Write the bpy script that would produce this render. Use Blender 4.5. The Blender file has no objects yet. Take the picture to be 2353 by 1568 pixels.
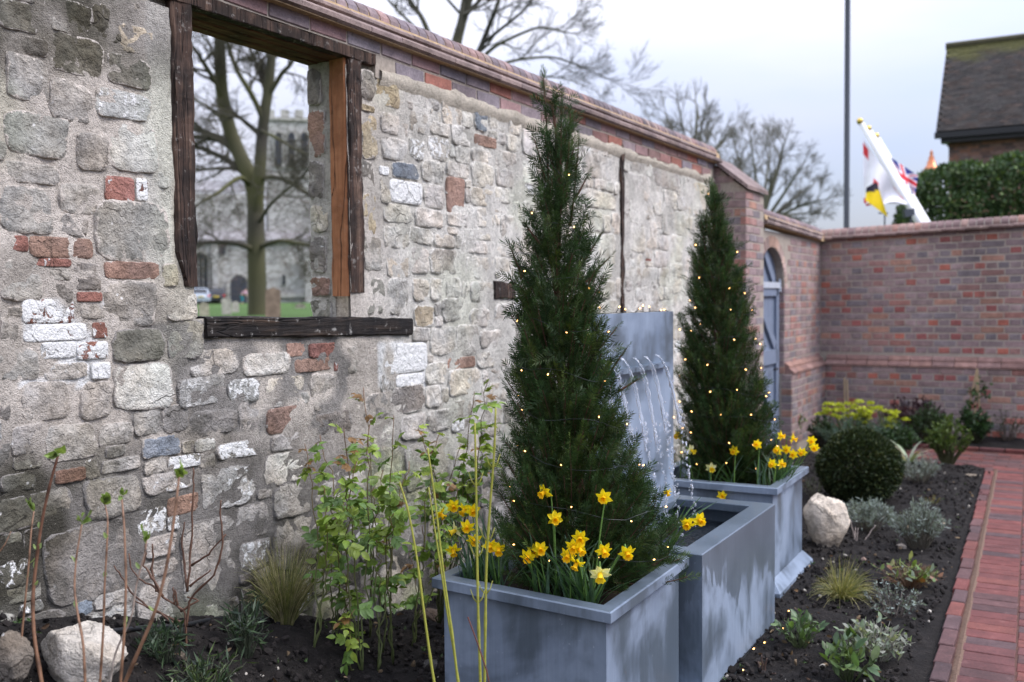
import bpy, math, random
import numpy as np
from mathutils import Vector, Matrix, noise as mnoise
R = math.radians
random.seed(7); rng = np.random.default_rng(7)
scene = bpy.context.scene
COL = scene.collection

# ------------------------------------------------------------------ camera, sky, sun, exposure
F = 2288.0                                   # focal length in units of the 2353 px wide frame (35 mm lens)
AL, PIT, ROL = R(29.5), R(2.4), R(0.5)
CAM = np.array([2.75, 0.0, 1.5])
fw0 = np.array([-math.sin(AL), math.cos(AL), 0.0]); rt0 = np.array([math.cos(AL), math.sin(AL), 0.0]); up0 = np.array([0, 0, 1.0])
fw = fw0 * math.cos(PIT) - up0 * math.sin(PIT); u1 = up0 * math.cos(PIT) + fw0 * math.sin(PIT)
rt = rt0 * math.cos(ROL) - u1 * math.sin(ROL); up = u1 * math.cos(ROL) + rt0 * math.sin(ROL)
cd = bpy.data.cameras.new('camera'); cam = bpy.data.objects.new('camera', cd); COL.objects.link(cam)
cd.sensor_width = 36.0; cd.lens = F / 2353 * 36.0; cd.clip_start = 0.05; cd.clip_end = 2000
cd.dof.use_dof = True; cd.dof.focus_distance = 3.35; cd.dof.aperture_fstop = 2.6
cam.matrix_world = Matrix(((rt[0], up[0], -fw[0], CAM[0]), (rt[1], up[1], -fw[1], CAM[1]), (rt[2], up[2], -fw[2], CAM[2]), (0, 0, 0, 1)))
scene.camera = cam

SUN_EL, SUN_AZ = R(48), R(70)                # azimuth measured from +Y towards +X
world = bpy.data.worlds.new('World'); scene.world = world; world.use_nodes = True
wt = world.node_tree; wt.nodes.clear()
def wn(t, **k):
    n = wt.nodes.new(t)
    for a, b in k.items(): setattr(n, a, b)
    return n
wo = wn('ShaderNodeOutputWorld'); wb = wn('ShaderNodeBackground'); wt.links.new(wb.outputs[0], wo.inputs[0])
sky = wn('ShaderNodeTexSky', sky_type='NISHITA', sun_disc=False, sun_elevation=SUN_EL, sun_rotation=SUN_AZ)
tc = wn('ShaderNodeTexCoord'); sep = wn('ShaderNodeSeparateXYZ'); wt.links.new(tc.outputs['Generated'], sep.inputs[0])
mp = wn('ShaderNodeMapping'); mp.inputs['Scale'].default_value = (1.0, 1.0, 3.2); mp.inputs['Location'].default_value = (0.35, 0.6, 0.1)
wt.links.new(tc.outputs['Generated'], mp.inputs[0])
cn = wn('ShaderNodeTexNoise'); cn.inputs['Scale'].default_value = 1.7; cn.inputs['Detail'].default_value = 5; cn.inputs['Roughness'].default_value = 0.5
wt.links.new(mp.outputs[0], cn.inputs[0])
cr = wn('ShaderNodeValToRGB')                # thin cloud: where the blue shows through
cr.color_ramp.elements[0].position = 0.20; cr.color_ramp.elements[0].color = (0.22, 0.22, 0.22, 1)
cr.color_ramp.elements[1].position = 0.60; cr.color_ramp.elements[1].color = (1, 1, 1, 1)
dp = wn('ShaderNodeVectorMath', operation='DOT_PRODUCT'); wt.links.new(tc.outputs['Generated'], dp.inputs[0]); dp.inputs[1].default_value = (-0.80, -0.46, 0.0)   # the cloud thins towards the north-east
ad = wn('ShaderNodeMath', operation='MULTIPLY_ADD'); wt.links.new(dp.outputs['Value'], ad.inputs[0]); ad.inputs[1].default_value = 0.17; wt.links.new(cn.outputs[0], ad.inputs[2])
wt.links.new(ad.outputs[0], cr.inputs[0])
cm = wn('ShaderNodeMix', data_type='RGBA'); wt.links.new(cr.outputs[0], cm.inputs[0])
sg = wn('ShaderNodeMix', data_type='RGBA', blend_type='MULTIPLY'); sg.inputs[0].default_value = 1; wt.links.new(sky.outputs[0], sg.inputs[6]); sg.inputs[7].default_value = (0.97, 0.93, 1.08, 1); wt.links.new(sg.outputs[2], cm.inputs[6])
cm.inputs[7].default_value = (4.45, 4.6, 5.4, 1)   # cloud white
el = wn('ShaderNodeMath', operation='MULTIPLY_ADD', use_clamp=False); wt.links.new(sep.outputs[2], el.inputs[0]); el.inputs[1].default_value = 2.45; el.inputs[2].default_value = 0.455
el2 = wn('ShaderNodeMath', operation='MAXIMUM'); wt.links.new(el.outputs[0], el2.inputs[0]); el2.inputs[1].default_value = 0.455
vm = wn('ShaderNodeVectorMath', operation='SCALE'); wt.links.new(cm.outputs[2], vm.inputs[0]); wt.links.new(el2.outputs[0], vm.inputs['Scale'])   # overcast: brighter overhead
wt.links.new(vm.outputs[0], wb.inputs[0]); wb.inputs[1].default_value = 0.105
sd = bpy.data.lights.new('sun', 'SUN'); sd.energy = 1.5; sd.angle = R(25); sd.color = (1.0, 0.97, 0.93)
sun = bpy.data.objects.new('sun', sd); COL.objects.link(sun)
sdir = Vector((math.sin(SUN_AZ) * math.cos(SUN_EL), math.cos(SUN_AZ) * math.cos(SUN_EL), math.sin(SUN_EL)))
sun.rotation_euler = sdir.to_track_quat('Z', 'Y').to_euler()
vs = scene.view_settings; vs.view_transform = 'Standard'; vs.look = 'None'; vs.exposure = 1.1; vs.gamma = 1.0; vs.use_curve_mapping = False

# ------------------------------------------------------------------ helpers
def ray(x, y): return fw + rt * ((x - 1176.5) / F) - up * ((y - 784) / F)
def onp(x, y, ax, val):
    r = ray(x, y); return CAM + r * ((val - CAM[ax]) / r[ax])
def atd(x, y, d): return CAM + ray(x, y) * d
def proj(p):
    d = np.asarray(p) - CAM; z = d @ fw
    return 1176.5 + F * (d @ rt) / z, 784 - F * (d @ up) / z, z
def sst(a, b, x):
    t = np.clip((np.asarray(x, float) - a) / (b - a), 0, 1); return t * t * (3 - 2 * t)
def gh(x, y):
    """height of the soil: banked up against the stone wall, more so towards the camera"""
    hw = np.clip(0.20 + 0.29 * (3 - np.asarray(y, float)), 0.03, 0.75)
    return hw * (1 - sst(0.0, 1.15, x)) + 0.012
def ghit(x, y):
    r = ray(x, y); t = 1.0
    for i in range(3000):
        p = CAM + r * t
        if p[2] <= gh(p[0], p[1]): return p
        t += 0.005
    return p

def mesh_np(name, V, Fs, col=None, smooth=False, extra=None):
    me = bpy.data.meshes.new(name)
    V = np.asarray(V, np.float32).reshape(-1, 3)
    if not isinstance(Fs, (list, tuple)): Fs = [Fs]
    Fs = [np.asarray(f, np.int32) for f in Fs if len(f)]
    me.vertices.add(len(V)); me.vertices.foreach_set('co', V.ravel())
    nl = sum(f.size for f in Fs); npoly = sum(len(f) for f in Fs)
    me.loops.add(nl); me.polygons.add(npoly)
    me.loops.foreach_set('vertex_index', np.concatenate([f.ravel() for f in Fs]))
    tot = np.concatenate([np.full(len(f), f.shape[1], np.int32) for f in Fs])
    st = np.concatenate([[0], np.cumsum(tot)[:-1]]).astype(np.int32)
    me.polygons.foreach_set('loop_start', st); me.polygons.foreach_set('loop_total', tot)
    me.polygons.foreach_set('use_smooth', np.full(npoly, bool(smooth)))
    if col is not None:
        a = me.attributes.new('Col', 'FLOAT_COLOR', 'POINT')
        c = np.asarray(col, np.float32)
        if c.ndim == 1: c = np.tile(c, (len(V), 1))
        if c.shape[1] == 3: c = np.hstack([c, np.ones((len(c), 1), np.float32)])
        a.data.foreach_set('color', c.ravel())
    for k_, c in (extra or {}).items(): me.attributes.new(k_, 'FLOAT_COLOR', 'POINT').data.foreach_set('color', np.asarray(c, np.float32).ravel())
    me.update(); me.validate()
    return me

def wloc(o):
    v = Vector((0, 0, 0))
    while o: v += o.location; o = o.parent
    return np.array(v)
def link(name, me, mat=None, parent=None, loc=None, color=None, kind=None):
    if mat is not None and me is not None and len(me.materials) == 0: me.materials.append(mat)
    o = bpy.data.objects.new(name, me); COL.objects.link(o)
    if parent is not None: o.parent = parent
    if loc is not None: o.location = loc
    if color is not None: o.color = (*color[:3], color[3] if len(color) > 3 else 1.0)
    if kind: o['kind'] = kind
    return o
def thing(name, label, cat, loc=(0, 0, 0), group=None):
    o = link(name, None, loc=loc); o.empty_display_size = 0.1
    o['label'] = label; o['category'] = cat
    if group: o['group'] = group
    return o
def structure(o): o['kind'] = 'structure'; return o
def tag(o, label, cat, group=None):
    o['label'] = label; o['category'] = cat
    if group: o['group'] = group
    return o
def copy_tree(o, parent=None):
    c = o.copy(); COL.objects.link(c)
    if parent is not None: c.parent = parent
    for ch in list(o.children): copy_tree(ch, c)
    return c

class MB:
    """collects geometry (world coordinates) for one mesh"""
    def __init__(s): s.V = []; s.Q = []; s.T = []; s.C = []; s.n = 0; s.c = (1, 1, 1, 1)
    def add(s, V, Q=None, T=None, C=None):
        V = np.asarray(V, float).reshape(-1, 3)
        if Q is not None and len(Q): s.Q.append(np.asarray(Q, int) + s.n)
        if T is not None and len(T): s.T.append(np.asarray(T, int) + s.n)
        s.V.append(V); c = np.asarray(s.c if C is None else C, float)
        if c.ndim == 1: c = np.tile(c, (len(V), 1))
        if c.shape[1] == 3: c = np.hstack([c, np.ones((len(c), 1))])
        s.C.append(c); s.n += len(V)
    def box(s, lo, hi, M=None, o=(0, 0, 0)):
        x0, y0, z0 = lo; x1, y1, z1 = hi
        V = np.array([(x0, y0, z0), (x1, y0, z0), (x1, y1, z0), (x0, y1, z0), (x0, y0, z1), (x1, y0, z1), (x1, y1, z1), (x0, y1, z1)], float)
        if M is not None: V = V @ np.asarray(M).T + np.asarray(o)
        s.add(V, [(0, 3, 2, 1), (4, 5, 6, 7), (0, 1, 5, 4), (1, 2, 6, 5), (2, 3, 7, 6), (3, 0, 4, 7)])
    def tube(s, P, r, n=6, caps=True, C=None):
        P = np.asarray(P, float); k = len(P); r = np.broadcast_to(np.asarray(r, float), (k,))
        T = np.gradient(P, axis=0); T /= np.linalg.norm(T, axis=1)[:, None] + 1e-9
        a = np.array([0.3, 0.5, 0.8]); 
        if abs(T[0] @ a) > 0.9: a = np.array([1.0, 0, 0])
        N = np.cross(T[0], a); N /= np.linalg.norm(N); Vs = []
        th = np.arange(n) * 2 * math.pi / n
        for i in range(k):
            N = N - T[i] * (N @ T[i]); N /= np.linalg.norm(N) + 1e-9; B = np.cross(T[i], N)
            Vs.append(P[i] + r[i] * (np.cos(th)[:, None] * N + np.sin(th)[:, None] * B))
        V = np.concatenate(Vs); i, j = np.meshgrid(np.arange(k - 1), np.arange(n), indexing='ij'); j2 = (j + 1) % n
        Q = np.stack([i * n + j, i * n + j2, (i + 1) * n + j2, (i + 1) * n + j], -1).reshape(-1, 4); Tt = []
        if caps:
            for q in range(1, n - 1): Tt += [(0, q + 1, q), ((k - 1) * n, (k - 1) * n + q, (k - 1) * n + q + 1)]
        if C is not None and np.ndim(C) == 2 and len(C) == k: C = np.repeat(C, n, axis=0)
        s.add(V, Q, Tt, C)
    def lathe(s, prof, c, n=16, ax=None):
        prof = np.asarray(prof, float); k = len(prof); th = np.arange(n) * 2 * math.pi / n
        V = np.stack([np.outer(prof[:, 0], np.cos(th)), np.outer(prof[:, 0], np.sin(th)), np.repeat(prof[:, 1][:, None], n, 1)], -1).reshape(-1, 3)
        if ax is not None: V = V @ frame(ax).T
        V = V + np.asarray(c)
        i, j = np.meshgrid(np.arange(k - 1), np.arange(n), indexing='ij'); j2 = (j + 1) % n
        s.add(V, np.stack([i * n + j, i * n + j2, (i + 1) * n + j2, (i + 1) * n + j], -1).reshape(-1, 4))
    def prism(s, poly, off, dirv):
        """poly: (n,3) planar outline, extruded by dirv"""
        P = np.asarray(poly, float) + np.asarray(off); n = len(P); D = np.asarray(dirv, float)
        V = np.concatenate([P, P + D]); Q = [(i, (i + 1) % n, n + (i + 1) % n, n + i) for i in range(n)]
        c0 = P.mean(0); V = np.concatenate([V, [c0], [c0 + D]])
        T = [(2 * n, (i + 1) % n, i) for i in range(n)] + [(2 * n + 1, n + i, n + (i + 1) % n) for i in range(n)]
        s.add(V, Q, T)
    def mesh(s, name, off=(0, 0, 0), smooth=False):
        Fs = []
        if s.Q: Fs.append(np.concatenate(s.Q))
        if s.T: Fs.append(np.concatenate(s.T))
        return mesh_np(name, np.concatenate(s.V) - np.asarray(off), Fs, np.concatenate(s.C), smooth)
    def build(s, name, mat, parent=None, smooth=False, kind=None, loc=None):
        """vertices given in world coordinates; the object sits at its parent's origin, or at loc"""
        if parent is not None: return link(name, s.mesh(name, wloc(parent), smooth), mat, parent, kind=kind)
        l = (0, 0, 0) if loc is None else loc
        return link(name, s.mesh(name, l, smooth), mat, None, loc=l, kind=kind)

def frame(d, roll=0.0):
    d = np.asarray(d, float); d = d / (np.linalg.norm(d) + 1e-9)
    a = np.array([0, 0, 1.0]) if abs(d[2]) < 0.95 else np.array([1.0, 0, 0])
    x = np.cross(a, d); x /= np.linalg.norm(x); y = np.cross(d, x)
    c, s_ = math.cos(roll), math.sin(roll)
    return np.stack([x * c + y * s_, y * c - x * s_, d], 1)
def frames(D, roll):
    D = D / (np.linalg.norm(D, axis=1)[:, None] + 1e-9)
    a = np.where((np.abs(D[:, 2]) < 0.95)[:, None], np.array([[0, 0, 1.0]]), np.array([[1.0, 0, 0]]))
    x = np.cross(a, D); x /= np.linalg.norm(x, axis=1)[:, None] + 1e-9; y = np.cross(D, x)
    c, s_ = np.cos(roll)[:, None], np.sin(roll)[:, None]
    return np.stack([x * c + y * s_, y * c - x * s_, D], 2)
def scatter(tv, tf, P, D, S, roll=None, cols=None, tcol=None):
    """copies of a template (its z axis along D) baked into arrays"""
    n = len(P); tv = np.asarray(tv, float); tf = np.asarray(tf, int)
    if roll is None: roll = rng.uniform(0, 6.283, n)
    M = frames(np.asarray(D, float), np.asarray(roll)); S = np.broadcast_to(np.asarray(S, float), (n,))
    V = np.einsum('nij,kj->nki', M, tv) * S[:, None, None] + np.asarray(P)[:, None, :]
    Ff = tf[None] + (np.arange(n) * len(tv))[:, None, None]
    if cols is None: C = None
    else:
        C = np.repeat(np.asarray(cols)[:, None, :], len(tv), 1)
        if tcol is not None: C = C * np.asarray(tcol)[None, :, None]
        C = C.reshape(-1, C.shape[-1])
    return V.reshape(-1, 3), Ff.reshape(-1, tf.shape[1]), C
def vnoise(P, sc, seed=0.0):
    return np.array([mnoise.noise(Vector((p[0] * sc + seed, p[1] * sc + seed * 1.7, p[2] * sc - seed))) for p in P])

# ------------------------------------------------------------------ materials
class NT:
    def __init__(s, name):
        s.m = bpy.data.materials.new(name); s.m.use_nodes = True; s.t = s.m.node_tree
        s.b = s.t.nodes['Principled BSDF']
    def n(s, typ, inp=None, **kw):
        nd = s.t.nodes.new(typ)
        for k, v in kw.items(): setattr(nd, k, v)
        for k, v in (inp or {}).items(): s.set(nd, k, v)
        return nd
    def set(s, nd, k, v):
        sk = nd.inputs[k]
        if isinstance(v, bpy.types.NodeSocket): s.t.links.new(v, sk)
        else: sk.default_value = v
    def noise(s, scale, detail=4, rough=0.55, vec=None, dist=0.0):
        return s.n('ShaderNodeTexNoise', {'Scale': scale, 'Detail': detail, 'Roughness': rough, 'Distortion': dist, **({'Vector': vec} if vec is not None else {})}).outputs[0]
    def ramp(s, v, *st):
        r = s.n('ShaderNodeValToRGB', {0: v}); e = r.color_ramp.elements
        while len(e) < len(st): e.new(0.5)
        for i, (p, c) in enumerate(st): e[i].position = p; e[i].color = (c, c, c, 1) if np.isscalar(c) else (*c, 1)
        return r.outputs[0]
    def mix(s, f, a, b, bt='MIX'):
        nd = s.n('ShaderNodeMix', data_type='RGBA', blend_type=bt)
        s.set(nd, 0, f); s.set(nd, 6, a if isinstance(a, bpy.types.NodeSocket) else (*a[:3], 1)); s.set(nd, 7, b if isinstance(b, bpy.types.NodeSocket) else (*b[:3], 1))
        return nd.outputs[2]
    def math(s, op, a, b=0.0, c=None, clamp=False):
        nd = s.n('ShaderNodeMath', {0: a, 1: b, **({2: c} if c is not None else {})}, operation=op, use_clamp=clamp); return nd.outputs[0]
    def pos(s, scale=None):
        p = s.n('ShaderNodeNewGeometry').outputs['Position']
        if scale is not None: p = s.n('ShaderNodeMapping', {'Vector': p, 'Scale': scale}).outputs[0]
        return p
    def tint(s, src):
        if src == 'obj':
            o = s.n('ShaderNodeObjectInfo'); return o.outputs['Color'], o.outputs['Alpha']
        a = s.n('ShaderNodeAttribute', attribute_name='Col'); return a.outputs['Color'], a.outputs['Alpha']
    def bump(s, h, strength=0.4, dist=0.01, nrm=None):
        nd = s.n('ShaderNodeBump', {'Height': h, 'Strength': strength, 'Distance': dist, **({'Normal': nrm} if nrm is not None else {})}); return nd.outputs[0]
    def out(s, **k):
        for a, v in k.items():
            key = {'col': 'Base Color', 'rough': 'Roughness', 'nrm': 'Normal', 'metal': 'Metallic', 'spec': 'Specular IOR Level', 'trans': 'Transmission Weight', 'ior': 'IOR', 'alpha': 'Alpha',
                   'emc': 'Emission Color', 'ems': 'Emission Strength', 'sss': 'Subsurface Weight', 'coat': 'Coat Weight'}[a]
            if isinstance(v, tuple) and len(v) == 3: v = (*v, 1)
            s.set(s.b, key, v)
        return s.m

def m_stone(name):
    t = NT(name); c, a = t.tint('attr'); p = t.pos()
    n1 = t.noise(7, 7, 0.6, p); n2 = t.noise(38, 6, 0.65, p, 0.4); n3 = t.noise(160, 3, 0.6, p); n4 = t.noise(3.1, 4, 0.6, p)
    v = t.ramp(n1, (0.3, 0.62), (0.5, 1.0), (0.72, 1.3)); v2 = t.ramp(n2, (0.28, 0.66), (0.5, 1.0), (0.75, 1.22)); v3 = t.mix(t.ramp(n4, (0.40, 0.25), (0.60, 1.0)), (1, 1, 1), t.ramp(n3, (0.3, 0.72), (0.7, 1.2)))
    b = t.mix(1, t.mix(1, t.mix(1, c, v, 'MULTIPLY'), v2, 'MULTIPLY'), v3, 'MULTIPLY')
    hue = t.mix(t.ramp(n4, (0.42, 0.0), (0.62, 0.38)), b, t.mix(1, b, (1.12, 0.93, 0.70), 'MULTIPLY')); b = hue   # iron stain
    wash = t.math('SUBTRACT', t.math('ADD', t.math('MULTIPLY', n2, 0.75), t.math('MULTIPLY', n1, 0.5)), t.math('SUBTRACT', 1.08, t.math('MULTIPLY', a, 0.85)))
    wf = t.ramp(t.math('ADD', wash, 0.5), (0.485, 0.0), (0.51, 1.0))       # flaking limewash, coverage in alpha
    b = t.mix(wf, b, t.mix(1, (0.80, 0.80, 0.77), t.ramp(n3, (0.3, 0.82), (0.7, 1.05)), 'MULTIPLY'))
    vor = t.n('ShaderNodeTexVoronoi', {'Vector': p, 'Scale': 26, 'Randomness': 1.0}, feature='F1').outputs['Distance']
    sp = t.math('MULTIPLY', t.ramp(vor, (0.10, 1.0), (0.16, 0.0)), t.ramp(t.noise(5, 3, 0.5, p), (0.5, 0.0), (0.6, 0.8)))
    b = t.mix(sp, b, (0.66, 0.65, 0.61))                                   # lime splashes
    cr = t.n('ShaderNodeTexVoronoi', {'Vector': t.n('ShaderNodeMapping', {'Vector': t.mix(0.12, p, t.n('ShaderNodeTexNoise', {'Vector': p, 'Scale': 9.0, 'Detail': 5.0}).outputs[1])}).outputs[0], 'Scale': 9}, feature='DISTANCE_TO_EDGE').outputs['Distance']
    ck = t.math('MULTIPLY', t.ramp(cr, (0.0, 1.0), (0.035, 0.0)), t.ramp(t.noise(4.3, 3, 0.5, p), (0.52, 0.0), (0.62, 1.0)))
    b = t.mix(t.math('MULTIPLY', ck, 0.45), b, (0.05, 0.045, 0.04))
    mo = t.n('ShaderNodeAttribute', attribute_name='Mort'); mk = t.math('MULTIPLY', mo.outputs['Alpha'], t.ramp(mo.outputs['Fac'], (0.005, 0.0), (0.02, 1.0))); ed = t.math('ADD', t.math('MULTIPLY', mk, 0.53), t.math('ADD', t.math('MULTIPLY', n2, 0.95), t.math('MULTIPLY', n1, 0.6)))
    ef = t.math('MULTIPLY', t.ramp(t.math('MULTIPLY', ed, 0.5), (0.585, 0.0), (0.615, 1.0)), t.ramp(mk, (0.02, 0.0), (0.1, 1.0)))
    b = t.mix(ef, b, t.mix(1, t.mix(1, mo.outputs['Color'], v2, 'MULTIPLY'), v3, 'MULTIPLY'))     # pointing smeared over the arrises
    h = t.math('ADD', t.math('MULTIPLY', n2, 1.15), t.math('ADD', t.math('MULTIPLY', n3, 0.35), t.math('SUBTRACT', t.math('MULTIPLY', wf, 0.12), t.math('MULTIPLY', ck, 0.3))))
    return t.out(col=b, rough=0.92, spec=0.2, nrm=t.bump(h, 1.0, 0.019))
def m_mortar(name):
    t = NT(name); c, a = t.tint('attr'); p = t.pos()
    n1 = t.noise(6, 6, 0.6, p); n2 = t.noise(55, 6, 0.7, p); n3 = t.noise(220, 2, 0.6, p)
    b = t.mix(1, t.mix(1, c, t.ramp(n1, (0.3, 0.72), (0.7, 1.22)), 'MULTIPLY'), t.ramp(n2, (0.3, 0.6), (0.5, 1.0), (0.7, 1.15)), 'MULTIPLY')
    b = t.mix(t.ramp(n3, (0.28, 0.6), (0.34, 0.0)), b, (0.14, 0.12, 0.10)); b = t.mix(t.ramp(n3, (0.68, 0.0), (0.74, 0.6)), b, (0.62, 0.58, 0.5))
    h = t.math('ADD', n2, t.math('MULTIPLY', n3, 0.5))
    return t.out(col=b, rough=0.95, spec=0.15, nrm=t.bump(h, 1.0, 0.012))
def m_brick(name, src, rough=0.85, var=1.0, bumpd=0.004):
    t = NT(name); c, a = t.tint(src); p = t.pos()
    n1 = t.noise(14, 5, 0.6, p); n2 = t.noise(90, 4, 0.65, p); n3 = t.noise(45, 3, 0.5, p)
    b = t.mix(1, t.mix(1, c, t.ramp(n1, (0.3, 0.75), (0.7, 1.25)), 'MULTIPLY'), t.ramp(n2, (0.3, 0.75), (0.7, 1.2)), 'MULTIPLY')
    nb = t.noise(1.3, 5, 0.65, p); b = t.mix(1, b, t.ramp(nb, (0.32, 0.68), (0.5, 1.0), (0.7, 1.12)), 'MULTIPLY')      # broad weather stains
    b = t.mix(t.ramp(n3, (0.66, 0.0), (0.72, 0.6 * var)), b, (0.06, 0.055, 0.07)); b = t.mix(t.ramp(n1, (0.60, 0.0), (0.75, 0.16 * var)), b, (0.45, 0.36, 0.33))
    b = t.mix(t.ramp(t.noise(2.2, 6, 0.75, p), (0.66, 0.0), (0.74, 0.30 * var)), b, (0.50, 0.46, 0.42))                    # efflorescence
    return t.out(col=b, rough=rough, spec=0.3, nrm=t.bump(t.math('ADD', n2, t.math('MULTIPLY', n1, 0.5)), 0.8, bumpd))
def m_wood(name, dark, mid, light, along=2, lime=0.3):
    t = NT(name); sc = [26, 26, 26]; sc[along] = 1.6; p = t.pos(tuple(sc)); q = t.pos()
    n1 = t.noise(1.0, 6, 0.65, p, 0.6); n2 = t.noise(8, 5, 0.6, q); n3 = t.noise(2.4, 4, 0.6, p)
    b = t.ramp(n1, (0.32, dark), (0.52, mid), (0.72, light)); b = t.mix(t.ramp(n2, (0.45, 0.0), (0.6, 0.8)), b, dark)
    spl = t.ramp(t.math('ABSOLUTE', t.math('SUBTRACT', t.noise(0.55, 3, 0.5, p, 0.3), 0.5)), (0.0, 1.0), (0.014, 0.0)); b = t.mix(t.math('MULTIPLY', spl, 0.85), b, tuple(.12 * q_ for q_ in mid))     # shakes along the grain
    b = t.mix(t.math('MULTIPLY', t.ramp(t.noise(30, 4, 0.7, q), (0.60, 0.0), (0.68, 1.0)), lime), b, (0.5, 0.48, 0.44))
    return t.out(col=b, rough=0.85, spec=0.25, nrm=t.bump(t.math('SUBTRACT', t.math('ADD', n1, t.math('MULTIPLY', n3, 0.6)), t.math('MULTIPLY', spl, 0.6)), 0.9, 0.012))
def m_zinc(name, wetz=None):
    t = NT(name); p = t.pos(); ps = t.pos((5, 5, 1.6)); pf = t.pos((90, 90, 3))
    n1 = t.noise(2.6, 5, 0.55, p, 0.5); n2 = t.noise(1.2, 5, 0.6, ps, 0.3); n3 = t.noise(1, 3, 0.6, pf); n4 = t.noise(60, 4, 0.6, p)
    b = t.mix(t.ramp(n1, (0.36, 0.0), (0.62, 1.0)), (0.160, 0.205, 0.270), (0.270, 0.330, 0.415))
    wet = t.ramp(t.math('ADD', t.math('MULTIPLY', n2, 0.5), t.math('MULTIPLY', n1, 0.6)), (0.47, 1.0), (0.585, 0.0))
    nz = t.n('ShaderNodeSeparateXYZ', {0: t.n('ShaderNodeNewGeometry').outputs['Normal']}).outputs[2]; wet = t.math('MAXIMUM', wet, t.math('MULTIPLY', t.ramp(nz, (0.6, 0.0), (0.8, 1.0)), t.ramp(n1, (0.30, 0.35), (0.5, 0.95))))   # rain lies on the flat rims
    if wetz is not None:                                                   # splashed by the fountain from the rim down
        z = t.n('ShaderNodeSeparateXYZ', {0: p}).outputs[2]; wet = t.math('MAXIMUM', wet, t.ramp(t.math('ADD', z, t.math('MULTIPLY', t.math('SUBTRACT', n2, 0.5), 1.1)), (wetz, 0.0), (wetz + 0.03, 0.95)))
    b = t.mix(t.math('MULTIPLY', wet, 0.75), b, (0.098, 0.124, 0.145))
    b = t.mix(1, b, t.ramp(n3, (0.3, 0.93), (0.7, 1.06)), 'MULTIPLY'); b = t.mix(t.ramp(n4, (0.68, 0.0), (0.76, 0.35)), b, (0.55, 0.6, 0.68))
    r = t.math('SUBTRACT', t.math('ADD', 0.5, t.math('MULTIPLY', n1, 0.15)), t.math('MULTIPLY', wet, 0.25))
    return t.out(col=b, rough=r, metal=0.35, spec=0.4, nrm=t.bump(t.math('ADD', n3, n4), 0.06, 0.002))
def m_leaf(name, rough=0.5, trans=0.25, var=0.35, src='attr', spec=0.4):
    t = NT(name); c, a = t.tint(src); p = t.pos()
    n = t.noise(35, 3, 0.6, p); b = t.mix(1, c, t.ramp(n, (0.3, 1 - var), (0.7, 1 + var)), 'MULTIPLY')
    t.out(col=b, rough=rough, spec=spec)
    if trans > 0:
        tr = t.n('ShaderNodeBsdfTranslucent', {'Color': t.mix(1, b, (1.25, 1.3, 0.5), 'MULTIPLY')}); mx = t.n('ShaderNodeMixShader', {0: trans})
        t.t.links.new(t.b.outputs[0], mx.inputs[1]); t.t.links.new(tr.outputs[0], mx.inputs[2]); t.t.links.new(mx.outputs[0], t.t.nodes['Material Output'].inputs[0])
    return t.m
def m_plain(name, col, rough=0.6, metal=0.0, var=0.15, spec=0.4, sc=20, bump=0.15):
    t = NT(name); p = t.pos(); n = t.noise(sc, 5, 0.6, p)
    b = t.mix(1, col, t.ramp(n, (0.3, 1 - var), (0.7, 1 + var)), 'MULTIPLY')
    return t.out(col=b, rough=rough, metal=metal, spec=spec, nrm=t.bump(n, bump, 0.005))
def m_attr(name, rough=0.7, var=0.2, sc=25, bump=0.3, spec=0.3, dist=0.005):
    t = NT(name); c, a = t.tint('attr'); p = t.pos(); n = t.noise(sc, 5, 0.6, p)
    return t.out(col=t.mix(1, c, t.ramp(n, (0.3, 1 - var), (0.7, 1 + var)), 'MULTIPLY'), rough=rough, spec=spec, nrm=t.bump(n, bump, dist))

M_STONE = m_stone('rubble stone'); M_MORTAR = m_mortar('lime mortar')
M_BRICK = m_brick('brick', 'obj'); M_BRICKA = m_brick('brick in mass', 'attr'); M_PAVER = m_brick('paver', 'obj', 0.75, 0.5, 0.003); M_PAVERA = m_brick('paver in mass', 'attr', 0.75, 0.5, 0.003)
M_BMORT = m_plain('brick mortar', (0.32, 0.28, 0.235), 0.95, 0, 0.2, 0.1, 60, 0.6)
M_DARKWOOD = m_wood('weathered oak', (0.016, 0.012, 0.010), (0.055, 0.033, 0.024), (0.17, 0.11, 0.078), 2, 0.25)
M_SILLWOOD = m_wood('charred oak', (0.007, 0.006, 0.006), (0.02, 0.015, 0.012), (0.07, 0.045, 0.03), 1, 0.4)
M_BROWNWOOD = m_wood('brown oak', (0.055, 0.024, 0.014), (0.13, 0.056, 0.031), (0.20, 0.092, 0.052), 1, 0.15)
M_NEWWOOD = m_wood('fresh cut oak', (0.22, 0.088, 0.038), (0.34, 0.145, 0.065), (0.42, 0.20, 0.10), 2, 0.05)
M_ZINC = m_zinc('zinc'); M_ZINCW = m_zinc('splashed zinc', 0.30)
M_NEEDLE = m_leaf('yew needles', 0.55, 0.12, 0.3, 'attr', 0.22); M_LEAF = m_leaf('leaves', 0.5, 0.25); M_LEAFO = m_leaf('leaf', 0.42, 0.3, 0.3, 'obj'); M_DULL = m_leaf('felted leaves', 0.85, 0.15, 0.25, 'attr', 0.1)
M_BARK = m_attr('bark', 0.85, 0.3, 60, 0.5); M_STEM = m_attr('stems', 0.6, 0.2, 80, 0.2)
M_PETAL = m_leaf('petals', 0.6, 0.35, 0.08, 'obj', 0.2)
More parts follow.
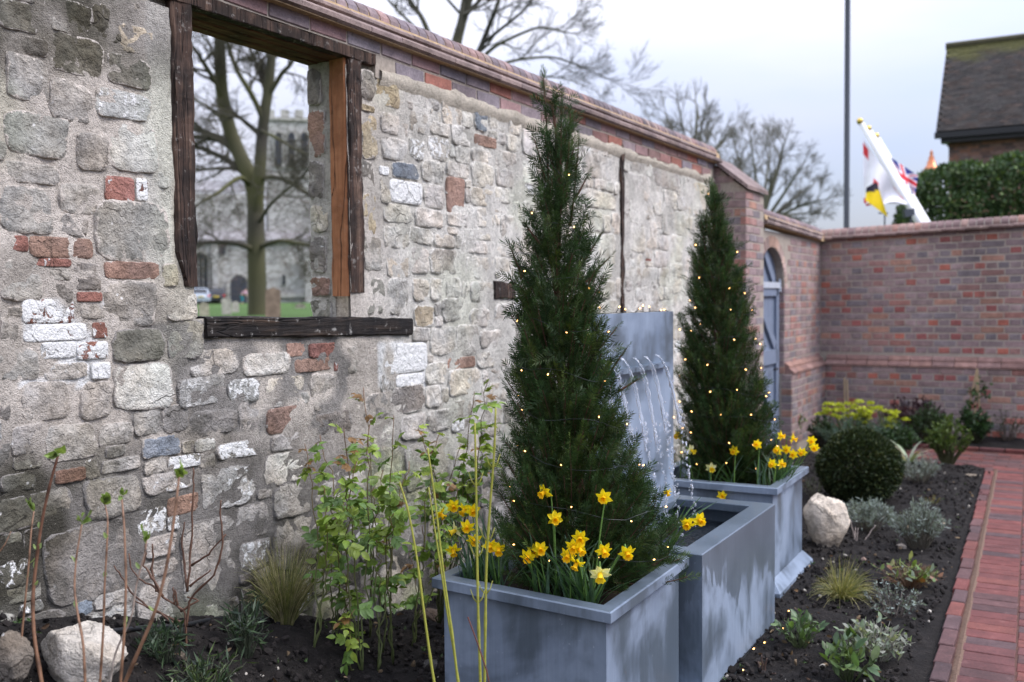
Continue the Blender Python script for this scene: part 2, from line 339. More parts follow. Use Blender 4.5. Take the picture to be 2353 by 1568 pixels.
# ================================================================== SETTING
# ---- ground sheet, soil bed, churchyard, path
gm = m_plain('rough ground', (0.10, 0.085, 0.06), 0.95, 0, 0.3, 0.2, 6, 0.5)
mb = MB(); mb.add([(-600, -600, -0.09), (600, -600, -0.09), (600, 900, -0.09), (-600, 900, -0.09)], [(0, 1, 2, 3)])
structure(mb.build('ground', gm))
t_ = NT('lawn'); p_ = t_.pos(); n_ = t_.noise(0.35, 6, 0.6, p_); n2_ = t_.noise(9, 5, 0.7, p_)
M_LAWN = t_.out(col=t_.mix(1, t_.ramp(n_, (0.3, (0.05, 0.098, 0.026)), (0.7, (0.08, 0.14, 0.038))), t_.ramp(n2_, (0.3, 0.6), (0.7, 1.3)), 'MULTIPLY'), rough=0.9, spec=0.15, nrm=t_.bump(n2_, 1.0, 0.06))
# the churchyard lies higher than the garden and rises gently away from the wall
def ch(d): return 0.63 + 0.0071 * d           # height at distance d along the line of sight through the window opening
th = R(29.5 + 14.3); chd = np.array([-math.sin(th), math.cos(th)])
def chz(x, y): return ch(max(0.0, (x - CAM[0]) * chd[0] + (y - CAM[1]) * chd[1]))
mb = MB(); G = 40; xs = -0.2 - (np.linspace(0, 1, G) ** 2) * 220; ys = -60 + np.linspace(0, 1, G) * 330
V = np.array([(x, y, chz(x, y) + (0.0 if x > -3 else 0.03 * math.sin(x * 1.3) * math.sin(y * 0.9))) for x in xs for y in ys])
i, j = np.meshgrid(np.arange(G - 1), np.arange(G - 1), indexing='ij')
mb.add(V, np.stack([i * G + j, (i + 1) * G + j, (i + 1) * G + j + 1, i * G + j + 1], -1).reshape(-1, 4))
structure(mb.build('churchyard_lawn', M_LAWN, smooth=True))
mb = MB(); mb.add([(-0.19, 11.82, 0.35), (120, 11.82, 0.35), (120, 200, 0.6), (-0.19, 200, 0.6)], [(0, 1, 2, 3)]); structure(mb.build('lane', m_plain('lane tarmac', (0.07, 0.07, 0.07), 0.9, 0, 0.2, 0.2, 30, 0.4)))

t_ = NT('garden soil'); p_ = t_.pos(); n_ = t_.noise(16, 6, 0.65, p_); n2_ = t_.noise(85, 4, 0.7, p_); n3_ = t_.noise(3, 4, 0.5, p_)
sb = t_.mix(1, t_.ramp(n_, (0.3, (0.006, 0.0048, 0.0042)), (0.55, (0.014, 0.0115, 0.010)), (0.78, (0.036, 0.030, 0.026))), t_.ramp(n3_, (0.3, 0.7), (0.7, 1.3)), 'MULTIPLY')
sb = t_.mix(t_.ramp(t_.noise(190, 2, 0.5, p_), (0.71, 0.0), (0.75, 0.7)), sb, (0.30, 0.26, 0.21))
M_SOIL = t_.out(col=sb, rough=0.95, spec=0.25, nrm=t_.bump(t_.math('ADD', n_, t_.math('MULTIPLY', n2_, 0.6)), 1.0, 0.03))
PX0, PX1 = 2.27, 2.10                          # the path edge drifts a little towards the wall
def pathx(y): return PX0 + (PX1 - PX0) * (np.asarray(y, float) - 4.2) / 5.0
def soil_sheet(x0, x1f, y0, y1, st):
    nx, ny = int(2.4 / st), int((y1 - y0) / st); ys = np.linspace(y0, y1, ny); u = np.linspace(0, 1, nx)
    Y = np.repeat(ys[:, None], nx, 1); X = x0 + (x1f(Y) - x0) * u[None]
    Z = gh(X, Y); f = np.array([mnoise.noise(Vector((a * 3.1, b * 3.1, 8))) * 0.02 + mnoise.noise(Vector((a * 7, b * 7, 0))) * 0.022 + mnoise.noise(Vector((a * 23, b * 23, 3))) * 0.012 + mnoise.noise(Vector((a * 60, b * 60, 5))) * 0.006 for a, b in zip(X.ravel(), Y.ravel())]).reshape(X.shape)
    edge = sst(1.0, 0.93, u)[None]
    f = f * (1 - .75 * sst(.55, .8, X) * sst(1.85, 1.6, X) * sst(2.3, 2.6, Y) * sst(6.2, 5.9, Y))
    Z = Z + (f + 0.006) * edge - 0.012 * (1 - edge)
    mb = MB(); i, j = np.meshgrid(np.arange(ny - 1), np.arange(nx - 1), indexing='ij')
    mb.add(np.stack([X, Y, Z], -1).reshape(-1, 3), np.stack([i * nx + j, i * nx + j + 1, (i + 1) * nx + j + 1, (i + 1) * nx + j], -1).reshape(-1, 4)); return mb
bed = structure(soil_sheet(-0.01, pathx, 0.9, 9.5, 0.028).build('flower_bed', M_SOIL, smooth=True))
structure(soil_sheet(0.2, lambda y: 4.2 + 0 * y, 10.6, 11.5, 0.05).build('flower_bed', M_SOIL, smooth=True))
# crumbs of soil and chips of stone, past counting
ico_v = np.array([(0, 0, 1), (.89, 0, .45), (.28, .85, .45), (-.72, .53, .45), (-.72, -.53, .45), (.28, -.85, .45), (.72, .53, -.45), (-.28, .85, -.45), (-.89, 0, -.45), (-.28, -.85, -.45), (.72, -.53, -.45), (0, 0, -1)], float)
ico_f = np.array([(0, 1, 2), (0, 2, 3), (0, 3, 4), (0, 4, 5), (0, 5, 1), (1, 6, 2), (2, 7, 3), (3, 8, 4), (4, 9, 5), (5, 10, 1), (6, 7, 2), (7, 8, 3), (8, 9, 4), (9, 10, 5), (10, 6, 1), (11, 7, 6), (11, 8, 7), (11, 9, 8), (11, 10, 9), (11, 6, 10)])
def lump(seed):
    r_ = np.random.default_rng(seed); return ico_v * (1 + r_.uniform(-.3, .3, (12, 1))) * np.array([1, r_.uniform(.6, 1), r_.uniform(.5, .9)])
mb = MB(); n = 24000; X = rng.uniform(0.02, 2.2, n); Y = 1.2 + 8.2 * rng.uniform(0, 1, n) ** 1.5; ok = X < pathx(Y) - 0.03 + .12 * (rng.uniform(0, 1, n) < .10) * rng.uniform(0, 1, n); X, Y = X[ok], Y[ok]; n = len(X)
S = 0.0025 + 0.017 * rng.uniform(0, 1, n) ** 4; kind = rng.uniform(0, 1, n)
C = np.where((kind < 0.032)[:, None], np.array([[0.36, 0.33, 0.28]]), np.where((kind < 0.05)[:, None], np.array([[0.12, 0.085, 0.05]]), np.array([[0.016, 0.013, 0.0115]]))) * rng.uniform(0.6, 1.35, (n, 1)); S = np.where(kind < 0.04, S * 0.75, S)
for k in range(4):
    q = np.arange(n) % 4 == k; v, f, c = scatter(lump(k), ico_f, np.stack([X, Y, gh(X, Y) + S * 0.35 + 0.012], 1)[q], rng.normal(size=(q.sum(), 3)), S[q], None, C[q]); mb.add(v, None, f, c)
o = mb.build('soil_crumbs', m_attr('soil crumbs', 0.95, 0.3, 120, 0.6), kind='stuff')

# ---- brick path: stretchers laid across, a kerb of bricks on edge along the bed
PAVE = [tuple(.82 * np.array(c_)) for c_ in ((0.155, 0.045, 0.038), (0.14, 0.045, 0.040), (0.105, 0.05, 0.047), (0.088, 0.05, 0.05), (0.17, 0.055, 0.043), (0.125, 0.046, 0.043), (0.15, 0.047, 0.040), (0.10, 0.05, 0.048))]
def pcol(P): c = np.array(P[rng.integers(len(P))]) * rng.uniform(0.85, 1.15); return tuple(c)
def brick_mesh(name, L, H, D, seed, ch_=0.004, jit=0.0022, axis='x'):
    """front face looks along -y, length along x, height along z, origin at the middle of the front face"""
    r_ = np.random.default_rng(seed); a, b = L / 2, H / 2; J = lambda: r_.uniform(-jit, jit, 4)
    xs = np.array([-a, a, a, -a]); zs = np.array([-b, -b, b, b]); sx, sz = np.sign(xs), np.sign(zs); jx, jz = J(), J()
    front = np.stack([xs - sx * ch_ + jx, np.abs(J()) * 0.6, zs - sz * ch_ + jz], 1); mid = np.stack([xs + jx, np.full(4, ch_ + 0.001), zs + jz], 1); back = np.stack([xs, np.full(4, D), zs], 1)
    V = np.concatenate([front, mid, back]); Q = [(0, 1, 2, 3)] + [(i + 4, (i + 1) % 4 + 4, (i + 1) % 4, i) for i in range(4)] + [(i + 8, (i + 1) % 4 + 8, (i + 1) % 4 + 4, i + 4) for i in range(4)]
    return V, np.array(Q)
class Bricks:
    """bricks of one thing: the 300 that show largest become parts, the rest one mass"""
    def __init__(s): s.items = []; s.shapes = {}
    def shape(s, L, H, D, k, ch_=0.004):
        key = (round(L, 3), round(H, 3), round(D, 3), k)
        if key not in s.shapes: s.shapes[key] = brick_mesh('brick', L, H, D, hash(key) % 9999, ch_)
        return key
    def put(s, key, pos, M, col):
        x, y, z = proj(pos); L, H = key[0], key[1]
        Pc = [proj(np.asarray(pos) + M @ np.array([sx * L / 2, 0, sz * H / 2]))[:2] for sx in (-1, 1) for sz in (-1, 1)]; Pc = np.array(Pc)
        vis = z > 0.1 and Pc[:, 0].max() > 0 and Pc[:, 0].min() < 2353 and Pc[:, 1].max() > 0 and Pc[:, 1].min() < 1568
        ar = np.prod(Pc.max(0) - Pc.min(0)) if vis else -1
        a_ = rng.normal() * .006; c_, s_ = math.cos(a_), math.sin(a_); M = np.asarray(M, float) @ np.array([[c_, 0, -s_], [0, 1, 0], [s_, 0, c_]]); s.items.append((ar, key, np.asarray(pos, float), M, col, np.array([x, y])))
    def build(s, name, parent, mat, mata, hidden=lambda p: False, limit=300):
        it = []
        for q in s.items:
            a = q[0]
            if a > 0 and hidden(q[5]): a = 0
            it.append((a, *q[1:]))
        it.sort(key=lambda q: -q[0]); off = wloc(parent); me = {}
        for a, key, pos, M, col, _ in it[:limit]:
            if a <= 0: break
            if key not in me:
                me[key] = mesh_np(name, s.shapes[key][0], s.shapes[key][1]); me[key].materials.append(mat)
            o = link(name, me[key], None, parent, color=col)
            o.matrix_local = Matrix(((M[0][0], M[0][1], M[0][2], pos[0] - off[0]), (M[1][0], M[1][1], M[1][2], pos[1] - off[1]), (M[2][0], M[2][1], M[2][2], pos[2] - off[2]), (0, 0, 0, 1)))
        k = sum(1 for q in it[:limit] if q[0] > 0); mb = MB()
        for a, key, pos, M, col, _ in it[k:]:
            V, Q = s.shapes[key]; mb.add(V @ M.T + pos, Q, None, (*col[:3], 1))
        if mb.n: mb.build(name + 's', mata, parent, kind='stuff')
I3 = np.eye(3)
def axes(x, y, z): return np.stack([np.asarray(x, float), np.asarray(y, float), np.asarray(z, float)], 1)
pm = MB(); pm.add([(pathx(0.5) + 0.0, 0.5, -0.005), (6, 0.5, -0.005), (6, 9.6, -0.005), (pathx(9.6), 9.6, -0.005)], [(0, 1, 2, 3)])
pm.add([(0.9, 9.5, -0.009), (6, 9.5, -0.009), (6, 10.63, -0.009), (0.9, 10.63, -0.009)], [(0, 1, 2, 3)])
path = structure(pm.build('brick_path', m_plain('sand bedding', (0.085, 0.045, 0.036), 0.95, 0, 0.3, 0.15, 70, 0.6)))
pb = Bricks()
Mx = axes((1, 0, 0), (0, 0, -1), (0, 1, 0)); My = axes((0, 1, 0), (0, 0, -1), (-1, 0, 0))      # long side along X / along Y, face up
y = 1.5; k = 0
while y < 9.5:                                  # kerb
    key = pb.shape(0.213, 0.062, 0.10, k % 3); x = pathx(y) + 0.036
    pb.put(key, (x + rng.uniform(-.004, .004), y, 0.022 + rng.uniform(-.003, .003)), My, pcol(PAVE)); y += 0.224; k += 1
for c in range(5):                              # field of pavers
    y = 1.5 + (0.05 if c % 2 else 0)
    while y < 9.47:
        key = pb.shape(0.212, 0.1005, 0.06, k % 3, 0.003); x = pathx(y) + 0.082 + 0.108 + c * 0.218
        pb.put(key, (x, y, 0.0 + rng.uniform(-.002, .002)), Mx, pcol(PAVE)); y += 0.1035; k += 1
for r_ in range(9):                             # the strip that crosses in front of the far wall
    x = 0.95 + (r_ % 2) * 0.11
    while x < 4:
        key = pb.shape(0.208, 0.0975, 0.06, k % 3); pb.put(key, (x, 9.56 + r_ * 0.1035, -0.003 + rng.uniform(-.002, .002)), Mx, pcol(PAVE)); x += 0.215; k += 1
x = 0.95
while x < 4: key = pb.shape(0.213, 0.062, 0.10, k % 3); pb.put(key, (x, 10.55, 0.03), Mx, pcol(PAVE)); x += 0.224; k += 1
pb.build('paver', path, M_PAVER, M_PAVERA)
# sand that has crept along the kerb
mb = MB(); ys = np.arange(1.4, 9.5, 0.05); w = 0.016 + 0.006 * np.array([mnoise.noise(Vector((0, v * 3, 0))) for v in ys]); xa = pathx(ys) + 0.069
V = np.concatenate([np.stack([xa, ys, 0 * ys - 0.006], 1), np.stack([xa + w * .6 + 0.012, ys, 0 * ys + 0.0035], 1), np.stack([xa + w * .6 + 0.026, ys, 0 * ys - 0.004], 1)]); n = len(ys); q = np.arange(n - 1)
mb.add(V, np.concatenate([np.stack([q, n + q, n + q + 1, q + 1], 1), np.stack([n + q, 2 * n + q, 2 * n + q + 1, n + q + 1], 1)]))
mb.build('sand_joint', m_plain('damp sand', (0.13, 0.085, 0.062), 0.95, 0, 0.35, 0.15, 90, 0.8), path, kind='stuff')

# ================================================================== STONE WALL with its window opening
WY0, WY1, WT = 0.55, 8.46, 0.215               # along Y, and its thickness
OY0, OY1, OZ0, OZ1 = 2.555, 3.432, 1.405, 2.545  # opening
wall = thing('stone_wall', 'old rubble stone wall with an empty oak framed window opening and brick coping', 'wall', (0, 4.9, 0))
def hid_stone(p):                              # roughly what the near yew, planter and fountain cover
    x, y = p
    return (1200 < x < 1400 and y > 560 and abs(x - 1310) < 20 + (y - 500) * 0.17) or (1410 < x < 1560 and y > 715) or (1040 < x < 1600 and y > 1330)
# mortar skin and core
def mcol(px, py, y, z):
    n = mnoise.noise(Vector((y * 2.2, z * 2.2, 1))); n2 = mnoise.noise(Vector((y * 6, z * 6, 9)))
    c = np.array([0.525, 0.475, 0.415])                                    # pinkish lime mortar
    pale = np.array([0.63, 0.605, 0.545]); cem = np.array([0.25, 0.235, 0.215]); grey = np.array([0.36, 0.34, 0.31])
    c = c + (pale - c) * sst(800, 1000, px + 120 * n)
    if 300 < px < 800 and 740 < py < 990: c = c + (cem - c) * sst(-0.15, 0.15, n2 + 0.10)
    if (50 < px < 252 and 688 < py < 885) or (866 < px < 985 and 788 < py < 890): c = c + (np.array([.78, .78, .76]) - c) * sst(-.12, .06, n2)
    if 330 < px < 400 and py < 620: c = c + (pale * 1.02 - c) * 0.9
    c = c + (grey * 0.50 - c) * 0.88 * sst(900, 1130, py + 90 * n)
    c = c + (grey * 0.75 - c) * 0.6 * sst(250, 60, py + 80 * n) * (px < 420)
    return c
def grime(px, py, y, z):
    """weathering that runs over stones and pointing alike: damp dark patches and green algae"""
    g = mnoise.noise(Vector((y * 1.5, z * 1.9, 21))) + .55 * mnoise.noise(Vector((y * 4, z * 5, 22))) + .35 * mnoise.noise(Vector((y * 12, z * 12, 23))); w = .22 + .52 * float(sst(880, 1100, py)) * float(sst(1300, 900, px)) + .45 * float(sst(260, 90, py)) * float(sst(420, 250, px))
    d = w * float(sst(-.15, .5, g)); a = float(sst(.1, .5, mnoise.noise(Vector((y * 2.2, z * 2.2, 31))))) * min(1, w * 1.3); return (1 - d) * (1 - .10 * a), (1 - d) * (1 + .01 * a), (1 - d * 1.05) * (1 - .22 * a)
mb = MB(); st = 0.02; ys = np.arange(WY0, WY1 + 1e-6, st); zs = np.arange(-0.1, 2.535, st); ny, nz = len(ys), len(zs)
YY, ZZ = np.meshgrid(ys, zs, indexing='ij'); V = []; C = []
for y, z in zip(YY.ravel(), ZZ.ravel()):
    d = 0.006 * mnoise.noise(Vector((y * 9, z * 9, 0))) + 0.004 * mnoise.noise(Vector((y * 31, z * 31, 4))) + 0.012 * mnoise.noise(Vector((y * 1.6, z * 1.6, 7)))
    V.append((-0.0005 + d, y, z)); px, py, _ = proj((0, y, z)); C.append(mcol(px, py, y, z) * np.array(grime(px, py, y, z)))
i, j = np.meshgrid(np.arange(ny - 1), np.arange(nz - 1), indexing='ij'); i, j = i.ravel(), j.ravel()
cy, cz = ys[i] + st / 2, zs[j] + st / 2
lowedge = OZ0 + 0.035 - (cy - OY0) * 0.03
keep = ~((cy > OY0 - 0.01) & (cy < OY1) & (cz > lowedge) & (cz < OZ1))
i, j = i[keep], j[keep]
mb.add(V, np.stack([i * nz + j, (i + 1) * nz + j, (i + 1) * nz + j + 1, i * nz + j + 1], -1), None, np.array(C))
cc = (0.42, 0.37, 0.30, 1); mb.c = cc
for lo, hi in (((-WT, WY0, -0.3), (-0.02, OY0 - 0.012, 2.66)), ((-WT, OY1 + 0.012, -0.3), (-0.02, WY1, 2.66)), ((-WT, OY0 - 0.012, -0.3), (-0.02, OY1 + 0.012, OZ0 - 0.005)), ((-WT, OY0 - 0.012, OZ1 + 0.05), (-0.02, OY1 + 0.012, 2.66))): mb.box(lo, hi)
mb.build('mortar', M_MORTAR, wall, smooth=True)

# --- stones read off the photograph (frame of 2353 px): x0, y0, x1, y1, kind
K = dict(g=(.395, .378, .345, 0), d=(.235, .22, .20, .05), l=(.55, .53, .485, .14), w=(.42, .38, .33, .80), W=(.30, .15, .115, .64), r=(.29, .145, .12, .40), p=(.33, .22, .175, .12), b=(.22, .25, .285, .12), c=(.56, .52, .43, .10), o=(.47, .40, .28, .2), m=(.25, .24, .20, .04), x=(.46, .45, .42, .5))
ST = '''0 5 82 72 m;97 0 207 68 m;213 15 275 95 m;118 45 155 70 l;275 62 350 122 c;120 88 234 173 m;15 130 112 233 g;45 88 110 126 d;245 130 345 198 m;117 190 213 275 g;218 212 340 272 x;15 265 158 362 g;180 310 250 390 g;256 293 360 393 l;0 375 132 418 g;243 408 305 462 r;313 412 338 460 W;362 395 388 433 l;138 422 234 492 g;0 432 126 540 g;245 464 264 480 b;218 468 386 598 g;0 542 62 577 r;70 547 211 592 p;0 598 95 690 g;62 594 160 612 r;167 603 217 638 g;243 603 363 640 p;372 607 408 660 c;240 644 356 750 g;380 674 453 735 l;104 652 165 695 d;178 672 233 693 r;190 700 243 733 g;52 690 168 742 W;54 746 196 783 W;213 742 246 776 r;0 705 48 790 g;262 757 374 828 m;384 739 463 825 g;95 787 173 823 W;178 787 247 824 W;0 800 90 873 g;104 834 199 870 x;212 834 251 870 W;268 836 396 941 l;432 805 541 861 l;559 811 665 863 l;660 789 704 818 p;710 789 786 820 r;678 824 760 853 p;766 824 788 852 r;408 867 517 931 x;524 872 595 923 x;606 867 697 906 c;713 862 770 942 g;50 880 159 963 g;186 879 258 960 g;0 888 21 966 d;27 977 98 1045 g;104 975 218 1055 g;231 973 303 1020 g;309 943 364 1001 g;374 932 434 990 g;441 942 544 997 d;549 925 604 993 g;614 936 706 991 p;326 1005 415 1050 b;419 1012 448 1042 c;450 1008 492 1036 l;498 1013 608 1050 x;621 995 706 1033 g;714 950 798 1016 d;0 1087 84 1128 g;128 1078 194 1108 p;195 1097 323 1185 g;231 1052 326 1082 l;330 1087 448 1130 x;386 1139 454 1180 p;336 1229 404 1280 x;417 1190 538 1385 g;550 1242 616 1310 x;0 1287 64 1350 x;0 1225 49 1280 l;176 1380 214 1412 b;42 1383 98 1408 x;
834 545 878 620 g;882 523 938 571 l;887 576 939 636 c;945 566 984 630 l;989 572 1056 630 g;1000 540 1046 569 l;1071 591 1133 640 l;1135 594 1180 640 l;822 644 882 726 m;890 642 939 726 g;948 642 983 693 c;988 642 1013 690 l;1027 640 1059 683 g;1081 648 1129 693 l;1018 686 1066 736 d;952 704 996 750 o;1081 711 1126 753 l;1135 697 1180 750 l;991 754 1046 816 g;1050 747 1098 816 g;1101 757 1174 800 l;1031 822 1089 846 p;1093 806 1180 843 g;981 836 1025 883 l;1031 849 1103 906 c;1107 849 1168 876 l;790 794 868 856 g;870 792 978 856 w;828 864 866 893 x;875 861 909 900 g;912 860 973 886 w;787 894 833 953 l;836 906 892 965 g;897 889 973 950 d;978 887 1013 936 l;1016 890 1030 925 g;1038 921 1083 960 d;985 944 1036 990 g;
831 162 859 227 d;864 172 926 247 o;938 195 1009 243 l;1015 228 1059 287 o;831 264 866 363 o;830 243 860 256 o;875 264 936 310 l;942 258 983 307 l;988 281 1031 310 l;878 318 936 367 l;940 318 975 367 x;985 316 1031 367 x;1038 291 1080 333 l;1047 336 1080 373 l;1088 241 1120 297 b;1123 248 1166 300 g;1091 314 1140 337 p;1083 344 1130 373 l;1138 348 1183 383 l;826 371 858 447 d;872 383 893 402 w;899 376 963 411 b;873 404 895 467 l;898 418 966 467 w;972 374 1020 420 g;975 426 1021 477 g;1028 411 1066 487 p;1025 376 1080 407 l;1085 375 1133 430 l;1138 388 1180 430 l;1082 434 1130 473 c;882 469 946 510 l;952 481 1016 523 l;832 451 863 540 o;1025 491 1076 520 l;1082 478 1133 521 l;1138 434 1196 467 l;1094 525 1126 552 d;1062 554 1119 582 l;1132 556 1179 588 l;
1344 440 1418 478 l;1340 360 1416 410 g;1350 540 1418 640 l;1440 400 1490 460 l;1500 370 1560 430 l;1580 420 1625 480 o;1483 595 1496 600 r;1440 520 1480 580 c;1575 500 1610 560 l'''
stones = []
for q in ST.replace('\n', '').split(';'):
    x0, y0, x1, y1, k = q.split(); x0, y0, x1, y1 = map(float, (x0, y0, x1, y1))
    A = onp(x0, (y0 + y1) / 2, 0, 0); B = onp(x1, (y0 + y1) / 2, 0, 0); Tt = onp((x0 + x1) / 2, y0, 0, 0); Bo = onp((x0 + x1) / 2, y1, 0, 0)
    ex = 9.0 if k in 'rWpw' else rng.uniform(2.9, 4.5)
    stones.append(dict(c=((A[1] + B[1]) / 2, (Tt[2] + Bo[2]) / 2), w=abs(B[1] - A[1]) * 1.07, h=abs(Tt[2] - Bo[2]) * 1.08, ex=ex, k=k, tilt=0.0))
# --- the rest is filled by growing stones into the free wall face
rs = 0.01; gy, gz = int((WY1 - WY0) / rs), int(2.62 / rs); occ = np.zeros((gy, gz), bool); GY = WY0 + (np.arange(gy) + .5) * rs; GZ = -0.08 + (np.arange(gz) + .5) * rs
def block(y0, y1, z0, z1): occ[(GY[:, None] > y0) & (GY[:, None] < y1) & (GZ[None] > z0) & (GZ[None] < z1)] = True
block(OY0 - 0.115, OY1 + 0.10, 1.40, 2.7); block(2.58, 3.90, 1.295, 1.46); block(0, 9, 2.50, 9); block(6.385, 6.46, 1.3, 2.62); block(4.65, 4.89, 1.49, 1.61)
block(OY0 - 0.22, OY0 - 0.1, 1.68, 2.6)
for s_ in stones:
    u = np.abs(GY[:, None] - s_['c'][0]) / (s_['w'] / 2 + 0.003); v = np.abs(GZ[None] - s_['c'][1]) / (s_['h'] / 2 + 0.003); occ |= (u ** 4 + v ** 4) < 1
def grow(n, wmin, wmax, hmin, hmax, keepw, keeph, gap=0):
    for q in range(n):
        free = np.argwhere(~occ)
        if len(free) == 0: return
        a, b = free[rng.integers(len(free))]; big = 1.35 if GZ[b] < 0.75 else 1.0
        W_, H_ = int(rng.uniform(wmin, wmax) * big / rs), int(rng.uniform(hmin, hmax) * big / rs); y0 = y1 = a; z0 = z1 = b; act = [1, 1, 1, 1]
        while any(act):
            for e in range(4):
                if not act[e]: continue
                if e == 0: ok = y0 > gap and y1 - y0 < W_ and not occ[y0 - 1 - gap, z0:z1 + 1].any()
                elif e == 1: ok = y1 < gy - 1 - gap and y1 - y0 < W_ and not occ[y1 + 1 + gap, z0:z1 + 1].any()
                elif e == 2: ok = z0 > gap and z1 - z0 < H_ and not occ[y0:y1 + 1, z0 - 1 - gap].any()
                else: ok = z1 < gz - 1 - gap and z1 - z0 < H_ and not occ[y0:y1 + 1, z1 + 1 + gap].any()
                if ok:
                    if e == 0: y0 -= 1
                    elif e == 1: y1 += 1
                    elif e == 2: z0 -= 1
                    else: z1 += 1
                else: act[e] = 0
        w, h = (y1 - y0 + 1) * rs, (z1 - z0 + 1) * rs
        if w < keepw or h < keeph: continue
        occ[y0:y1 + 1, z0:z1 + 1] = True
        cy_, cz_ = (GY[y0] + GY[y1]) / 2, (GZ[z0] + GZ[z1]) / 2; px, py, _ = proj((0, cy_, cz_)); low = py > 960 + rng.uniform(-60, 60)
        ks = 'gglgxdlggx' if (px < 900 and low) else ('gglgdgpx' if px < 800 else ('llclglxlgl' if not low else 'gglgdlg'))
        stones.append(dict(c=(cy_, cz_), w=w, h=h, ex=rng.uniform(2.8, 5), k=ks[rng.integers(len(ks))], tilt=rng.uniform(-.05, .05)))
grow(900, 0.16, 0.34, 0.12, 0.23, 0.11, 0.085); grow(500, 0.09, 0.20, 0.07, 0.15, 0.07, 0.05); grow(420, 0.05, 0.13, 0.04, 0.10, 0.05, 0.035)
def stone_mesh(s_, seed):
    """one stone: an angular outline with knocked-off corners, a flat dressed face with worn arrises"""
    r_ = np.random.default_rng(seed); n = 30; brick = s_['ex'] > 8; hw, hh = s_['w'] / 2, s_['h'] / 2; cp_ = []
    lo_, hi_ = (0.02, 0.06) if brick else (0.08, 0.42)
    for sx, sy in ((1, -1), (1, 1), (-1, 1), (-1, -1)):
        c1, c2 = r_.uniform(lo_, hi_) * min(1, hh / hw), r_.uniform(lo_, hi_) * min(1, hw / hh); j = (lambda: r_.uniform(.985, 1.01)) if brick else (lambda: r_.uniform(.87, 1.06)); A_, B_ = (sx * (1 - c1) * j(), sy * j()), (sx * j(), sy * (1 - c2) * j())
        cp_ += [B_, A_] if sx * sy > 0 else [A_, B_]
    cp_ = np.array(cp_) * (hw, hh); cp_ = np.concatenate([cp_, cp_[:1]]); sl_ = np.concatenate([[0], np.cumsum(np.linalg.norm(np.diff(cp_, axis=0), axis=1))]); q = np.arange(n) * sl_[-1] / n
    O = np.stack([np.interp(q, sl_, cp_[:, 0]), np.interp(q, sl_, cp_[:, 1])], 1)
    for _ in range(1): O = (np.roll(O, 1, 0) + 2.4 * O + np.roll(O, -1, 0)) / 4.4
    O = O * (1 + (0.006 if brick else 0.026) * r_.normal(size=(n, 1))); u, v = O[:, 0], O[:, 1]
    ct, sn = math.cos(s_['tilt']), math.sin(s_['tilt']); u, v = u * ct - v * sn, u * sn + v * ct
    pr = r_.uniform(.001, .004) if brick else r_.uniform(0.0008, 0.0042); tu, tv = r_.uniform(-.06, .06, 2)
    rings = [(1.0, -0.020), (0.992, pr * 0.35), (0.972, pr * 0.92), (0.74, pr * 1.05), (0.42, pr * 1.1)]; V = []; E_ = np.append(np.repeat([1, 1, .85, .12, 0], n), 0); cu, cv = r_.uniform(-.12, .12, 2)
    for k, (f_, x_) in enumerate(rings):
        g_ = 0.0 if k == 0 else (0.0012 if brick else 0.0056)
        for a, b in zip(u * f_ + cu * hw * (1 - f_), v * f_ + cv * hh * (1 - f_)):
            nn = mnoise.noise(Vector(((a + s_['c'][0]) * 15, (b + s_['c'][1]) * 15, seed))) * g_ * 2.0 + mnoise.noise(Vector(((a + s_['c'][0]) * 46, (b + s_['c'][1]) * 46, seed))) * g_
            V.append((x_ + (nn + a * tu + b * tv) * (k > 0), s_['c'][0] + a, s_['c'][1] + b))
    V.append((pr * 1.1, s_['c'][0] + cu * hw, s_['c'][1] + cv * hh)); Q = []; T = []
    for k in range(len(rings) - 1):
        for i in range(n): Q.append((k * n + i, k * n + (i + 1) % n, (k + 1) * n + (i + 1) % n, (k + 1) * n + i))
    k = len(rings) - 1
    for i in range(n): T.append((k * n + i, k * n + (i + 1) % n, len(V) - 1))
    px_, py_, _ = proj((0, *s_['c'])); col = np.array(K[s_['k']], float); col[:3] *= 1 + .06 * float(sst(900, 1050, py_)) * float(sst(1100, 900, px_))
    if px_ > 960 and s_['k'] not in 'rpb':           # the right of the wall is paler and evenly pointed
        f_ = .62 * float(sst(940, 1080, px_)) * float(sst(1000, 880, py_)); col[:3] += (np.array((.62, .60, .545)) - col[:3]) * f_
    col = col * np.array([*(np.ones(3) * r_.uniform(0.84, 1.14) * r_.uniform(0.985, 1.015, 3)), 1.0]); col[3] = np.clip(col[3] + r_.uniform(-.08, .08), 0, 1)
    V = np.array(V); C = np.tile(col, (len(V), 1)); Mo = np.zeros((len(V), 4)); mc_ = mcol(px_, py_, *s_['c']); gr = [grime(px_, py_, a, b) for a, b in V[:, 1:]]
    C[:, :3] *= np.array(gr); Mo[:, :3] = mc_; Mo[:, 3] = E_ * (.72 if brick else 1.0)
    return V, Q, T, C, Mo
order = []
for k, s_ in enumerate(stones):
    x, y, z = proj((0, *s_['c'])); a = s_['w'] * s_['h'] / z / z
    if not (-60 < x < 2353 and -60 < y < 1600) or hid_stone((x, y)): a = -1
    order.append((a, k))
order.sort(reverse=True); rest = []
def one_mesh(name, it, off):
    n = 0; Vs, Qs, Ts, Cs, Ms_ = [], [], [], [], []
    for V, Q, T, C, Mo in it: Vs.append(V); Qs.append(np.array(Q) + n); Ts.append(np.array(T) + n); Cs.append(C); Ms_.append(Mo); n += len(V)
    return mesh_np(name, np.concatenate(Vs) - off, [np.concatenate(Qs), np.concatenate(Ts)], np.concatenate(Cs), True, {'Mort': np.concatenate(Ms_)})
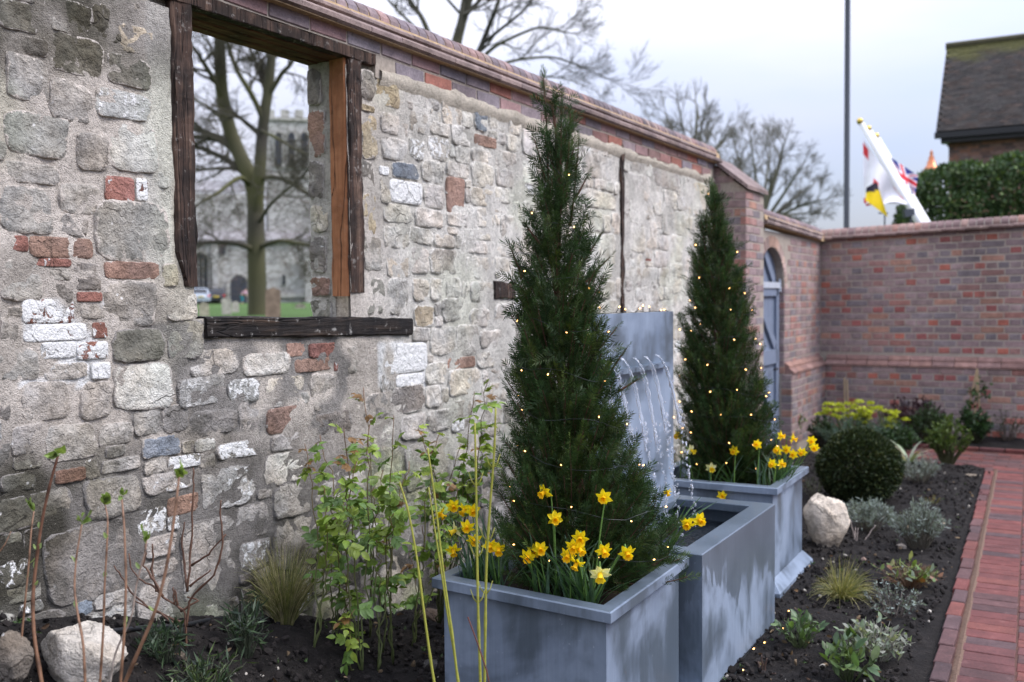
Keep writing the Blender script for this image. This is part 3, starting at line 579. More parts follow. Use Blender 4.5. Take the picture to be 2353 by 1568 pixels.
for q, (a, k) in enumerate(order):
    it = stone_mesh(stones[k], k)
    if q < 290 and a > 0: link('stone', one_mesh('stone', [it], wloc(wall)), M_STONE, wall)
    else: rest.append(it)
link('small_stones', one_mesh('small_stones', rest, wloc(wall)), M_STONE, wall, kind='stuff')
# stones and render of the right-hand jamb of the opening (face looks towards -Y)
mb = MB(); ys_ = np.linspace(OZ0 + 0.02, OZ1, 60); xs_ = np.linspace(-WT - 0.004, -0.084, 12); V = []
for z in ys_:
    for x in xs_: V.append((x, OY1 + 0.006 + 0.008 * mnoise.noise(Vector((x * 20, z * 14, 2))), z))
i, j = np.meshgrid(np.arange(59), np.arange(11), indexing='ij'); mb.add(V, np.stack([i * 12 + j, (i + 1) * 12 + j, (i + 1) * 12 + j + 1, i * 12 + j + 1], -1).reshape(-1, 4), None, (0.46, 0.43, 0.37, 1))
mb.build('jamb_render', M_MORTAR, wall, smooth=True)
for z0, z1, k, wd in ((2.36, 2.53, 'd', .085), (2.13, 2.35, 'p', .10), (1.94, 2.12, 'd', .085), (1.80, 1.93, 'c', .11), (1.62, 1.79, 'd', .10), (1.52, 1.61, 'p', .115), (1.42, 1.51, 'm', .12)):
    s_ = dict(c=(0, 0), w=wd, h=(z1 - z0) * 0.97, ex=5, k=k, tilt=0.0); V, Q, T, C, Mo = stone_mesh(s_, int(z0 * 100)); C[:, :3] = np.array(K[k][:3]) * rng.uniform(.85, 1.1); Mo[:, :3] = (.5, .47, .41)
    V2 = np.stack([-WT + wd / 2 - 0.012 + V[:, 1], OY1 + 0.004 - V[:, 0], (z0 + z1) / 2 + V[:, 2]], 1); link('stone', one_mesh('stone', [(V2, Q, T, C, Mo)], wloc(wall)), M_STONE, wall)

def timber(name, lo, hi, mat, parent, amp=0.006, seg=0.03, ragged=None, rot=0.0, seed=0):
    """a squared baulk with worn, uneven arrises"""
    lo, hi = np.array(lo, float), np.array(hi, float); d = hi - lo; ax = int(np.argmax(d)); n = max(4, int(d[ax] / seg)); a, b = [k for k in range(3) if k != ax]
    c4 = [(0, 0), (.08, -.0), (.92, 0), (1, .08), (1, .92), (.92, 1), (.08, 1), (0, .92)]; V = []
    for i in range(n + 1):
        for q, (u, v) in enumerate(c4):
            P = np.zeros(3); P[ax] = lo[ax] + d[ax] * i / n; P[a] = lo[a] + d[a] * u; P[b] = lo[b] + d[b] * v
            w = mnoise.noise(Vector((P[ax] * 9 + q * 5.3, q * 3.1 + seed, seed))) * amp + mnoise.noise(Vector((P[ax] * 33 + q * 7.3, q * 2.1, seed))) * amp * 0.5
            P[a] += w * (1 if u < .5 else -1) * 0.8; P[b] += w * (1 if v < .5 else -1) * 0.8
            if ragged is not None: P = ragged(P, i / n)
            V.append(P)
    V = np.array(V); mid = (lo + hi) / 2
    if rot: c, s = math.cos(rot), math.sin(rot); Y, Z = V[:, 1] - mid[1], V[:, 2] - mid[2]; V[:, 1], V[:, 2] = mid[1] + Y * c - Z * s, mid[2] + Y * s + Z * c
    mb = MB(); Q = [(i * 8 + q, i * 8 + (q + 1) % 8, (i + 1) * 8 + (q + 1) % 8, (i + 1) * 8 + q) for i in range(n) for q in range(8)]
    V = np.concatenate([V, [V[:8].mean(0)], [V[-8:].mean(0)]]); k = len(V); T = [(k - 2, (q + 1) % 8, q) for q in range(8)] + [(k - 1, n * 8 + q, n * 8 + (q + 1) % 8) for q in range(8)]
    mb.add(V, Q, T); return mb.build(name, mat, parent)
def taper_post(P, t):
    if t < 0.12: P[1] += (0.12 - t) * 0.35 * (1 if P[1] < 2.51 else 0.2)
    return P
timber('timber_post', (-0.12, 2.468, 1.555), (0.012, 2.563, 2.552), M_DARKWOOD, wall, 0.009, 0.03, taper_post, 0, 3)
timber('timber_post', (-0.04, OY1 + 0.002, 1.535), (0.012, OY1 + 0.088, 2.545), M_DARKWOOD, wall, 0.009, 0.03, None, 0, 8)
o = timber('timber_post', (-0.092, OY1 - 0.006, 1.52), (-0.006, OY1 + 0.08, 2.548), M_NEWWOOD, wall, 0.004, 0.03, None, 0, 15); o['label'] = 'orange brown fresh cut post lining the right side of the opening'
timber('lintel', (-0.030, 2.40, 2.548), (0.014, 3.625, 2.597), M_DARKWOOD, wall, 0.006, 0.035, None, 0, 21)
for k, (a, b) in enumerate(((-0.095, -0.032), (-0.16, -0.097), (-0.222, -0.162))): timber('lintel_board', (a, 2.45, 2.546 - 0.002 * k), (b, 3.50, 2.60), M_BROWNWOOD, wall, 0.003, 0.05, None, 0, 25 + k)
timber('window_sill', (-0.10, 2.592, 1.352), (0.02, 3.878, 1.432), M_SILLWOOD, wall, 0.007, 0.035, None, -0.026, 33)
timber('timber_batten', (-0.02, 6.395, 1.40), (0.012, 6.44, 2.58), M_DARKWOOD, wall, 0.012, 0.04, None, 0, 41)
timber('timber_stump', (-0.05, 4.655, 1.502), (0.014, 4.885, 1.598), M_DARKWOOD, wall, 0.009, 0.03, None, -0.03, 47)
# brick courses on top of the stonework
WB = [(.20, .165, .175), (.23, .185, .19), (.24, .15, .135), (.26, .115, .09), (.27, .17, .16), (.29, .12, .09), (.19, .165, .18), (.26, .14, .125)]
BL = [(.22, .18, .19), (.20, .175, .185), (.24, .19, .195), (.26, .165, .16)]
wbk = Bricks(); Mw = axes((0, 1, 0), (-1, 0, 0), (0, 0, 1))        # front looks along +X
for row, (zc, off) in enumerate(((2.6395, 3.428), (2.5655, 3.535))):
    y = off - 0.24 * 12; k = 0
    while y < 8.44:
        yc = y + 0.12
        if WY0 < yc < 8.35 and not (row == 1 and yc < 3.70):
            L = 0.229 if yc + .115 < 8.44 else 0.15
            if row == 1 and yc < 3.75: L = .10; yc += .06
            px = proj((0, yc, zc))[0]; pal = BL if (row == 0 and px < 1000) or rng.uniform() < 0.3 else WB
            wbk.put(wbk.shape(L, 0.064, 0.06, k % 4, 0.003), (0.011 + rng.uniform(-.002, .002), yc, zc + rng.uniform(-.0012, .0012)), Mw, pcol(pal))
        y += 0.24; k += 1
mb = MB(); mb.box((-0.019, WY0, 2.6015), (0.005, 8.44, 2.70)); mb.box((-0.019, 3.63, 2.50), (0.0045, 8.44, 2.6005)); mb.build('brick_mortar', M_BMORT, wall)
wbk.build('brick', wall, M_BRICK, M_BRICKA)
# ragged flaunching of mortar where the bricks meet the rubble
mb = MB(); ys_ = np.arange(3.66, 8.44, 0.025); up_ = np.array([2.546 + 0.020 * mnoise.noise(Vector((y * 5, 0, 0))) + 0.010 * mnoise.noise(Vector((y * 19, 0, 0))) - 0.02 * sst(6.3, 6.6, y) * (mnoise.noise(Vector((y * 3, 4, 0))) > 0) for y in ys_])
V = np.concatenate([np.stack([0 * ys_ + 0.004, ys_, up_ + 0.004], 1), np.stack([0 * ys_ + 0.020, ys_, up_ - 0.008], 1), np.stack([0 * ys_ + 0.017, ys_, up_ * 0 + 2.50], 1), np.stack([0 * ys_ + 0.0, ys_, up_ * 0 + 2.47], 1)]); n = len(ys_); q = np.arange(n - 1)
mb.add(V, np.concatenate([np.stack([k * n + q, (k + 1) * n + q, (k + 1) * n + q + 1, k * n + q + 1], 1) for k in range(3)]), None, (0.52, 0.47, 0.385, 1)); mb.build('mortar_fillet', M_MORTAR, wall, smooth=True)
# coping: two moulded courses and half-round bricks
CORN = [(.205, .155, .142), (.22, .165, .148), (.19, .142, .132), (.24, .18, .16)]
HALF = [(.18, .13, .13), (.22, .15, .14), (.15, .12, .13), (.24, .155, .14), (.20, .15, .15), (.26, .195, .17), (.165, .135, .145)]
def prof_piece(prof, L, name, smooth=False):
    """moulded brick: profile (x, z) swept along y"""
    n = len(prof); V = np.concatenate([[(x, -L / 2, z) for x, z in prof], [(x, L / 2, z) for x, z in prof]]); Q = [(i, n + i, n + (i + 1) % n, (i + 1) % n) for i in range(n)]
    c = np.mean(prof, 0); V = np.concatenate([V, [(c[0], -L / 2, c[1]), (c[0], L / 2, c[1])]]); T = [(2 * n, i, (i + 1) % n) for i in range(n)] + [(2 * n + 1, n + (i + 1) % n, n + i) for i in range(n)]
    return mesh_np(name, V, [np.array(Q), np.array(T)])
P1 = [(-0.10, 2.664), (0.050, 2.664), (0.064, 2.672), (0.066, 2.690), (0.058, 2.700), (0.052, 2.705), (-0.10, 2.705)]
P2 = [(-0.10, 2.708), (0.040, 2.708), (0.052, 2.716), (0.053, 2.728), (0.040, 2.738), (0.024, 2.748), (-0.10, 2.750)]
PH = [(-0.225, 2.752)] + [(-0.107 + 0.125 * math.cos(a), 2.752 + 0.086 * math.sin(a)) for a in np.linspace(math.pi, 0, 12)] + [(0.02, 2.752)]
def coping_run(parent, y0, y1, dx, dz, P1, P2, PH, tz=lambda y: 0.0):
    M = {}
    for nm, P, L, step, pal in (('cornice_brick', P1, 0.224, 0.2255, CORN), ('cornice_brick', P2, 0.224, 0.2255, CORN), ('coping_brick', PH, 0.066, 0.0765, HALF)):
        me = []
        for k in range(3):
            r_ = np.random.default_rng(k + len(P)); me.append(prof_piece([(x + r_.uniform(-.002, .002) + dx, z + r_.uniform(-.0015, .0015)) for x, z in P], L, nm)); me[-1].materials.append(M_BRICK)
        y = y0 + L / 2 + (0.11 if P is P2 else 0); k = 0
        while y < y1 - L / 2 + 0.01:
            o = link(nm, me[k % 3], None, parent, (0 - wloc(parent)[0], y - wloc(parent)[1], dz + tz(y) - wloc(parent)[2]), pcol(pal)); y += step; k += 1
    mb = MB(); c = np.mean(PH[1:], 0); Pm = [(c[0] + (x - c[0]) * 0.965 + dx, 2.752 + (z - 2.752) * 0.95) for x, z in PH]
    n = len(Pm); V = np.concatenate([[(x, y0, z + dz + tz(y0)) for x, z in Pm], [(x, y1, z + dz + tz(y1)) for x, z in Pm]]); mb.add(V, [(i, n + i, n + (i + 1) % n, (i + 1) % n) for i in range(n)])
    mb.add([(-0.09 + dx, y0, 2.66 + dz + tz(y0)), (0.048 + dx, y0, 2.66 + dz + tz(y0)), (0.03 + dx, y0, 2.75 + dz + tz(y0)), (-0.09 + dx, y0, 2.75 + dz + tz(y0)), (-0.09 + dx, y1, 2.66 + dz + tz(y1)), (0.048 + dx, y1, 2.66 + dz + tz(y1)), (0.03 + dx, y1, 2.75 + dz + tz(y1)), (-0.09 + dx, y1, 2.75 + dz + tz(y1))], [(0, 1, 5, 4), (1, 2, 6, 5), (2, 3, 7, 6), (3, 0, 4, 7)])
    mb.build('coping_mortar', m_plain('ochre mortar', (0.40, 0.29, 0.17), 0.95, 0, 0.25, 0.1, 50, 0.5), parent)
coping_run(wall, 0.60, 8.50, 0, 0, P1, P2, PH)

# ================================================================== BRICK PIER, GATE WALL, FAR WALL
GB = [tuple(np.array(c_) * .62 + np.array((.255, .185, .172)) * .33) for c_ in ((.26, .195, .185), (.235, .19, .19), (.28, .185, .17), (.30, .15, .125), (.25, .20, .20), (.21, .19, .20), (.29, .20, .19), (.33, .135, .10), (.265, .185, .185), (.30, .225, .21), (.38, .19, .12), (.24, .18, .185), (.27, .20, .195), (.25, .18, .18), (.17, .165, .18))]
pier = thing('brick_pier', 'tall brick pier with a raking top at the end of the stone wall', 'pier', (0.15, 8.75, 0))
PXF, PY0, PY1 = 0.285, 8.45, 9.02
def piertop(x): return 2.66 - (x - 0.0) * 0.80
mb = MB(); mb.prism([(-0.22, PY0 + 0.005, -0.1), (PXF - 0.005, PY0 + 0.005, -0.1), (PXF - 0.005, PY0 + 0.005, piertop(PXF) - 0.01), (-0.01, PY0 + 0.005, piertop(0)), (-0.22, PY0 + 0.005, 2.66)], (0, 0, 0), (0, PY1 - PY0 - 0.006, 0)); mb.build('mortar', M_BMORT, pier)
kb = Bricks(); Mf = axes((1, 0, 0), (0, 1, 0), (0, 0, 1)); Ms = axes((0, 1, 0), (-1, 0, 0), (0, 0, 1)); c = 0.0725; k = 0
for r_ in range(37):
    z = 0.02 + (r_ + .5) * c
    x = -0.01 if r_ % 2 else -0.12
    xs = [(PXF - 0.1075, .215)] if r_ % 2 else [(PXF - 0.051, .102), (PXF - 0.112 - 0.1075, .215)]
    if r_ % 2: xs.append((PXF - .225 - .051, .102))
    for xc, L in xs:
        zt = piertop(max(0, xc + L / 2 - 0.02))
        if z + .035 < zt + 0.03: kb.put(kb.shape(L, 0.0615, 0.05, k % 3), (xc, PY0 + rng.uniform(-.002, .002), z), Mf, pcol(GB)); k += 1
    y = PY0 + (0.051 if r_ % 2 else 0.1075); L = .102 if r_ % 2 else .215
    while y < PY1 - 0.03:
        if z < piertop(PXF) - .05: kb.put(kb.shape(L, 0.0615, 0.05, k % 3), (PXF + rng.uniform(-.002, .002), y, z), Ms, pcol(GB)); k += 1
        y += (L + .215) / 2 + .01; L = .215
kb.build('brick', pier, M_BRICK, M_BRICKA)
for k in range(6):                               # raking coping tiles
    mb = MB(); x0, x1 = -0.03 + k * 0.056, 0.03 + k * 0.056
    for a, b in ((PY0 - 0.045, PY0 + .25), (PY0 + .255, PY1 + 0.045)):
        mb.prism([(x0, a, piertop(x0) + .012), (x1, a, piertop(x1) + .012), (x1, a, piertop(x1) + .046), (x0, a, piertop(x0) + .05)], (0, 0, 0), (0, b - a, 0))
    o = link('coping_tile', mb.mesh('coping_tile', wloc(pier)), M_BRICK, pier, color=pcol(CORN))

GX, GY1_ = 0.25, 11.5
gate_wall = thing('brick_wall', 'short brick wall with an arched grey door between pier and corner', 'wall', (0.1, 10.3, 0))
DY0, DY1, DSP, DCR = 8.99, 9.90, 1.60, 1.97      # door opening, springing, crown
def arch(y): t = (y - (DY0 + DY1) / 2) / ((DY1 - DY0) / 2); return DSP + (DCR - DSP) * math.sqrt(max(0, 1 - t * t))
gz = lambda y: 2.15 - 0.012 * (y - 9)
mb = MB(); mb.box((-0.02, DY1 + 0.004, -0.1), (GX - 0.0048, GY1_, 2.12)); mb.box((-0.02, PY1, DCR + .0), (GX - 0.006, DY1 + 0.003, 2.12))
for a, b in zip(np.linspace(DY0, DY1, 17)[:-1], np.linspace(DY0, DY1, 17)[1:]):                  # spandrel over the arch
    mb.prism([(GX - 0.006, a, arch(a)), (GX - 0.006, b, arch(b)), (GX - 0.006, b, DCR + .001), (GX - 0.006, a, DCR + .001)], (0, 0, 0), (-0.24, 0, 0))
mb.build('mortar', M_BMORT, gate_wall)
kb = Bricks(); k = 0; PLZ = 0.735
for r_ in range(30):
    z = 0.02 + (r_ + .5) * 0.0715; lower = z < PLZ; xf = GX + (0.075 if lower else 0); y = PY1 + (0.05 if r_ % 2 else 0.1); L = .102 if r_ % 2 else .215
    if z > 2.10: break
    while y < GY1_ - .02:
        yc = y
        if y + L / 2 > DY1 + (0.12 if z > DSP - .05 else 0.0) + .0 or (z > DCR + .13):
            if y - L / 2 >= DY1 - .02 or z > DCR + .13:
                if not (z > DSP and z < DCR + .13 and y - L / 2 < DY1 + 0.1): kb.put(kb.shape(L, 0.060, 0.05, k % 3), (xf + rng.uniform(-.002, .002), yc, z), Ms, pcol(GB))
        k += 1; y += L + .0105; L = .102 if r_ % 2 else .215
    # bricks in the door reveal
    if z < DSP: kb.put(kb.shape(.10, 0.060, 0.05, k % 3), (xf - .055, DY1 - 0.003, z), Mf, pcol(GB))
for a in np.linspace(0.0, math.pi, 21):           # voussoirs on edge
    cy_ = (DY0 + DY1) / 2 + ((DY1 - DY0) / 2 + .056) * math.cos(a); cz_ = DSP + (DCR - DSP + .056) * math.sin(a); d = np.array([0, math.cos(a), math.sin(a)])
    if cy_ > PY1: kb.put(kb.shape(.108, 0.055, 0.05, k % 3), (GX + .002, cy_, cz_), axes(d, (-1, 0, 0), np.cross(d, (-1, 0, 0))), pcol([(.36, .26, .21), (.33, .24, .21), (.38, .25, .19)])); k += 1
kb.build('brick', gate_wall, M_BRICK, M_BRICKA)
mb = MB(); mb.box((GX - 0.003, DY1 + 0.003, -0.1), (GX + 0.069, GY1_, PLZ)); mb.build('plinth', M_BMORT, gate_wall)
def ledge(parent, p0, p1, out, z0, z1, pr):
    """sloping plinth bricks in two courses along p0-p1"""
    p0, p1, out = np.array(p0, float), np.array(p1, float), np.array(out, float); Ld = np.linalg.norm(p1 - p0); u = (p1 - p0) / Ld
    for c_, (a, b, za, zb) in enumerate(((pr + .012, pr * .55, z0, z0 + (z1 - z0) * .5), (pr * .58, -.002, z0 + (z1 - z0) * .5, z1))):
        n = max(1, round(Ld / 0.225)); off = 0
        for k in range(n):
            s0, s1 = k * Ld / n + .003, (k + 1) * Ld / n - .003; mb = MB()
            prof = [(-0.03, za), (a, za), (a, za + .02), (b, zb), (-0.03, zb)]
            P = [p0 + u * s0 + out * q[0] + np.array([0, 0, q[1]]) for q in prof]; mb.prism(P, (0, 0, 0), u * (s1 - s0))
            link('plinth_brick', mb.mesh('plinth_brick', wloc(parent)), M_BRICK, parent, color=pcol([(.25, .145, .115), (.22, .13, .11), (.27, .16, .13), (.24, .15, .13)]))
ledge(gate_wall, (GX, DY1 + .01, 0), (GX, GY1_ - .07, 0), (1, 0, 0), PLZ, 0.85, 0.075)
P1g = [(x * 1.0, z) for x, z in P1]; coping_run(gate_wall, PY1 + 0.01, GY1_ - 0.02, GX, -0.545, P1, P2, PH, lambda y: 0.012 * (GY1_ - y) * 1.6)
# door
door = link('door', None, parent=gate_wall, loc=(GX - 0.08 - 0.1, (DY0 + DY1) / 2 - 10.3, 0)); M_DOOR = m_plain('blue grey paint', (0.165, 0.20, 0.265), 0.5, 0, 0.06, 0.35, 15, 0.1)
for k in range(6):
    a, b = DY0 + 0.01 + k * 0.148 + .002, DY0 + 0.01 + (k + 1) * 0.148 - .002; mb = MB()
    mb.prism([(GX - .10, a, 0.03), (GX - .10, b, 0.03), (GX - .10, b, arch(min(b, DY1 - .004))), (GX - .10, (a + b) / 2, arch((a + b) / 2)), (GX - .10, a, arch(max(a, DY0 + .004)))], (0, 0, 0), (0.02, 0, 0)); mb.build('plank', M_DOOR, door)
def dbar(nm, A, B, w, mat=M_DOOR, x0=GX - .08, t=.028):
    A, B = np.array(A, float), np.array(B, float); d = B - A; d /= np.linalg.norm(d); nrm = np.array([-d[1], d[0]]) * w / 2
    mb = MB(); mb.prism([(x0, *(A - nrm)), (x0, *(B - nrm)), (x0, *(B + nrm)), (x0, *(A + nrm))], (0, 0, 0), (t, 0, 0)); return mb.build(nm, mat, door)
for z in (0.22, 0.92): dbar('rail', (DY0 + .08, z), (DY1 - .08, z), .14)
dbar('rail', (DY0 + .06, 1.56), (DY1 - .06, 1.56), .10)
dbar('stile', (DY1 - .055, .04), (DY1 - .055, 1.62), .10); dbar('stile', (DY0 + .055, .04), (DY0 + .055, 1.62), .10)
dbar('brace', (DY1 - .14, 1.02), (DY0 + .16, 1.50), .10); dbar('brace', (DY1 - .14, .32), (DY0 + .16, .84), .10); dbar('brace', (DY1 - .2, 1.66), (DY0 + .4, 1.92), .09)
hg = dbar('hinge', (DY0 + .2, 1.615), (DY1 - .01, 1.615), .058, m_plain('galvanised steel', (0.55, 0.60, 0.66), 0.4, 0.3, 0.1), GX - .05, .012)
mb = MB(); mb.tube([(GX - .045, DY1 - .015, 1.55), (GX - .045, DY1 - .015, 1.68)], .014, 8); mb.build('hinge_pin', hg.data.materials[0], hg)
mb = MB(); mb.tube([(GX - .05, DY1 - .2, .80), (GX - .02, DY1 - .2, .80), (GX - .02, DY1 - .32, .80)], .010, 6); mb.build('latch', m_plain('black iron', (.02, .02, .022), .5, .5), door)

far_wall = thing('brick_wall', 'long red and purple brick garden wall with sloping plinth across the far end', 'wall', (2.2, 11.5, 0))
FX1 = 4.3; FY = GY1_
mb = MB(); mb.box((-0.2, FY + .005, -0.1), (FX1, FY + .22, 2.20)); mb.box((GX + .075, FY - .067, -0.1), (FX1, FY + .004, PLZ)); mb.build('mortar', M_BMORT, far_wall)
kb = Bricks(); k = 0
for r_ in range(31):
    z = 0.02 + (r_ + .5) * 0.0715; lower = z < PLZ - .02; yf = FY - (0.072 if lower else 0)
    if z > 2.20 or (PLZ - .02 < z < .86): continue
    head = r_ % 2 == 0; L = .102 if head else .215; x = GX + (0.075 if lower else 0) + L / 2 + (0.0 if head else rng.uniform(.0, .01)) + (0 if head else 0.056)
    if not head: kb.put(kb.shape(.05, 0.060, 0.05, 0), (x - L / 2 - .031, yf, z), Mf, pcol(GB))
    while x < FX1:
        zz = z if lower else .855 + (z - .855) * (1 + 0.024 * (x - GX))
        red = [(.33, .125, .10), (.35, .12, .085), (.28, .10, .09)] if (head and rng.uniform() < .22) else GB
        kb.put(kb.shape(L, 0.060, 0.05, k % 4), (x, yf + rng.uniform(-.002, .002), zz), Mf, pcol(red)); x += L + .0105; k += 1
kb.build('brick', far_wall, M_BRICK, M_BRICKA, lambda p: p[1] > 960)
ledge(far_wall, (GX + .07, FY, 0), (FX1, FY, 0), (0, -1, 0), PLZ, 0.85, 0.072)
# its coping, rising slightly to the right
for nm, P, L, step, pal in (('cornice_brick', P1, 0.224, 0.2255, [(.21, .145, .128), (.20, .135, .12), (.235, .165, .14)]), ('coping_brick', PH, 0.066, 0.0765, [(.205, .13, .115), (.24, .155, .13), (.175, .115, .11), (.25, .14, .11)])):
    me = prof_piece([(x, z - 2.66 - (0.045 if P is PH else 0)) for x, z in P], L, nm); me.materials.append(M_BRICK); x = GX + .02
    while x < FX1:
        o = link(nm, me, None, far_wall, color=pcol(pal)); o.rotation_euler = (0, 0, -math.pi / 2); o.location = (x - 2.2, 0, 2.125 + 0.033 * (x - GX)); x += step
mb = MB(); q = [(x, z - 2.66 - .045) for x, z in PH]; c0 = np.mean(q, 0); n = len(q)
V = [(a, FY - (b0 * .96), 2.12 + .033 * (a - GX) + b1 * .95) for a in (GX, FX1) for b0, b1 in q]; mb.add(V, [(i, n + i, n + (i + 1) % n, (i + 1) % n) for i in range(n)]); mb.build('coping_mortar', M_BMORT, far_wall)
# ================================================================== ZINC PLANTERS AND FOUNTAIN
def loft(mb, cx, cy, loops, rot=0.0, cap0=False, cap1=False, sk=0.0, ay=1.0):
    k = mb.n; V = []; c, s = math.cos(rot), math.sin(rot)
    for hx, hy, z in loops:
        for sx, sy in ((-1, -1), (1, -1), (1, 1), (-1, 1)): x, y = sx * hx, sy * hy * ay + sx * hx * sk; V.append((cx + x * c - y * s, cy + x * s + y * c, z))
    Q = [(i * 4 + q, i * 4 + (q + 1) % 4, (i + 1) * 4 + (q + 1) % 4, (i + 1) * 4 + q) for i in range(len(loops) - 1) for q in range(4)]
    if cap0: Q.append((3, 2, 1, 0))
    if cap1: b = (len(loops) - 1) * 4; Q.append((b, b + 1, b + 2, b + 3))
    mb.add(V, Q)
M_POT = m_plain('potting soil', (0.02, 0.015, 0.011), 0.95, 0, 0.3, 0.2, 50, 1.0)
def planter(label, cx, cy, h, H, rot, sk=0.0, ay=1.0):
    t = thing('planter', label, 'planter', (cx, cy, 0), 'zinc planters either side of the fountain'); b = h - 0.030
    mb = MB(); loft(mb, cx, cy, [(b, b, -0.06), (b, b, H - 0.025)], rot, sk=sk, ay=ay); mb.build('body', M_ZINC, t)
    mb = MB(); loft(mb, cx, cy, [(b - .004, b - .004, H - .038), (h - .003, h - .003, H - .038), (h, h, H - .035), (h, h, H - .005), (h - .004, h - .004, H - .001), (h - .048, h - .048, H), (h - .052, h - .052, H - .004), (h - .052, h - .052, H - .16)], rot, sk=sk, ay=ay); mb.build('rim', M_ZINC, t)
    mb = MB(); loft(mb, cx, cy, [(h + .020, h + .020, -.06), (h + .020, h + .020, .038), (b + .002, b + .002, .095)], rot, sk=sk, ay=ay); mb.build('base_flange', M_ZINC, t)
    n = 24; g = np.linspace(-1, 1, n); V = [(cx + (u * math.cos(rot) - v * math.sin(rot)) * (h - .061), cy + (u * math.sin(rot) + v * math.cos(rot)) * (h - .061), H - .075 + .03 * (1 - max(abs(u), abs(v))) + .012 * mnoise.noise(Vector((u * 9, v * 9, cx)))) for u in g for v in g]
    i, j = np.meshgrid(np.arange(n - 1), np.arange(n - 1), indexing='ij'); mb = MB(); mb.add(V, np.stack([i * n + j, (i + 1) * n + j, (i + 1) * n + j + 1, i * n + j + 1], -1).reshape(-1, 4)); mb.build('potting_soil', M_POT, t, smooth=True)
    return t
t_ = NT('water'); t_.out(col=(0.95, 0.97, 1.0), rough=0.03, trans=0.80, ior=1.33, spec=0.6); M_WATER = t_.m
NPX, NPY = 1.198, 3.095
near_planter = planter('square zinc planter of yew and daffodils nearest the front', NPX, NPY + .012, 0.345, 0.56, R(1.0), -.115, 1.06)
FPX, FPY = 1.125, 5.225
far_planter = planter('square zinc planter of yew and daffodils behind the fountain trough', FPX, FPY, 0.355, 0.56, R(0.8))
ft = thing('fountain', 'zinc water fountain of low trough and tall back panel with spout', 'fountain', (1.32, 3.99, 0))
TX0, TX1, TY0, TY1, TH = 1.045, 1.572, 3.482, 4.500, 0.560; tcx, tcy, thx, thy = (TX0 + TX1) / 2, (TY0 + TY1) / 2, (TX1 - TX0) / 2, (TY1 - TY0) / 2
mb = MB(); loft(mb, tcx, tcy, [(thx, thy, -.06), (thx, thy, TH - .004), (thx - .004, thy - .004, TH), (thx - .088, thy - .088, TH - .001), (thx - .090, thy - .090, TH - .004), (thx - .090, thy - .090, TH - .035), (thx - .012, thy - .012, TH - .037), (thx - .012, thy - .012, .15)], 0, False, True); mb.build('trough', M_ZINCW, ft)
PNX = 1.10
mb = MB(); mb.box((PNX - .03, 3.60, 0.2), (PNX, 4.462, 1.437)); mb.build('back_panel', M_ZINC, ft)
mb = MB(); mb.box((PNX + .0005, 3.72, 1.186), (PNX + .030, 4.335, 1.206)); sp = mb.build('spout', M_ZINC, ft)
t_ = NT('trough water'); p_ = t_.pos(); w_ = t_.noise(38, 3, 0.5, p_, 1.0)
M_POOL = t_.out(col=(0.010, 0.013, 0.016), rough=0.04, spec=0.7, nrm=t_.bump(w_, 0.5, 0.02))
mb = MB(); mb.add([(TX0 + .013, TY0 + .013, .455), (TX1 - .013, TY0 + .013, .455), (TX1 - .013, TY1 - .013, .455), (TX0 + .013, TY1 - .013, .455)], [(0, 1, 2, 3)]); mb.build('water', M_POOL, ft)
drops = MB()
for k, ((sx, sy), (ex, ey)) in enumerate((((1511.5, 819), (1585, 1093)), ((1487, 823), (1545, 1065)), ((1462, 826), (1518.5, 1055)), ((1432, 827), (1481.6, 977)), ((1404, 829), (1448, 965)), ((1376, 831), (1415, 960)))):
    S0 = onp(sx, sy, 0, PNX + .03); E0 = onp(ex, ey, 1, S0[1]); T0 = math.sqrt(max(.02, 2 * (S0[2] - E0[2]) / 9.81)); vx = (E0[0] - S0[0]) / T0; Tend = math.sqrt(2 * (S0[2] - .456) / 9.81); Tb = Tend * rng.uniform(.62, .70)
    n = 64; ts = np.linspace(0.0, Tb, n); V = []; r_ = np.random.default_rng(k)
    for i, t in enumerate(ts):
        f = t / Tb; wdt = 0.013 * (1 - f) ** 1.6 + 0.0058; thk = 0.0024 + 0.0032 * f; bead = 1 + (0.15 + 0.55 * f) * mnoise.noise(Vector((f * 17, k * 3.3, 0))) + .3 * f * math.sin(f * 60 + k); tw = f * 2.6 + 0.8 * mnoise.noise(Vector((f * 4, k, 2)))
        P = np.array([S0[0] - .012 + vx * t, S0[1] + .004 * f * mnoise.noise(Vector((f * 9, k, 5))), S0[2] + .006 - 4.905 * t * t])
        for a in np.arange(10) * .6283:
            u, v = math.cos(a) * wdt * bead, math.sin(a) * thk * bead; V.append(P + np.array([(-u * math.sin(tw) + v * math.cos(tw)), u * math.cos(tw) + v * math.sin(tw), v * .3]))
    i, j = np.meshgrid(np.arange(n - 1), np.arange(10), indexing='ij'); mb = MB(); mb.add(V, np.stack([i * 10 + j, i * 10 + (j + 1) % 10, (i + 1) * 10 + (j + 1) % 10, (i + 1) * 10 + j], -1).reshape(-1, 4)); mb.build('water_jet', M_WATER, ft, smooth=True)
    for q in range(110):
        t = rng.uniform(Tb * .82, Tend) if q > 5 else rng.uniform(.3, 1) * Tend; s_ = rng.uniform(.0016, .0058); drops.add(ico_v * (s_, s_, s_ * rng.uniform(1, 1.8)) + (S0[0] + vx * t + rng.normal() * .007, S0[1] + rng.normal() * .009, max(.46, S0[2] - 4.905 * t * t)), None, ico_f)
drops.build('water_drops', M_WATER, ft, smooth=True, kind='stuff')

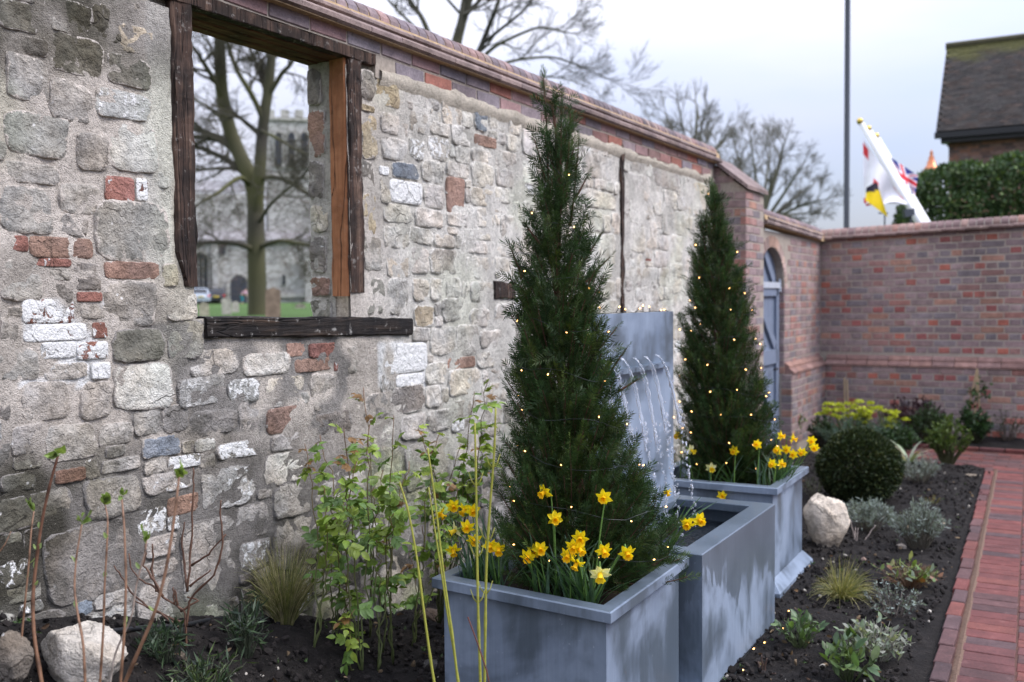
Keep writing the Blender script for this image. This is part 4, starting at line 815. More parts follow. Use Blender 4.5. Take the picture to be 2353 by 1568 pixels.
# ================================================================== YEWS
def shoot_template(K_, seed):
    """unit shoot along +z: a twig with two ranks of flat pointed needles"""
    r_ = np.random.default_rng(seed); V = []; Q = []; tc = []
    bend = r_.uniform(-.12, .12, 2); ax = lambda t: np.array([bend[0] * t * t, bend[1] * t * t, t])
    for i in range(4):
        c = ax(i / 3); 
        for a in (0, 2.09, 4.19): V.append(c + .012 * (1.2 - i / 3) * np.array([math.cos(a), math.sin(a), 0])); tc.append(1.0)
    for i in range(3):
        for j in range(3): Q.append((i * 3 + j, i * 3 + (j + 1) % 3, i * 3 + 3 + (j + 1) % 3, i * 3 + 3 + j))
    for i in range(K_):
        t = .06 + .94 * (i + .5) / K_; side = 1 if i % 2 else -1; ln = (.31 if t < .75 else .31 * (1.25 - t * .8) / .65) * r_.uniform(.8, 1.15); an = R(66 - 36 * t ** 3) * r_.uniform(.85, 1.15); lift = r_.uniform(-.35, .75)
        d = np.array([side * math.sin(an) * math.cos(lift), math.sin(an) * math.sin(lift) + .0, math.cos(an)]); b = ax(t); w = np.cross(d, [0, 1, .2]); w /= np.linalg.norm(w); k = len(V); wd = .0225
        cv = np.array([0, .03 * r_.uniform(0, 1), .03])
        V += [b, b + d * ln * .35 + w * wd, b + d * ln + cv * ln * 3, b + d * ln * .35 - w * wd]; Q.append((k, k + 1, k + 2, k + 3)); br = r_.uniform(.75, 1.2) * (1 + .4 * t ** 3); tc += [br * .8, br, br * 1.1, br]
    return np.array(V), np.array(Q), np.array(tc)
SHOOTS = [shoot_template(k, s_) for k, s_ in ((24, 1), (22, 2), (26, 3), (22, 4))]
def yew(label, base, profile, leaders, nb, ninner, slen, seed, density, sparse=0):
    global rng
    r_ = np.random.default_rng(seed); t = thing('yew_tree', label, 'tree', base); dep = proj((base[0], base[1], 1.0))[2]; pr = np.array(profile, float)
    def at(py):
        xl, xr = np.interp(py, pr[:, 0], pr[:, 1]), np.interp(py, pr[:, 0], pr[:, 2]); return atd((xl + xr) / 2, py, dep), (xr - xl) / 2 * dep / F
    P, D, S, C = [], [], [], []; wood = MB(); wood.c = (.10, .05, .032, 1)
    ytop, ybot = pr[0, 0], pr[-1, 0]; trunk = [at(y)[0] for y in np.linspace(ybot, ytop + 40, 14)]; trunk[0] = np.array(base) - [0, 0, .02]; wood.tube(trunk, np.linspace(.02, .004, 14), 6); wood.build('trunk', M_BARK, t)
    tw = MB(); tw.c = (.085, .045, .028, 1)
    def branch(A, B, sag, dens, tone, tip=1.0, t0=.3, sl=1.0):
        L = np.linalg.norm(B - A); m = max(4, int(L / .025)); mid = (A + B) / 2 + np.array([0, 0, -sag * L]) + r_.normal(size=3) * .02 * L
        ts = np.linspace(0, 1, m); pts = np.outer((1 - ts) ** 2, A) + np.outer(2 * ts * (1 - ts), mid) + np.outer(ts ** 2, B); tw.tube(pts, np.linspace(.0055 if t0 < .1 else .0035, .0016, m), 4, False)
        tan = np.gradient(pts, axis=0); tan /= np.linalg.norm(tan, axis=1)[:, None]; n = max(3, int(L * dens * (1 - t0)))
        for q in range(n):
            u = t0 + (1 - t0) * (q + r_.uniform(0, 1)) / n; i = min(m - 1, int(u * (m - 1))); T = tan[i]; sd = np.cross(T, r_.normal(size=3)); sd /= np.linalg.norm(sd) + 1e-6; k = r_.uniform(.25, .8)
            d = T + sd * k + np.array([0, 0, .42]); P.append(pts[i]); D.append(d); S.append(sl * slen * r_.uniform(.7, 1.15) * (1.0 - .35 * u ** 2)); C.append(tone * r_.uniform(.75, 1.25))
        P.append(pts[-1] - tan[-1] * slen * sl * .5); D.append(tan[-1]); S.append(slen * tip * (.4 + .6 * sl)); C.append(tone * 1.1)
    for b in range(nb):
        u = r_.uniform(0, 1) ** .62; y1 = ytop + (ybot - ytop) * u; 
        if y1 < sparse and r_.uniform() < .72: continue
        A1, R1 = at(y1); ph = r_.uniform(0, 6.283); k = r_.uniform(.78, 1.0) if r_.uniform() < .75 else r_.uniform(1.0, 1.16)
        B = A1 + (rt0 * math.cos(ph) + fw0 * math.sin(ph)) * R1 * k
        drop = R1 * r_.uniform(.5, 1.1) + .10; zz = max(base[2] + .02, A1[2] - drop); f = r_.uniform(.0, .25); A0 = np.array([trunk[0][0] + (A1[0] - trunk[0][0]) * .8, trunk[0][1] + (A1[1] - trunk[0][1]) * .8, zz]) + (B - A1) * f
        branch(A0, B, .12, density, r_.uniform(.8, 1.2))
    for q in range(ninner):
        u = r_.uniform(0, 1) ** .6; y1 = ytop + (ybot - ytop) * u; A1, R1 = at(y1); ph = r_.uniform(0, 6.283); k = math.sqrt(r_.uniform(.05, .75)); P.append(A1 + (rt0 * math.cos(ph) + fw0 * math.sin(ph)) * R1 * k); D.append(r_.normal(size=3) * .6 + (rt0 * math.cos(ph) + fw0 * math.sin(ph)) * .5 + [0, 0, .8]); S.append(slen * r_.uniform(.8, 1.2)); C.append(.7)
    for (ax, ay, bx, by, dd) in leaders:
        A, B = atd(ax, ay, dep + dd), atd(bx, by, dep + dd); branch(A, B, 0, density * 1.6, 1.1, .8, .05, .52 if sparse else .8)
    tw.build('twigs', M_BARK, t, kind='stuff')
    P, D, S, C = np.array(P), np.array(D), np.array(S), np.array(C); base_c = np.array([[.026, .056, .0175]]); warm = np.array([[.062, .088, .018]])
    f = r_.uniform(0, 1, (len(P), 1)) ** 3; col = (base_c * (1 - f) + warm * f) * C[:, None]; mb = MB()
    for k, (tv, tq, tc) in enumerate(SHOOTS):
        q = np.arange(len(P)) % 4 == k; V, Fq, Cc = scatter(tv, tq, P[q], D[q], S[q], r_.uniform(0, 6.28, q.sum()), col[q], tc); mb.add(V, Fq, None, Cc)
    mb.build('crown', M_NEEDLE, t, kind='stuff'); return t, at
NPROF = [(200, 1245, 1253), (245, 1245, 1295), (300, 1250, 1312), (400, 1238, 1326), (470, 1230, 1336), (520, 1216, 1346), (570, 1196, 1372), (650, 1180, 1378), (750, 1184, 1386), (850, 1174, 1408), (950, 1176, 1436), (1050, 1168, 1470), (1150, 1155, 1520), (1240, 1150, 1548), (1320, 1180, 1550)]
NLEAD = [(1258, 520, 1247, 166, 0), (1290, 470, 1291, 206, 0), (1280, 470, 1276, 216, .03), (1300, 470, 1311, 262, -.02), (1310, 520, 1330, 315, .02), (1240, 560, 1205, 512, -.05), (1330, 620, 1384, 534, 0), (1345, 650, 1402, 590, -.05), (1360, 820, 1418, 752, .02), (1385, 880, 1440, 800, 0), (1420, 900, 1470, 870, .03), (1255, 420, 1228, 320, .0), (1320, 460, 1352, 400, 0), (1200, 640, 1170, 560, 0), (1295, 370, 1318, 282, .04)]
near_yew, near_at = yew('tall near yew cone with wispy double tip in the front planter', (NPX, NPY, .50), NPROF, NLEAD, 440, 1300, .080, 11, 50, 490)
FPROF = [(425, 1635, 1639), (465, 1626, 1650), (500, 1614, 1666), (560, 1602, 1682), (620, 1594, 1700), (700, 1580, 1722), (800, 1570, 1742), (900, 1568, 1762), (1000, 1570, 1780), (1070, 1580, 1784), (1110, 1600, 1770)]
FLEAD = [(1645, 540, 1637, 424, 0), (1648, 540, 1650, 456, .03), (1630, 640, 1612, 510, 0), (1700, 760, 1728, 690, 0), (1660, 600, 1678, 540, .05), (1720, 880, 1752, 800, 0)]
far_yew, far_at = yew('smaller far yew cone with single slim tip in the rear planter', (FPX, FPY, .50), FPROF, FLEAD, 410, 1100, .084, 12, 44)

# ---- fairy lights
t_ = NT('warm bulb'); M_BULB = t_.out(col=(1, .8, .5), emc=(1.0, .50, .13), ems=3.6)
M_CABLE = m_plain('dark green cable', (.008, .012, .011), .5)
bv = np.array([(r_ * math.cos(a), r_ * math.sin(a), z) for z, r_ in ((0, .0016), (.003, .0030), (.007, .0034), (.010, .0022), (.0115, .0004)) for a in np.arange(7) * .8976]); bq = np.array([(i * 7 + j, i * 7 + (j + 1) % 7, i * 7 + 7 + (j + 1) % 7, i * 7 + 7 + j) for i in range(4) for j in range(7)])
bulb_me = mesh_np('bulb', bv, bq, smooth=True); bulb_me.materials.append(M_BULB)
def lights(label, base, pts, n, outdir, spread=1.0, size=1.0, cable_r=.0011):
    t = thing('fairy_lights', label, 'string lights', base); pts = np.asarray(pts); mb = MB(); mb.tube(pts, cable_r, 5)
    L = np.concatenate([[0], np.cumsum(np.linalg.norm(np.diff(pts, axis=0), axis=1))])
    for q in range(n):
        s_ = L[-1] * (q + .5 + rng.uniform(-.3, .3)) / n; P = np.array([np.interp(s_, L, pts[:, k]) for k in range(3)]); d = np.asarray(outdir(P, q), float); d = d + rng.normal(size=3) * .45 * spread; d /= np.linalg.norm(d)
        e = P + d * .030 * (size if size < .9 else 1); mb.tube([P, e], .0021 * size, 5); o = link('bulb', bulb_me, None, t); M = frame(d); o.matrix_local = Matrix.Translation(Vector(e - wloc(t))) @ Matrix([list(r_) for r_ in M]).to_4x4() @ Matrix.Scale(size, 4)
    mb.build('cable', M_CABLE, t); return t
def spiral(at, y0, y1, turns, k, ph0):
    pts = []
    for q in range(turns * 26):
        f = q / (turns * 26 - 1); y = y0 + (y1 - y0) * f ** .85; A, Rr = at(y); a = ph0 + f * turns * 6.283; pts.append(A + (rt0 * math.cos(a) + fw0 * math.sin(a)) * Rr * k * (1 + .06 * math.sin(q * 1.7)) + [0, 0, .012 * math.sin(q * .9)])
    return pts
def outof(at_b): return lambda P, q: np.array([P[0] - at_b[0], P[1] - at_b[1], .05]) * 3 + np.array([0, 0, rng.uniform(-.8, .5)])
lights('string of warm lights wound round the near yew', (NPX, NPY, .5), spiral(near_at, 290, 1270, 9, .92, .4), 48, outof((NPX, NPY)), .6, .64)
lights('string of warm lights wound round the far yew', (FPX, FPY, .5), spiral(far_at, 440, 1085, 10, .94, 1.0), 60, outof((FPX, FPY)), .6, .82)
pts = [(PNX - .014 + .006 * math.sin(q * 2.1), 3.62 + q * .030, 1.4395 + .002 * math.sin(q * 1.3)) for q in range(28)] + [(PNX - .02, 4.468, 1.43), (PNX - .022, 4.470, 1.35), (PNX - .02, 4.472, 1.1), (PNX - .022, 4.47, .8), (PNX - .02, 4.47, .58)]
lights('string of warm lights laid along the top of the fountain panel', (PNX, 4.0, 1.437), pts, 15, lambda P, q: (0.15 * math.sin(q * 7), .8 * math.sin(q * 2.3), .6 if P[2] > 1.42 else 0.1), .5, .8)
pts = [np.array([1.60 + .015 * math.sin(y * 9), y, float(gh(1.6, y)) + .012]) for y in np.arange(3.5, 4.75, .05)]
lights('string of warm lights on the soil along the trough foot', (1.6, 4.1, 0), pts, 6, lambda P, q: (.9, -.5, .5), .4, .85)

# ================================================================== DAFFODILS
def petal_mesh():
    V = []; n = 7; m = 5
    for i in range(n):
        t = i / (n - 1); w = .0082 * math.sin(math.pi * (.12 + .88 * t) ** .85) ** .8 * (1 if t < .97 else .2)
        for j in range(m): u = (j / (m - 1) - .5) * 2; V.append((.002 + .0235 * t, w * u, .0025 * u * u - .004 * t * t + .0012 * math.sin(t * 9 + u * 4)))
    return mesh_np('petal', V, [[(i * m + j, (i + 1) * m + j, (i + 1) * m + j + 1, i * m + j + 1) for i in range(n - 1) for j in range(m - 1)]], smooth=True)
def trumpet_mesh():
    V = []; n = 8; m = 22
    for i in range(n):
        t = i / (n - 1); r_ = .0050 + .0022 * t + .0042 * max(0, t - .72) / .28
        for j in range(m): a = j * 6.2832 / m; rr = r_ * (1 + .10 * t ** 4 * math.sin(a * 7) + .05 * t ** 4 * math.sin(a * 11)); V.append((rr * math.cos(a), rr * math.sin(a), .021 * t + .001 * t ** 4 * math.sin(a * 7 + 1)))
    for i in range(4):
        r_ = .0048 - .0012 * i
        for j in range(m): a = j * 6.2832 / m; V.append((r_ * math.cos(a), r_ * math.sin(a), .0135 - .003 * i))
    Q = [(i * m + j, i * m + (j + 1) % m, (i + 1) * m + (j + 1) % m, (i + 1) * m + j) for i in range(n - 1) for j in range(m)]
    return mesh_np('trumpet', V, [np.array(Q), np.array([((n) * m + (i) * m + j, n * m + i * m + (j + 1) % m, n * m + (i + 1) * m + (j + 1) % m, n * m + (i + 1) * m + j) for i in range(3) for j in range(m)])], smooth=True)
PETAL, TRUMPET = petal_mesh(), trumpet_mesh(); PETAL.materials.append(M_PETAL); TRUMPET.materials.append(M_PETAL)
mb = MB(); mb.c = (.16, .22, .05, 1); mb.tube([(0, 0, .001), (0, 0, -.006), (0, 0, -.012), (0, 0, -.017)], [.0045, .0030, .0036, .0022], 8); OVARY = mb.mesh('flower', smooth=True); OVARY.materials.append(M_STEM)
def strap_mesh(seed):
    r_ = np.random.default_rng(seed); n = 11; V = []; bend = r_.uniform(.05, .55); tw = r_.uniform(-.8, .8)
    for i in range(n):
        t = i / (n - 1); w = .0066 * (1 - .75 * t ** 4) * (.75 + .25 * math.sin(math.pi * min(1, t * 1.5)));  x = bend * t ** 2.2 * .32; z = .32 * t * (1 - .25 * bend * t)
        a = tw * t
        for u, dz in ((-1, 0), (0, -.0016), (1, 0)): V.append((x + dz - math.sin(a) * w * u, math.cos(a) * w * u, z))
    return mesh_np('leaf', V, [[(i * 3 + j, i * 3 + j + 1, i * 3 + 4 + j, i * 3 + 3 + j) for i in range(n - 1) for j in range(2)]], smooth=True)
STRAPS = [strap_mesh(k) for k in range(8)]
for m_ in STRAPS: m_.materials.append(M_LEAFO)
YEL, ORG, PALE = (.88, .70, .018), (.88, .54, .010), (.84, .82, .50)
def daffodil(label, px, py, ypl, H0, pale=False, face=None, size=1.0, nleaf=3, lean=None, group=None, leaflen=1.0, basex=None):
    Fp = onp(px, py, 1, ypl); base = np.array([float(np.clip(Fp[0] + rng.uniform(-.03, .03), .94 if ypl < 4 else .86, 1.41)) if basex is None else basex, max(ypl + rng.uniform(0, .05) + (.13 if Fp[2] < .56 else 0), 2.835), H0])
    t = thing('daffodil', label, 'daffodil', base, group)
    if face is None: a = rng.uniform(-.95, .95); fd = -fw0 * math.cos(a) + rt0 * math.sin(a) + np.array([0, 0, rng.uniform(-.55, .12)])
    else: fd = rt0 * face[0] - fw0 * face[1] + np.array([0, 0, face[2]])
    fd = fd / np.linalg.norm(fd); neck = Fp - fd * .019 * size; top = neck - fd * .016 * size + np.array([0, 0, .004])
    ts = np.linspace(0, 1, 12)[:, None]; m1 = base * .45 + top * .55 + np.array([rng.uniform(-.01, .01), rng.uniform(-.01, .01), .02]); P = (1 - ts) ** 2 * base + 2 * ts * (1 - ts) * m1 + ts ** 2 * top
    P = np.concatenate([P, [neck - fd * .004]]); mb = MB(); mb.c = (.10, .19, .04, 1); mb.tube(P, np.append(np.linspace(.0030, .0022, 12), .0022) * size, 6); mb.build('stem', M_STEM, t, smooth=True)
    fl = link('flower', OVARY, None, t); M = frame(fd, rng.uniform(0, 1)); fl.matrix_local = Matrix.Translation(Vector(neck + fd * .012 * size - base)) @ Matrix([list(r_) for r_ in M]).to_4x4() @ Matrix.Scale(size * 1.12, 4)
    pc = PALE if pale else YEL; v = rng.uniform(.9, 1.05)
    for k in range(6):
        o = link('petal', PETAL, None, fl, color=[c * v for c in pc]); back = rng.uniform(-.1, .42); o.matrix_local = Matrix.Rotation(k * 1.0472 + rng.uniform(-.12, .12), 4, 'Z') @ Matrix.Rotation(-back * .6 + .12, 4, 'Y') @ Matrix.Rotation(rng.uniform(-.3, .3), 4, 'X') @ Matrix.Translation((0, 0, .0006 * (k % 2)))
    link('trumpet', TRUMPET, None, fl, color=[c * v for c in ((.85, .62, .03) if pale else ORG)])
    for k in range(nleaf):
        o = link('leaf', STRAPS[rng.integers(8)], None, t, color=np.array((.045, .10, .035)) * rng.uniform(.75, 1.35) if rng.uniform() < .6 else np.array((.06, .11, .07)) * rng.uniform(.8, 1.2))
        az = rng.uniform(0, 6.283) if lean is None else lean + rng.uniform(-.6, .6); o.matrix_local = Matrix.Translation((rng.uniform(-.03, .03), rng.uniform(-.02, .02), -.01)) @ Matrix.Rotation(az, 4, 'Z') @ Matrix.Rotation(rng.uniform(.0, .38), 4, 'Y') @ Matrix.Scale(rng.uniform(.55, .95) * leaflen, 4)
    return t
GN, GF = 'daffodils in the near planter', 'daffodils in the far planter'
for a in (('tall daffodil left of centre against the near yew foliage', 1249, 1133, 2.85, 0, (-.6, .6, -.35)), ('tall daffodil right of centre against the near yew foliage', 1387, 1145, 2.85, 0, (-.3, .8, -.2)),
          ('daffodil facing forward under the left tall bloom on near yew', 1276, 1194, 2.82, 0, (.05, .9, -.15)), ('topmost daffodil of the left corner cluster beside the yellow green stem', 1042, 1165, 2.98, 0, (.2, .8, -.35)),
          ('half hidden daffodil between two blooms in the left corner cluster', 1066, 1174, 3.05, 0, (-.5, .6, -.5)), ('large ruffled daffodil right of the left corner pair behind a stem', 1087, 1175, 2.95, 0, (.2, .8, -.4)),
          ('drooping daffodil farthest left against the rose leaves', 1014, 1183, 3.05, 0, (.7, .4, -.6)), ('white petalled daffodil turned sideways at the left corner', 1044, 1221, 2.90, 1, (-.85, .3, -.35)),
          ('small daffodil just right of the white one at left corner', 1073, 1213, 2.90, 0, (-.1, .9, -.3)), ('daffodil behind the yellow green stems above the left rim', 1090, 1243, 2.88, 0, (.1, .9, -.4)),
          ('lowest daffodil on the far left just above the rim corner', 1042, 1267, 2.86, 0, (.1, .7, -.7)), ('left one of the two touching daffodils right of the stems', 1126, 1256, 2.82, 0, (.1, .8, -.5)),
          ('right one of the two touching daffodils right of the stems', 1146, 1265, 2.82, 0, (.0, .8, -.5)), ('lower left daffodil of the trio in front of the yew', 1212, 1282, 2.78, 0, (-.1, .9, -.4)),
          ('middle daffodil tucked behind the trio in front of yew', 1229, 1268, 2.83, 0, (.1, .8, -.3)), ('upper right daffodil of the trio in front of the yew', 1242, 1264, 2.79, 0, (.15, .9, -.2)),
          ('top daffodil of the dense central cluster', 1333, 1238, 2.79, 0, (-.1, .8, -.3)), ('middle left daffodil of the dense central cluster', 1318, 1258, 2.77, 0, (-.2, .8, -.5)), ('middle right daffodil of the dense central cluster', 1333, 1264, 2.78, 0, (.4, .7, -.5)),
          ('big lower left daffodil of the dense central cluster', 1304, 1279, 2.76, 0, (-.3, .8, -.4)), ('lowest daffodil hanging below the dense central cluster', 1324, 1297, 2.76, 0, (-.4, .5, -.7)), ('daffodil leaning sideways between central cluster and right bloom', 1388, 1267, 2.77, 0, (.2, .7, -.5)),
          ('single daffodil at the right end of the front row', 1442, 1273, 2.78, 0, (.1, .8, -.45)), ('large white and yellow daffodil nearest the front rim corner', 1379, 1322, 2.74, 2, (-.05, .75, -.6))):
    daffodil(a[0], a[1], a[2], a[3], .49, a[4] > 0, a[5], 1.25 if a[4] == 2 else (1.12 if a[4] == 1 else 1.0), 7 if a[1] > 1120 else 6, None, GN, .95)
daffodil('right one of the pair overhanging the trough corner', 1609, 1197, 3.36, .5, False, (.25, .7, -.25), 1.05, 7, .3, GN, 1.15, 1.44); daffodil('left one of the pair overhanging the trough corner', 1579, 1206, 3.33, .5, False, (-.3, .7, -.35), 1.0, 7, .1, GN, 1.15, 1.43)
daffodil('small orange daffodil hanging in front of the fountain panel', 1534, 1133, 3.36, .5, False, (.2, .6, -.7), .62, 3, 1.2, GN, 1.0, 1.36)
for a in (('pale daffodil nearest the falling water at far planter left', 1590, 1036, 4.98, 1), ('pale daffodil above the far planter front rim', 1635, 1077, 4.95, 1), ('yellow daffodil alone against the base of far yew', 1686, 1037, 4.95, 0), ('small yellow daffodil low on the far yew right side', 1739, 1022, 5.0, 0),
          ('yellow daffodil hanging below the far planter rim over the trough', 1659, 1140, 4.86, 0), ('leftmost yellow daffodil at the top of the right cluster', 1796, 1002, 5.2, 0), ('second yellow daffodil at the top of the right cluster', 1824, 1009, 5.2, 0), ('outermost upper daffodil beside the clipped ball', 1865, 1014, 5.25, 0),
          ('outermost lower daffodil beside the clipped ball', 1871, 1030, 5.2, 0), ('low left daffodil of the right cluster over the rim', 1774, 1067, 5.0, 0), ('low right daffodil of the right cluster over the rim', 1797, 1067, 5.0, 0), ('daffodil left in the middle row of right cluster', 1785, 1036, 5.15, 0),
          ('daffodil in the centre of the middle row of right cluster', 1807, 1034, 5.2, 0), ('daffodil right of centre in the right cluster', 1822, 1045, 5.15, 0), ('daffodil at the right of the middle row near rim end', 1842, 1040, 5.2, 0), ('tiny yellow daffodil between panel edge and far yew', 1556, 1002, 5.15, 0)):
    daffodil(a[0], a[1], a[2], a[3], .49, a[4] > 0, None, 1.12 if a[4] else 1.0, 6, None, GF, .85, min(1.42, max(.88, onp(a[1], a[2], 1, a[3])[0])))
# ================================================================== BED PLANTS
kite_v = np.array([(0, 0, 0), (.22, .03, .42), (0, 0, 1), (-.22, .03, .42)]); kite_q = np.array([(0, 1, 2, 3)])
narrow_v = np.array([(0, 0, 0), (.07, .02, .45), (0, .03, 1), (-.07, .02, .45)])
oval_v = np.array([(0, 0, 0), (.17, .05, .22), (.24, .07, .5), (.15, .03, .8), (0, -.06, 1), (-.15, .03, .8), (-.24, .07, .5), (-.17, .05, .22), (0, 0, .25), (0, .0, .52), (0, -.03, .8)])
oval_q = np.array([(0, 1, 2, 8), (8, 2, 3, 9), (9, 3, 4, 10), (0, 8, 6, 7), (8, 9, 5, 6), (9, 10, 4, 5)])
oval_q = np.array([(0, 1, 8, 7), (1, 2, 9, 8), (8, 9, 6, 7), (2, 3, 10, 9), (9, 10, 5, 6), (3, 4, 5, 10)])
def curve(A, B, sag, n=10, wob=.0, seed=0):
    r_ = np.random.default_rng(seed); A, B = np.array(A, float), np.array(B, float); M_ = (A + B) / 2 + np.asarray(sag, float); ts = np.linspace(0, 1, n)[:, None]
    P = (1 - ts) ** 2 * A + 2 * ts * (1 - ts) * M_ + ts ** 2 * B
    if wob: P[1:-1] += r_.normal(size=(n - 2, 3)) * wob
    return P
def leafy(label, cat, name, px, py, w, h, nst, nleaf, lsize, cols, mat=None, tmpl='kite', up_=.6, spread=1.0, stemc=(.05, .06, .03), flat=0.0, seed=1, group=None, at=None, top=None, stuff=True, leafcap=300):
    """a small bed plant: stems fanning from its base with leaves along them"""
    r_ = np.random.default_rng(seed); b = ghit(px, py) if at is None else np.array(at, float); z = proj(b)[2]; sc = z / F; rx, H = w / 2 * sc, h * sc
    t = thing(name, label, cat, b, group); st = MB(); st.c = (*stemc, 1); P, D, S, C = [], [], [], []
    for k in range(nst):
        a = r_.uniform(0, 6.283); q = math.sqrt(r_.uniform(0, 1)) * spread; tip = b + np.array([math.cos(a) * rx * q, math.sin(a) * rx * q, H * (1 - .45 * q * q) * r_.uniform(.75, 1.05)]); base = b + np.array([math.cos(a), math.sin(a), 0]) * rx * .25 * q
        p = curve(base, tip, (0, 0, H * .12), 7, .02 * H, k + seed * 99); st.tube(p, np.linspace(.0035, .0015, 7) * max(.6, H / .25), 4, False); m = max(1, nleaf // nst)
        for i in range(m):
            u = r_.uniform(.25, 1.0) ** .8; j = u * 6; i0 = min(5, int(j)); pt = p[i0] + (p[i0 + 1] - p[i0]) * (j - i0); d = r_.normal(size=3) * .75 + (tip - b) / (np.linalg.norm(tip - b)) * up_ + [0, 0, up_ * .4 - flat]
            P.append(pt); D.append(d); S.append(lsize * r_.uniform(.6, 1.2)); c = np.array(cols[r_.integers(len(cols))]); C.append(c * r_.uniform(.7, 1.3))
    st.build('stems', M_STEM, t, kind='stuff')
    P, D, S, C = map(np.array, (P, D, S, C)); mb = MB(); tv, tq = dict(kite=(kite_v, kite_q), narrow=(narrow_v, kite_q), oval=(oval_v, oval_q))[tmpl]
    if not stuff:                                 # large leaves: each its own part
        me = mesh_np('leaf', tv, tq, smooth=True); me.materials.append(M_LEAFO if mat is None else mat); n1 = min(leafcap, len(P))
        for k in range(n1):
            o = link('leaf', me, None, t, color=C[k]); M = frame(D[k], r_.uniform(-.5, .5) + (0 if r_.uniform() < .5 else 3.14)); o.matrix_local = Matrix.Translation(Vector(P[k] - b)) @ Matrix([list(q) for q in M]).to_4x4() @ Matrix.Scale(S[k], 4)
        return t
    V, Q, Cc = scatter(tv, tq, P, D, S, r_.uniform(0, 6.28, len(P)), C); mb.add(V, Q, None, Cc); mb.build('foliage', mat or M_LEAF, t, kind='stuff'); return t
def tuft(label, px, py, w, h, n, cols, seed=3, droop=.6, group=None, lean=(0, 0)):
    r_ = np.random.default_rng(seed); b = ghit(px, py); sc = proj(b)[2] / F; t = thing('grass_tuft', label, 'ornamental grass', b, group); mb = MB()
    for k in range(n):
        a = r_.uniform(0, 6.283); q = r_.uniform(.1, 1) ** .7; H = h * sc * r_.uniform(.5, 1.05); B0 = b + np.array([math.cos(a), math.sin(a), 0]) * .03 * r_.uniform(0, 1); tip = B0 + np.array([math.cos(a) * w / 2 * sc * q + lean[0] * H, math.sin(a) * w / 2 * sc * q + lean[1] * H, H * (1 - droop * q * q)])
        p = curve(B0, tip, (0, 0, H * .35 * q), 7, .002, k); wd = np.linspace(.0016, .0004, 7)[:, None]; sd = np.cross(tip - B0, r_.normal(size=3)); sd /= np.linalg.norm(sd) + 1e-6
        V = np.concatenate([p - sd * wd, p + sd * wd]); c = np.array(cols[r_.integers(len(cols))]) * r_.uniform(.7, 1.3); mb.add(V, [(i, i + 1, 8 + i, 7 + i) for i in range(6)], None, c)
    mb.build('blades', M_LEAF, t, kind='stuff'); return t
def boulder(label, px, py, w, h, dfrac, col, seed, sink=.18, group=None):
    r_ = np.random.default_rng(seed); b = ghit(px, py); sc = proj(b)[2] / F; n1, n2 = 56, 40; V = []; rx, rz = w / 2 * sc, h * sc * (1 + sink) / 2; planes = [(lambda v: v / np.linalg.norm(v))(r_.normal(size=3)) for _ in range(16)]; pd = r_.uniform(.66, .90, 16)
    c0 = b + np.array([0, rx * dfrac * .6, rz * (1 - 2 * sink)])
    for i in range(n2):
        for j in range(n1):
            th_, ph = math.pi * i / (n2 - 1), 6.28319 * j / n1; d = np.array([math.sin(th_) * math.cos(ph), math.sin(th_) * math.sin(ph), math.cos(th_)]); r0 = 1.0
            for q, e in zip(planes, pd):
                cs = d @ q
                if cs > .05: r0 = min(r0, e / cs)
            r0 *= 1 + +.07 * mnoise.noise(Vector(d * 2.6) + Vector((seed, 0, 0))) + .045 * mnoise.noise(Vector(d * 8)) + .022 * mnoise.noise(Vector(d * 17)) + .012 * mnoise.noise(Vector(d * 24)); V.append(c0 + d * r0 * (rx * 1.06, rx * dfrac, rz * 1.12))
    i, j = np.meshgrid(np.arange(n2 - 1), np.arange(n1), indexing='ij'); j2 = (j + 1) % n1; mb = MB(); mb.add(V, np.stack([i * n1 + j, (i + 1) * n1 + j, (i + 1) * n1 + j2, i * n1 + j2], -1).reshape(-1, 4), None, (*col, .04))
    return tag(mb.build('boulder', M_STONE, smooth=True, loc=tuple(b)), label, 'boulder', group)
boulder('pale limestone boulder between far planter and clipped ball', 1892, 1260, 106, 122, .8, (.56, .49, .40), 19)
boulder('pale limestone boulder behind the budding stems at lower left', 152, 1602, 232, 160, .7, (.53, .485, .415), 23, .1)
boulder('darker boulder cut by the left edge beneath the stone wall', 5, 1580, 110, 120, .8, (.20, .175, .145), 13, .1)

# clipped ball
b = ghit(1965, 1158); sc = proj(b)[2] / F; r_ = np.random.default_rng(21); t = thing('topiary_ball', 'round clipped dark green evergreen ball beside the pale boulder', 'shrub', b); n = 24000
D = r_.normal(size=(n, 3)); D /= np.linalg.norm(D, axis=1)[:, None]; rx, rz = 94 * sc, 86 * sc; lum = 1 + .05 * vnoise(D, 3.0, 4) + .03 * vnoise(D, 9, 2); P = b + np.array([0, rx * .5, rz * .93]) + D * np.array([rx, rx, rz]) * (lum * r_.uniform(.86, 1.0, n) ** .7)[:, None] * np.stack([1 - .20 * np.maximum(0, D[:, 2]) ** 1.5] * 2 + [np.ones(n)], 1); P[:, 2] = np.maximum(P[:, 2], b[2] + .01)
V, Q, C = scatter(kite_v * [1.1, 1, 1], kite_q, P, D + r_.normal(size=(n, 3)) * .75 + [0, 0, .25], .030 * r_.uniform(.6, 1.2, n), None, np.where(r_.uniform(0, 1, (n, 1)) < .25, [[.045, .055, .016]], [[.024, .038, .014]]) * r_.uniform(.6, 1.4, (n, 1)))
mb = MB(); mb.add(V, Q, None, C); mb.build('foliage', M_NEEDLE, t, kind='stuff'); mb = MB(); mb.c = (.03, .02, .012, 1); mb.tube([b - [0, -rx * .5, .02], b + [0, rx * .5, .2]], .02, 6)
for k in range(60): d = D[k]; mb.tube([b + [0, rx * .5, .10], b + np.array([0, rx * .5, rz * .93]) + d * np.array([rx, rx, rz]) * .85], [.008, .002], 4, False)
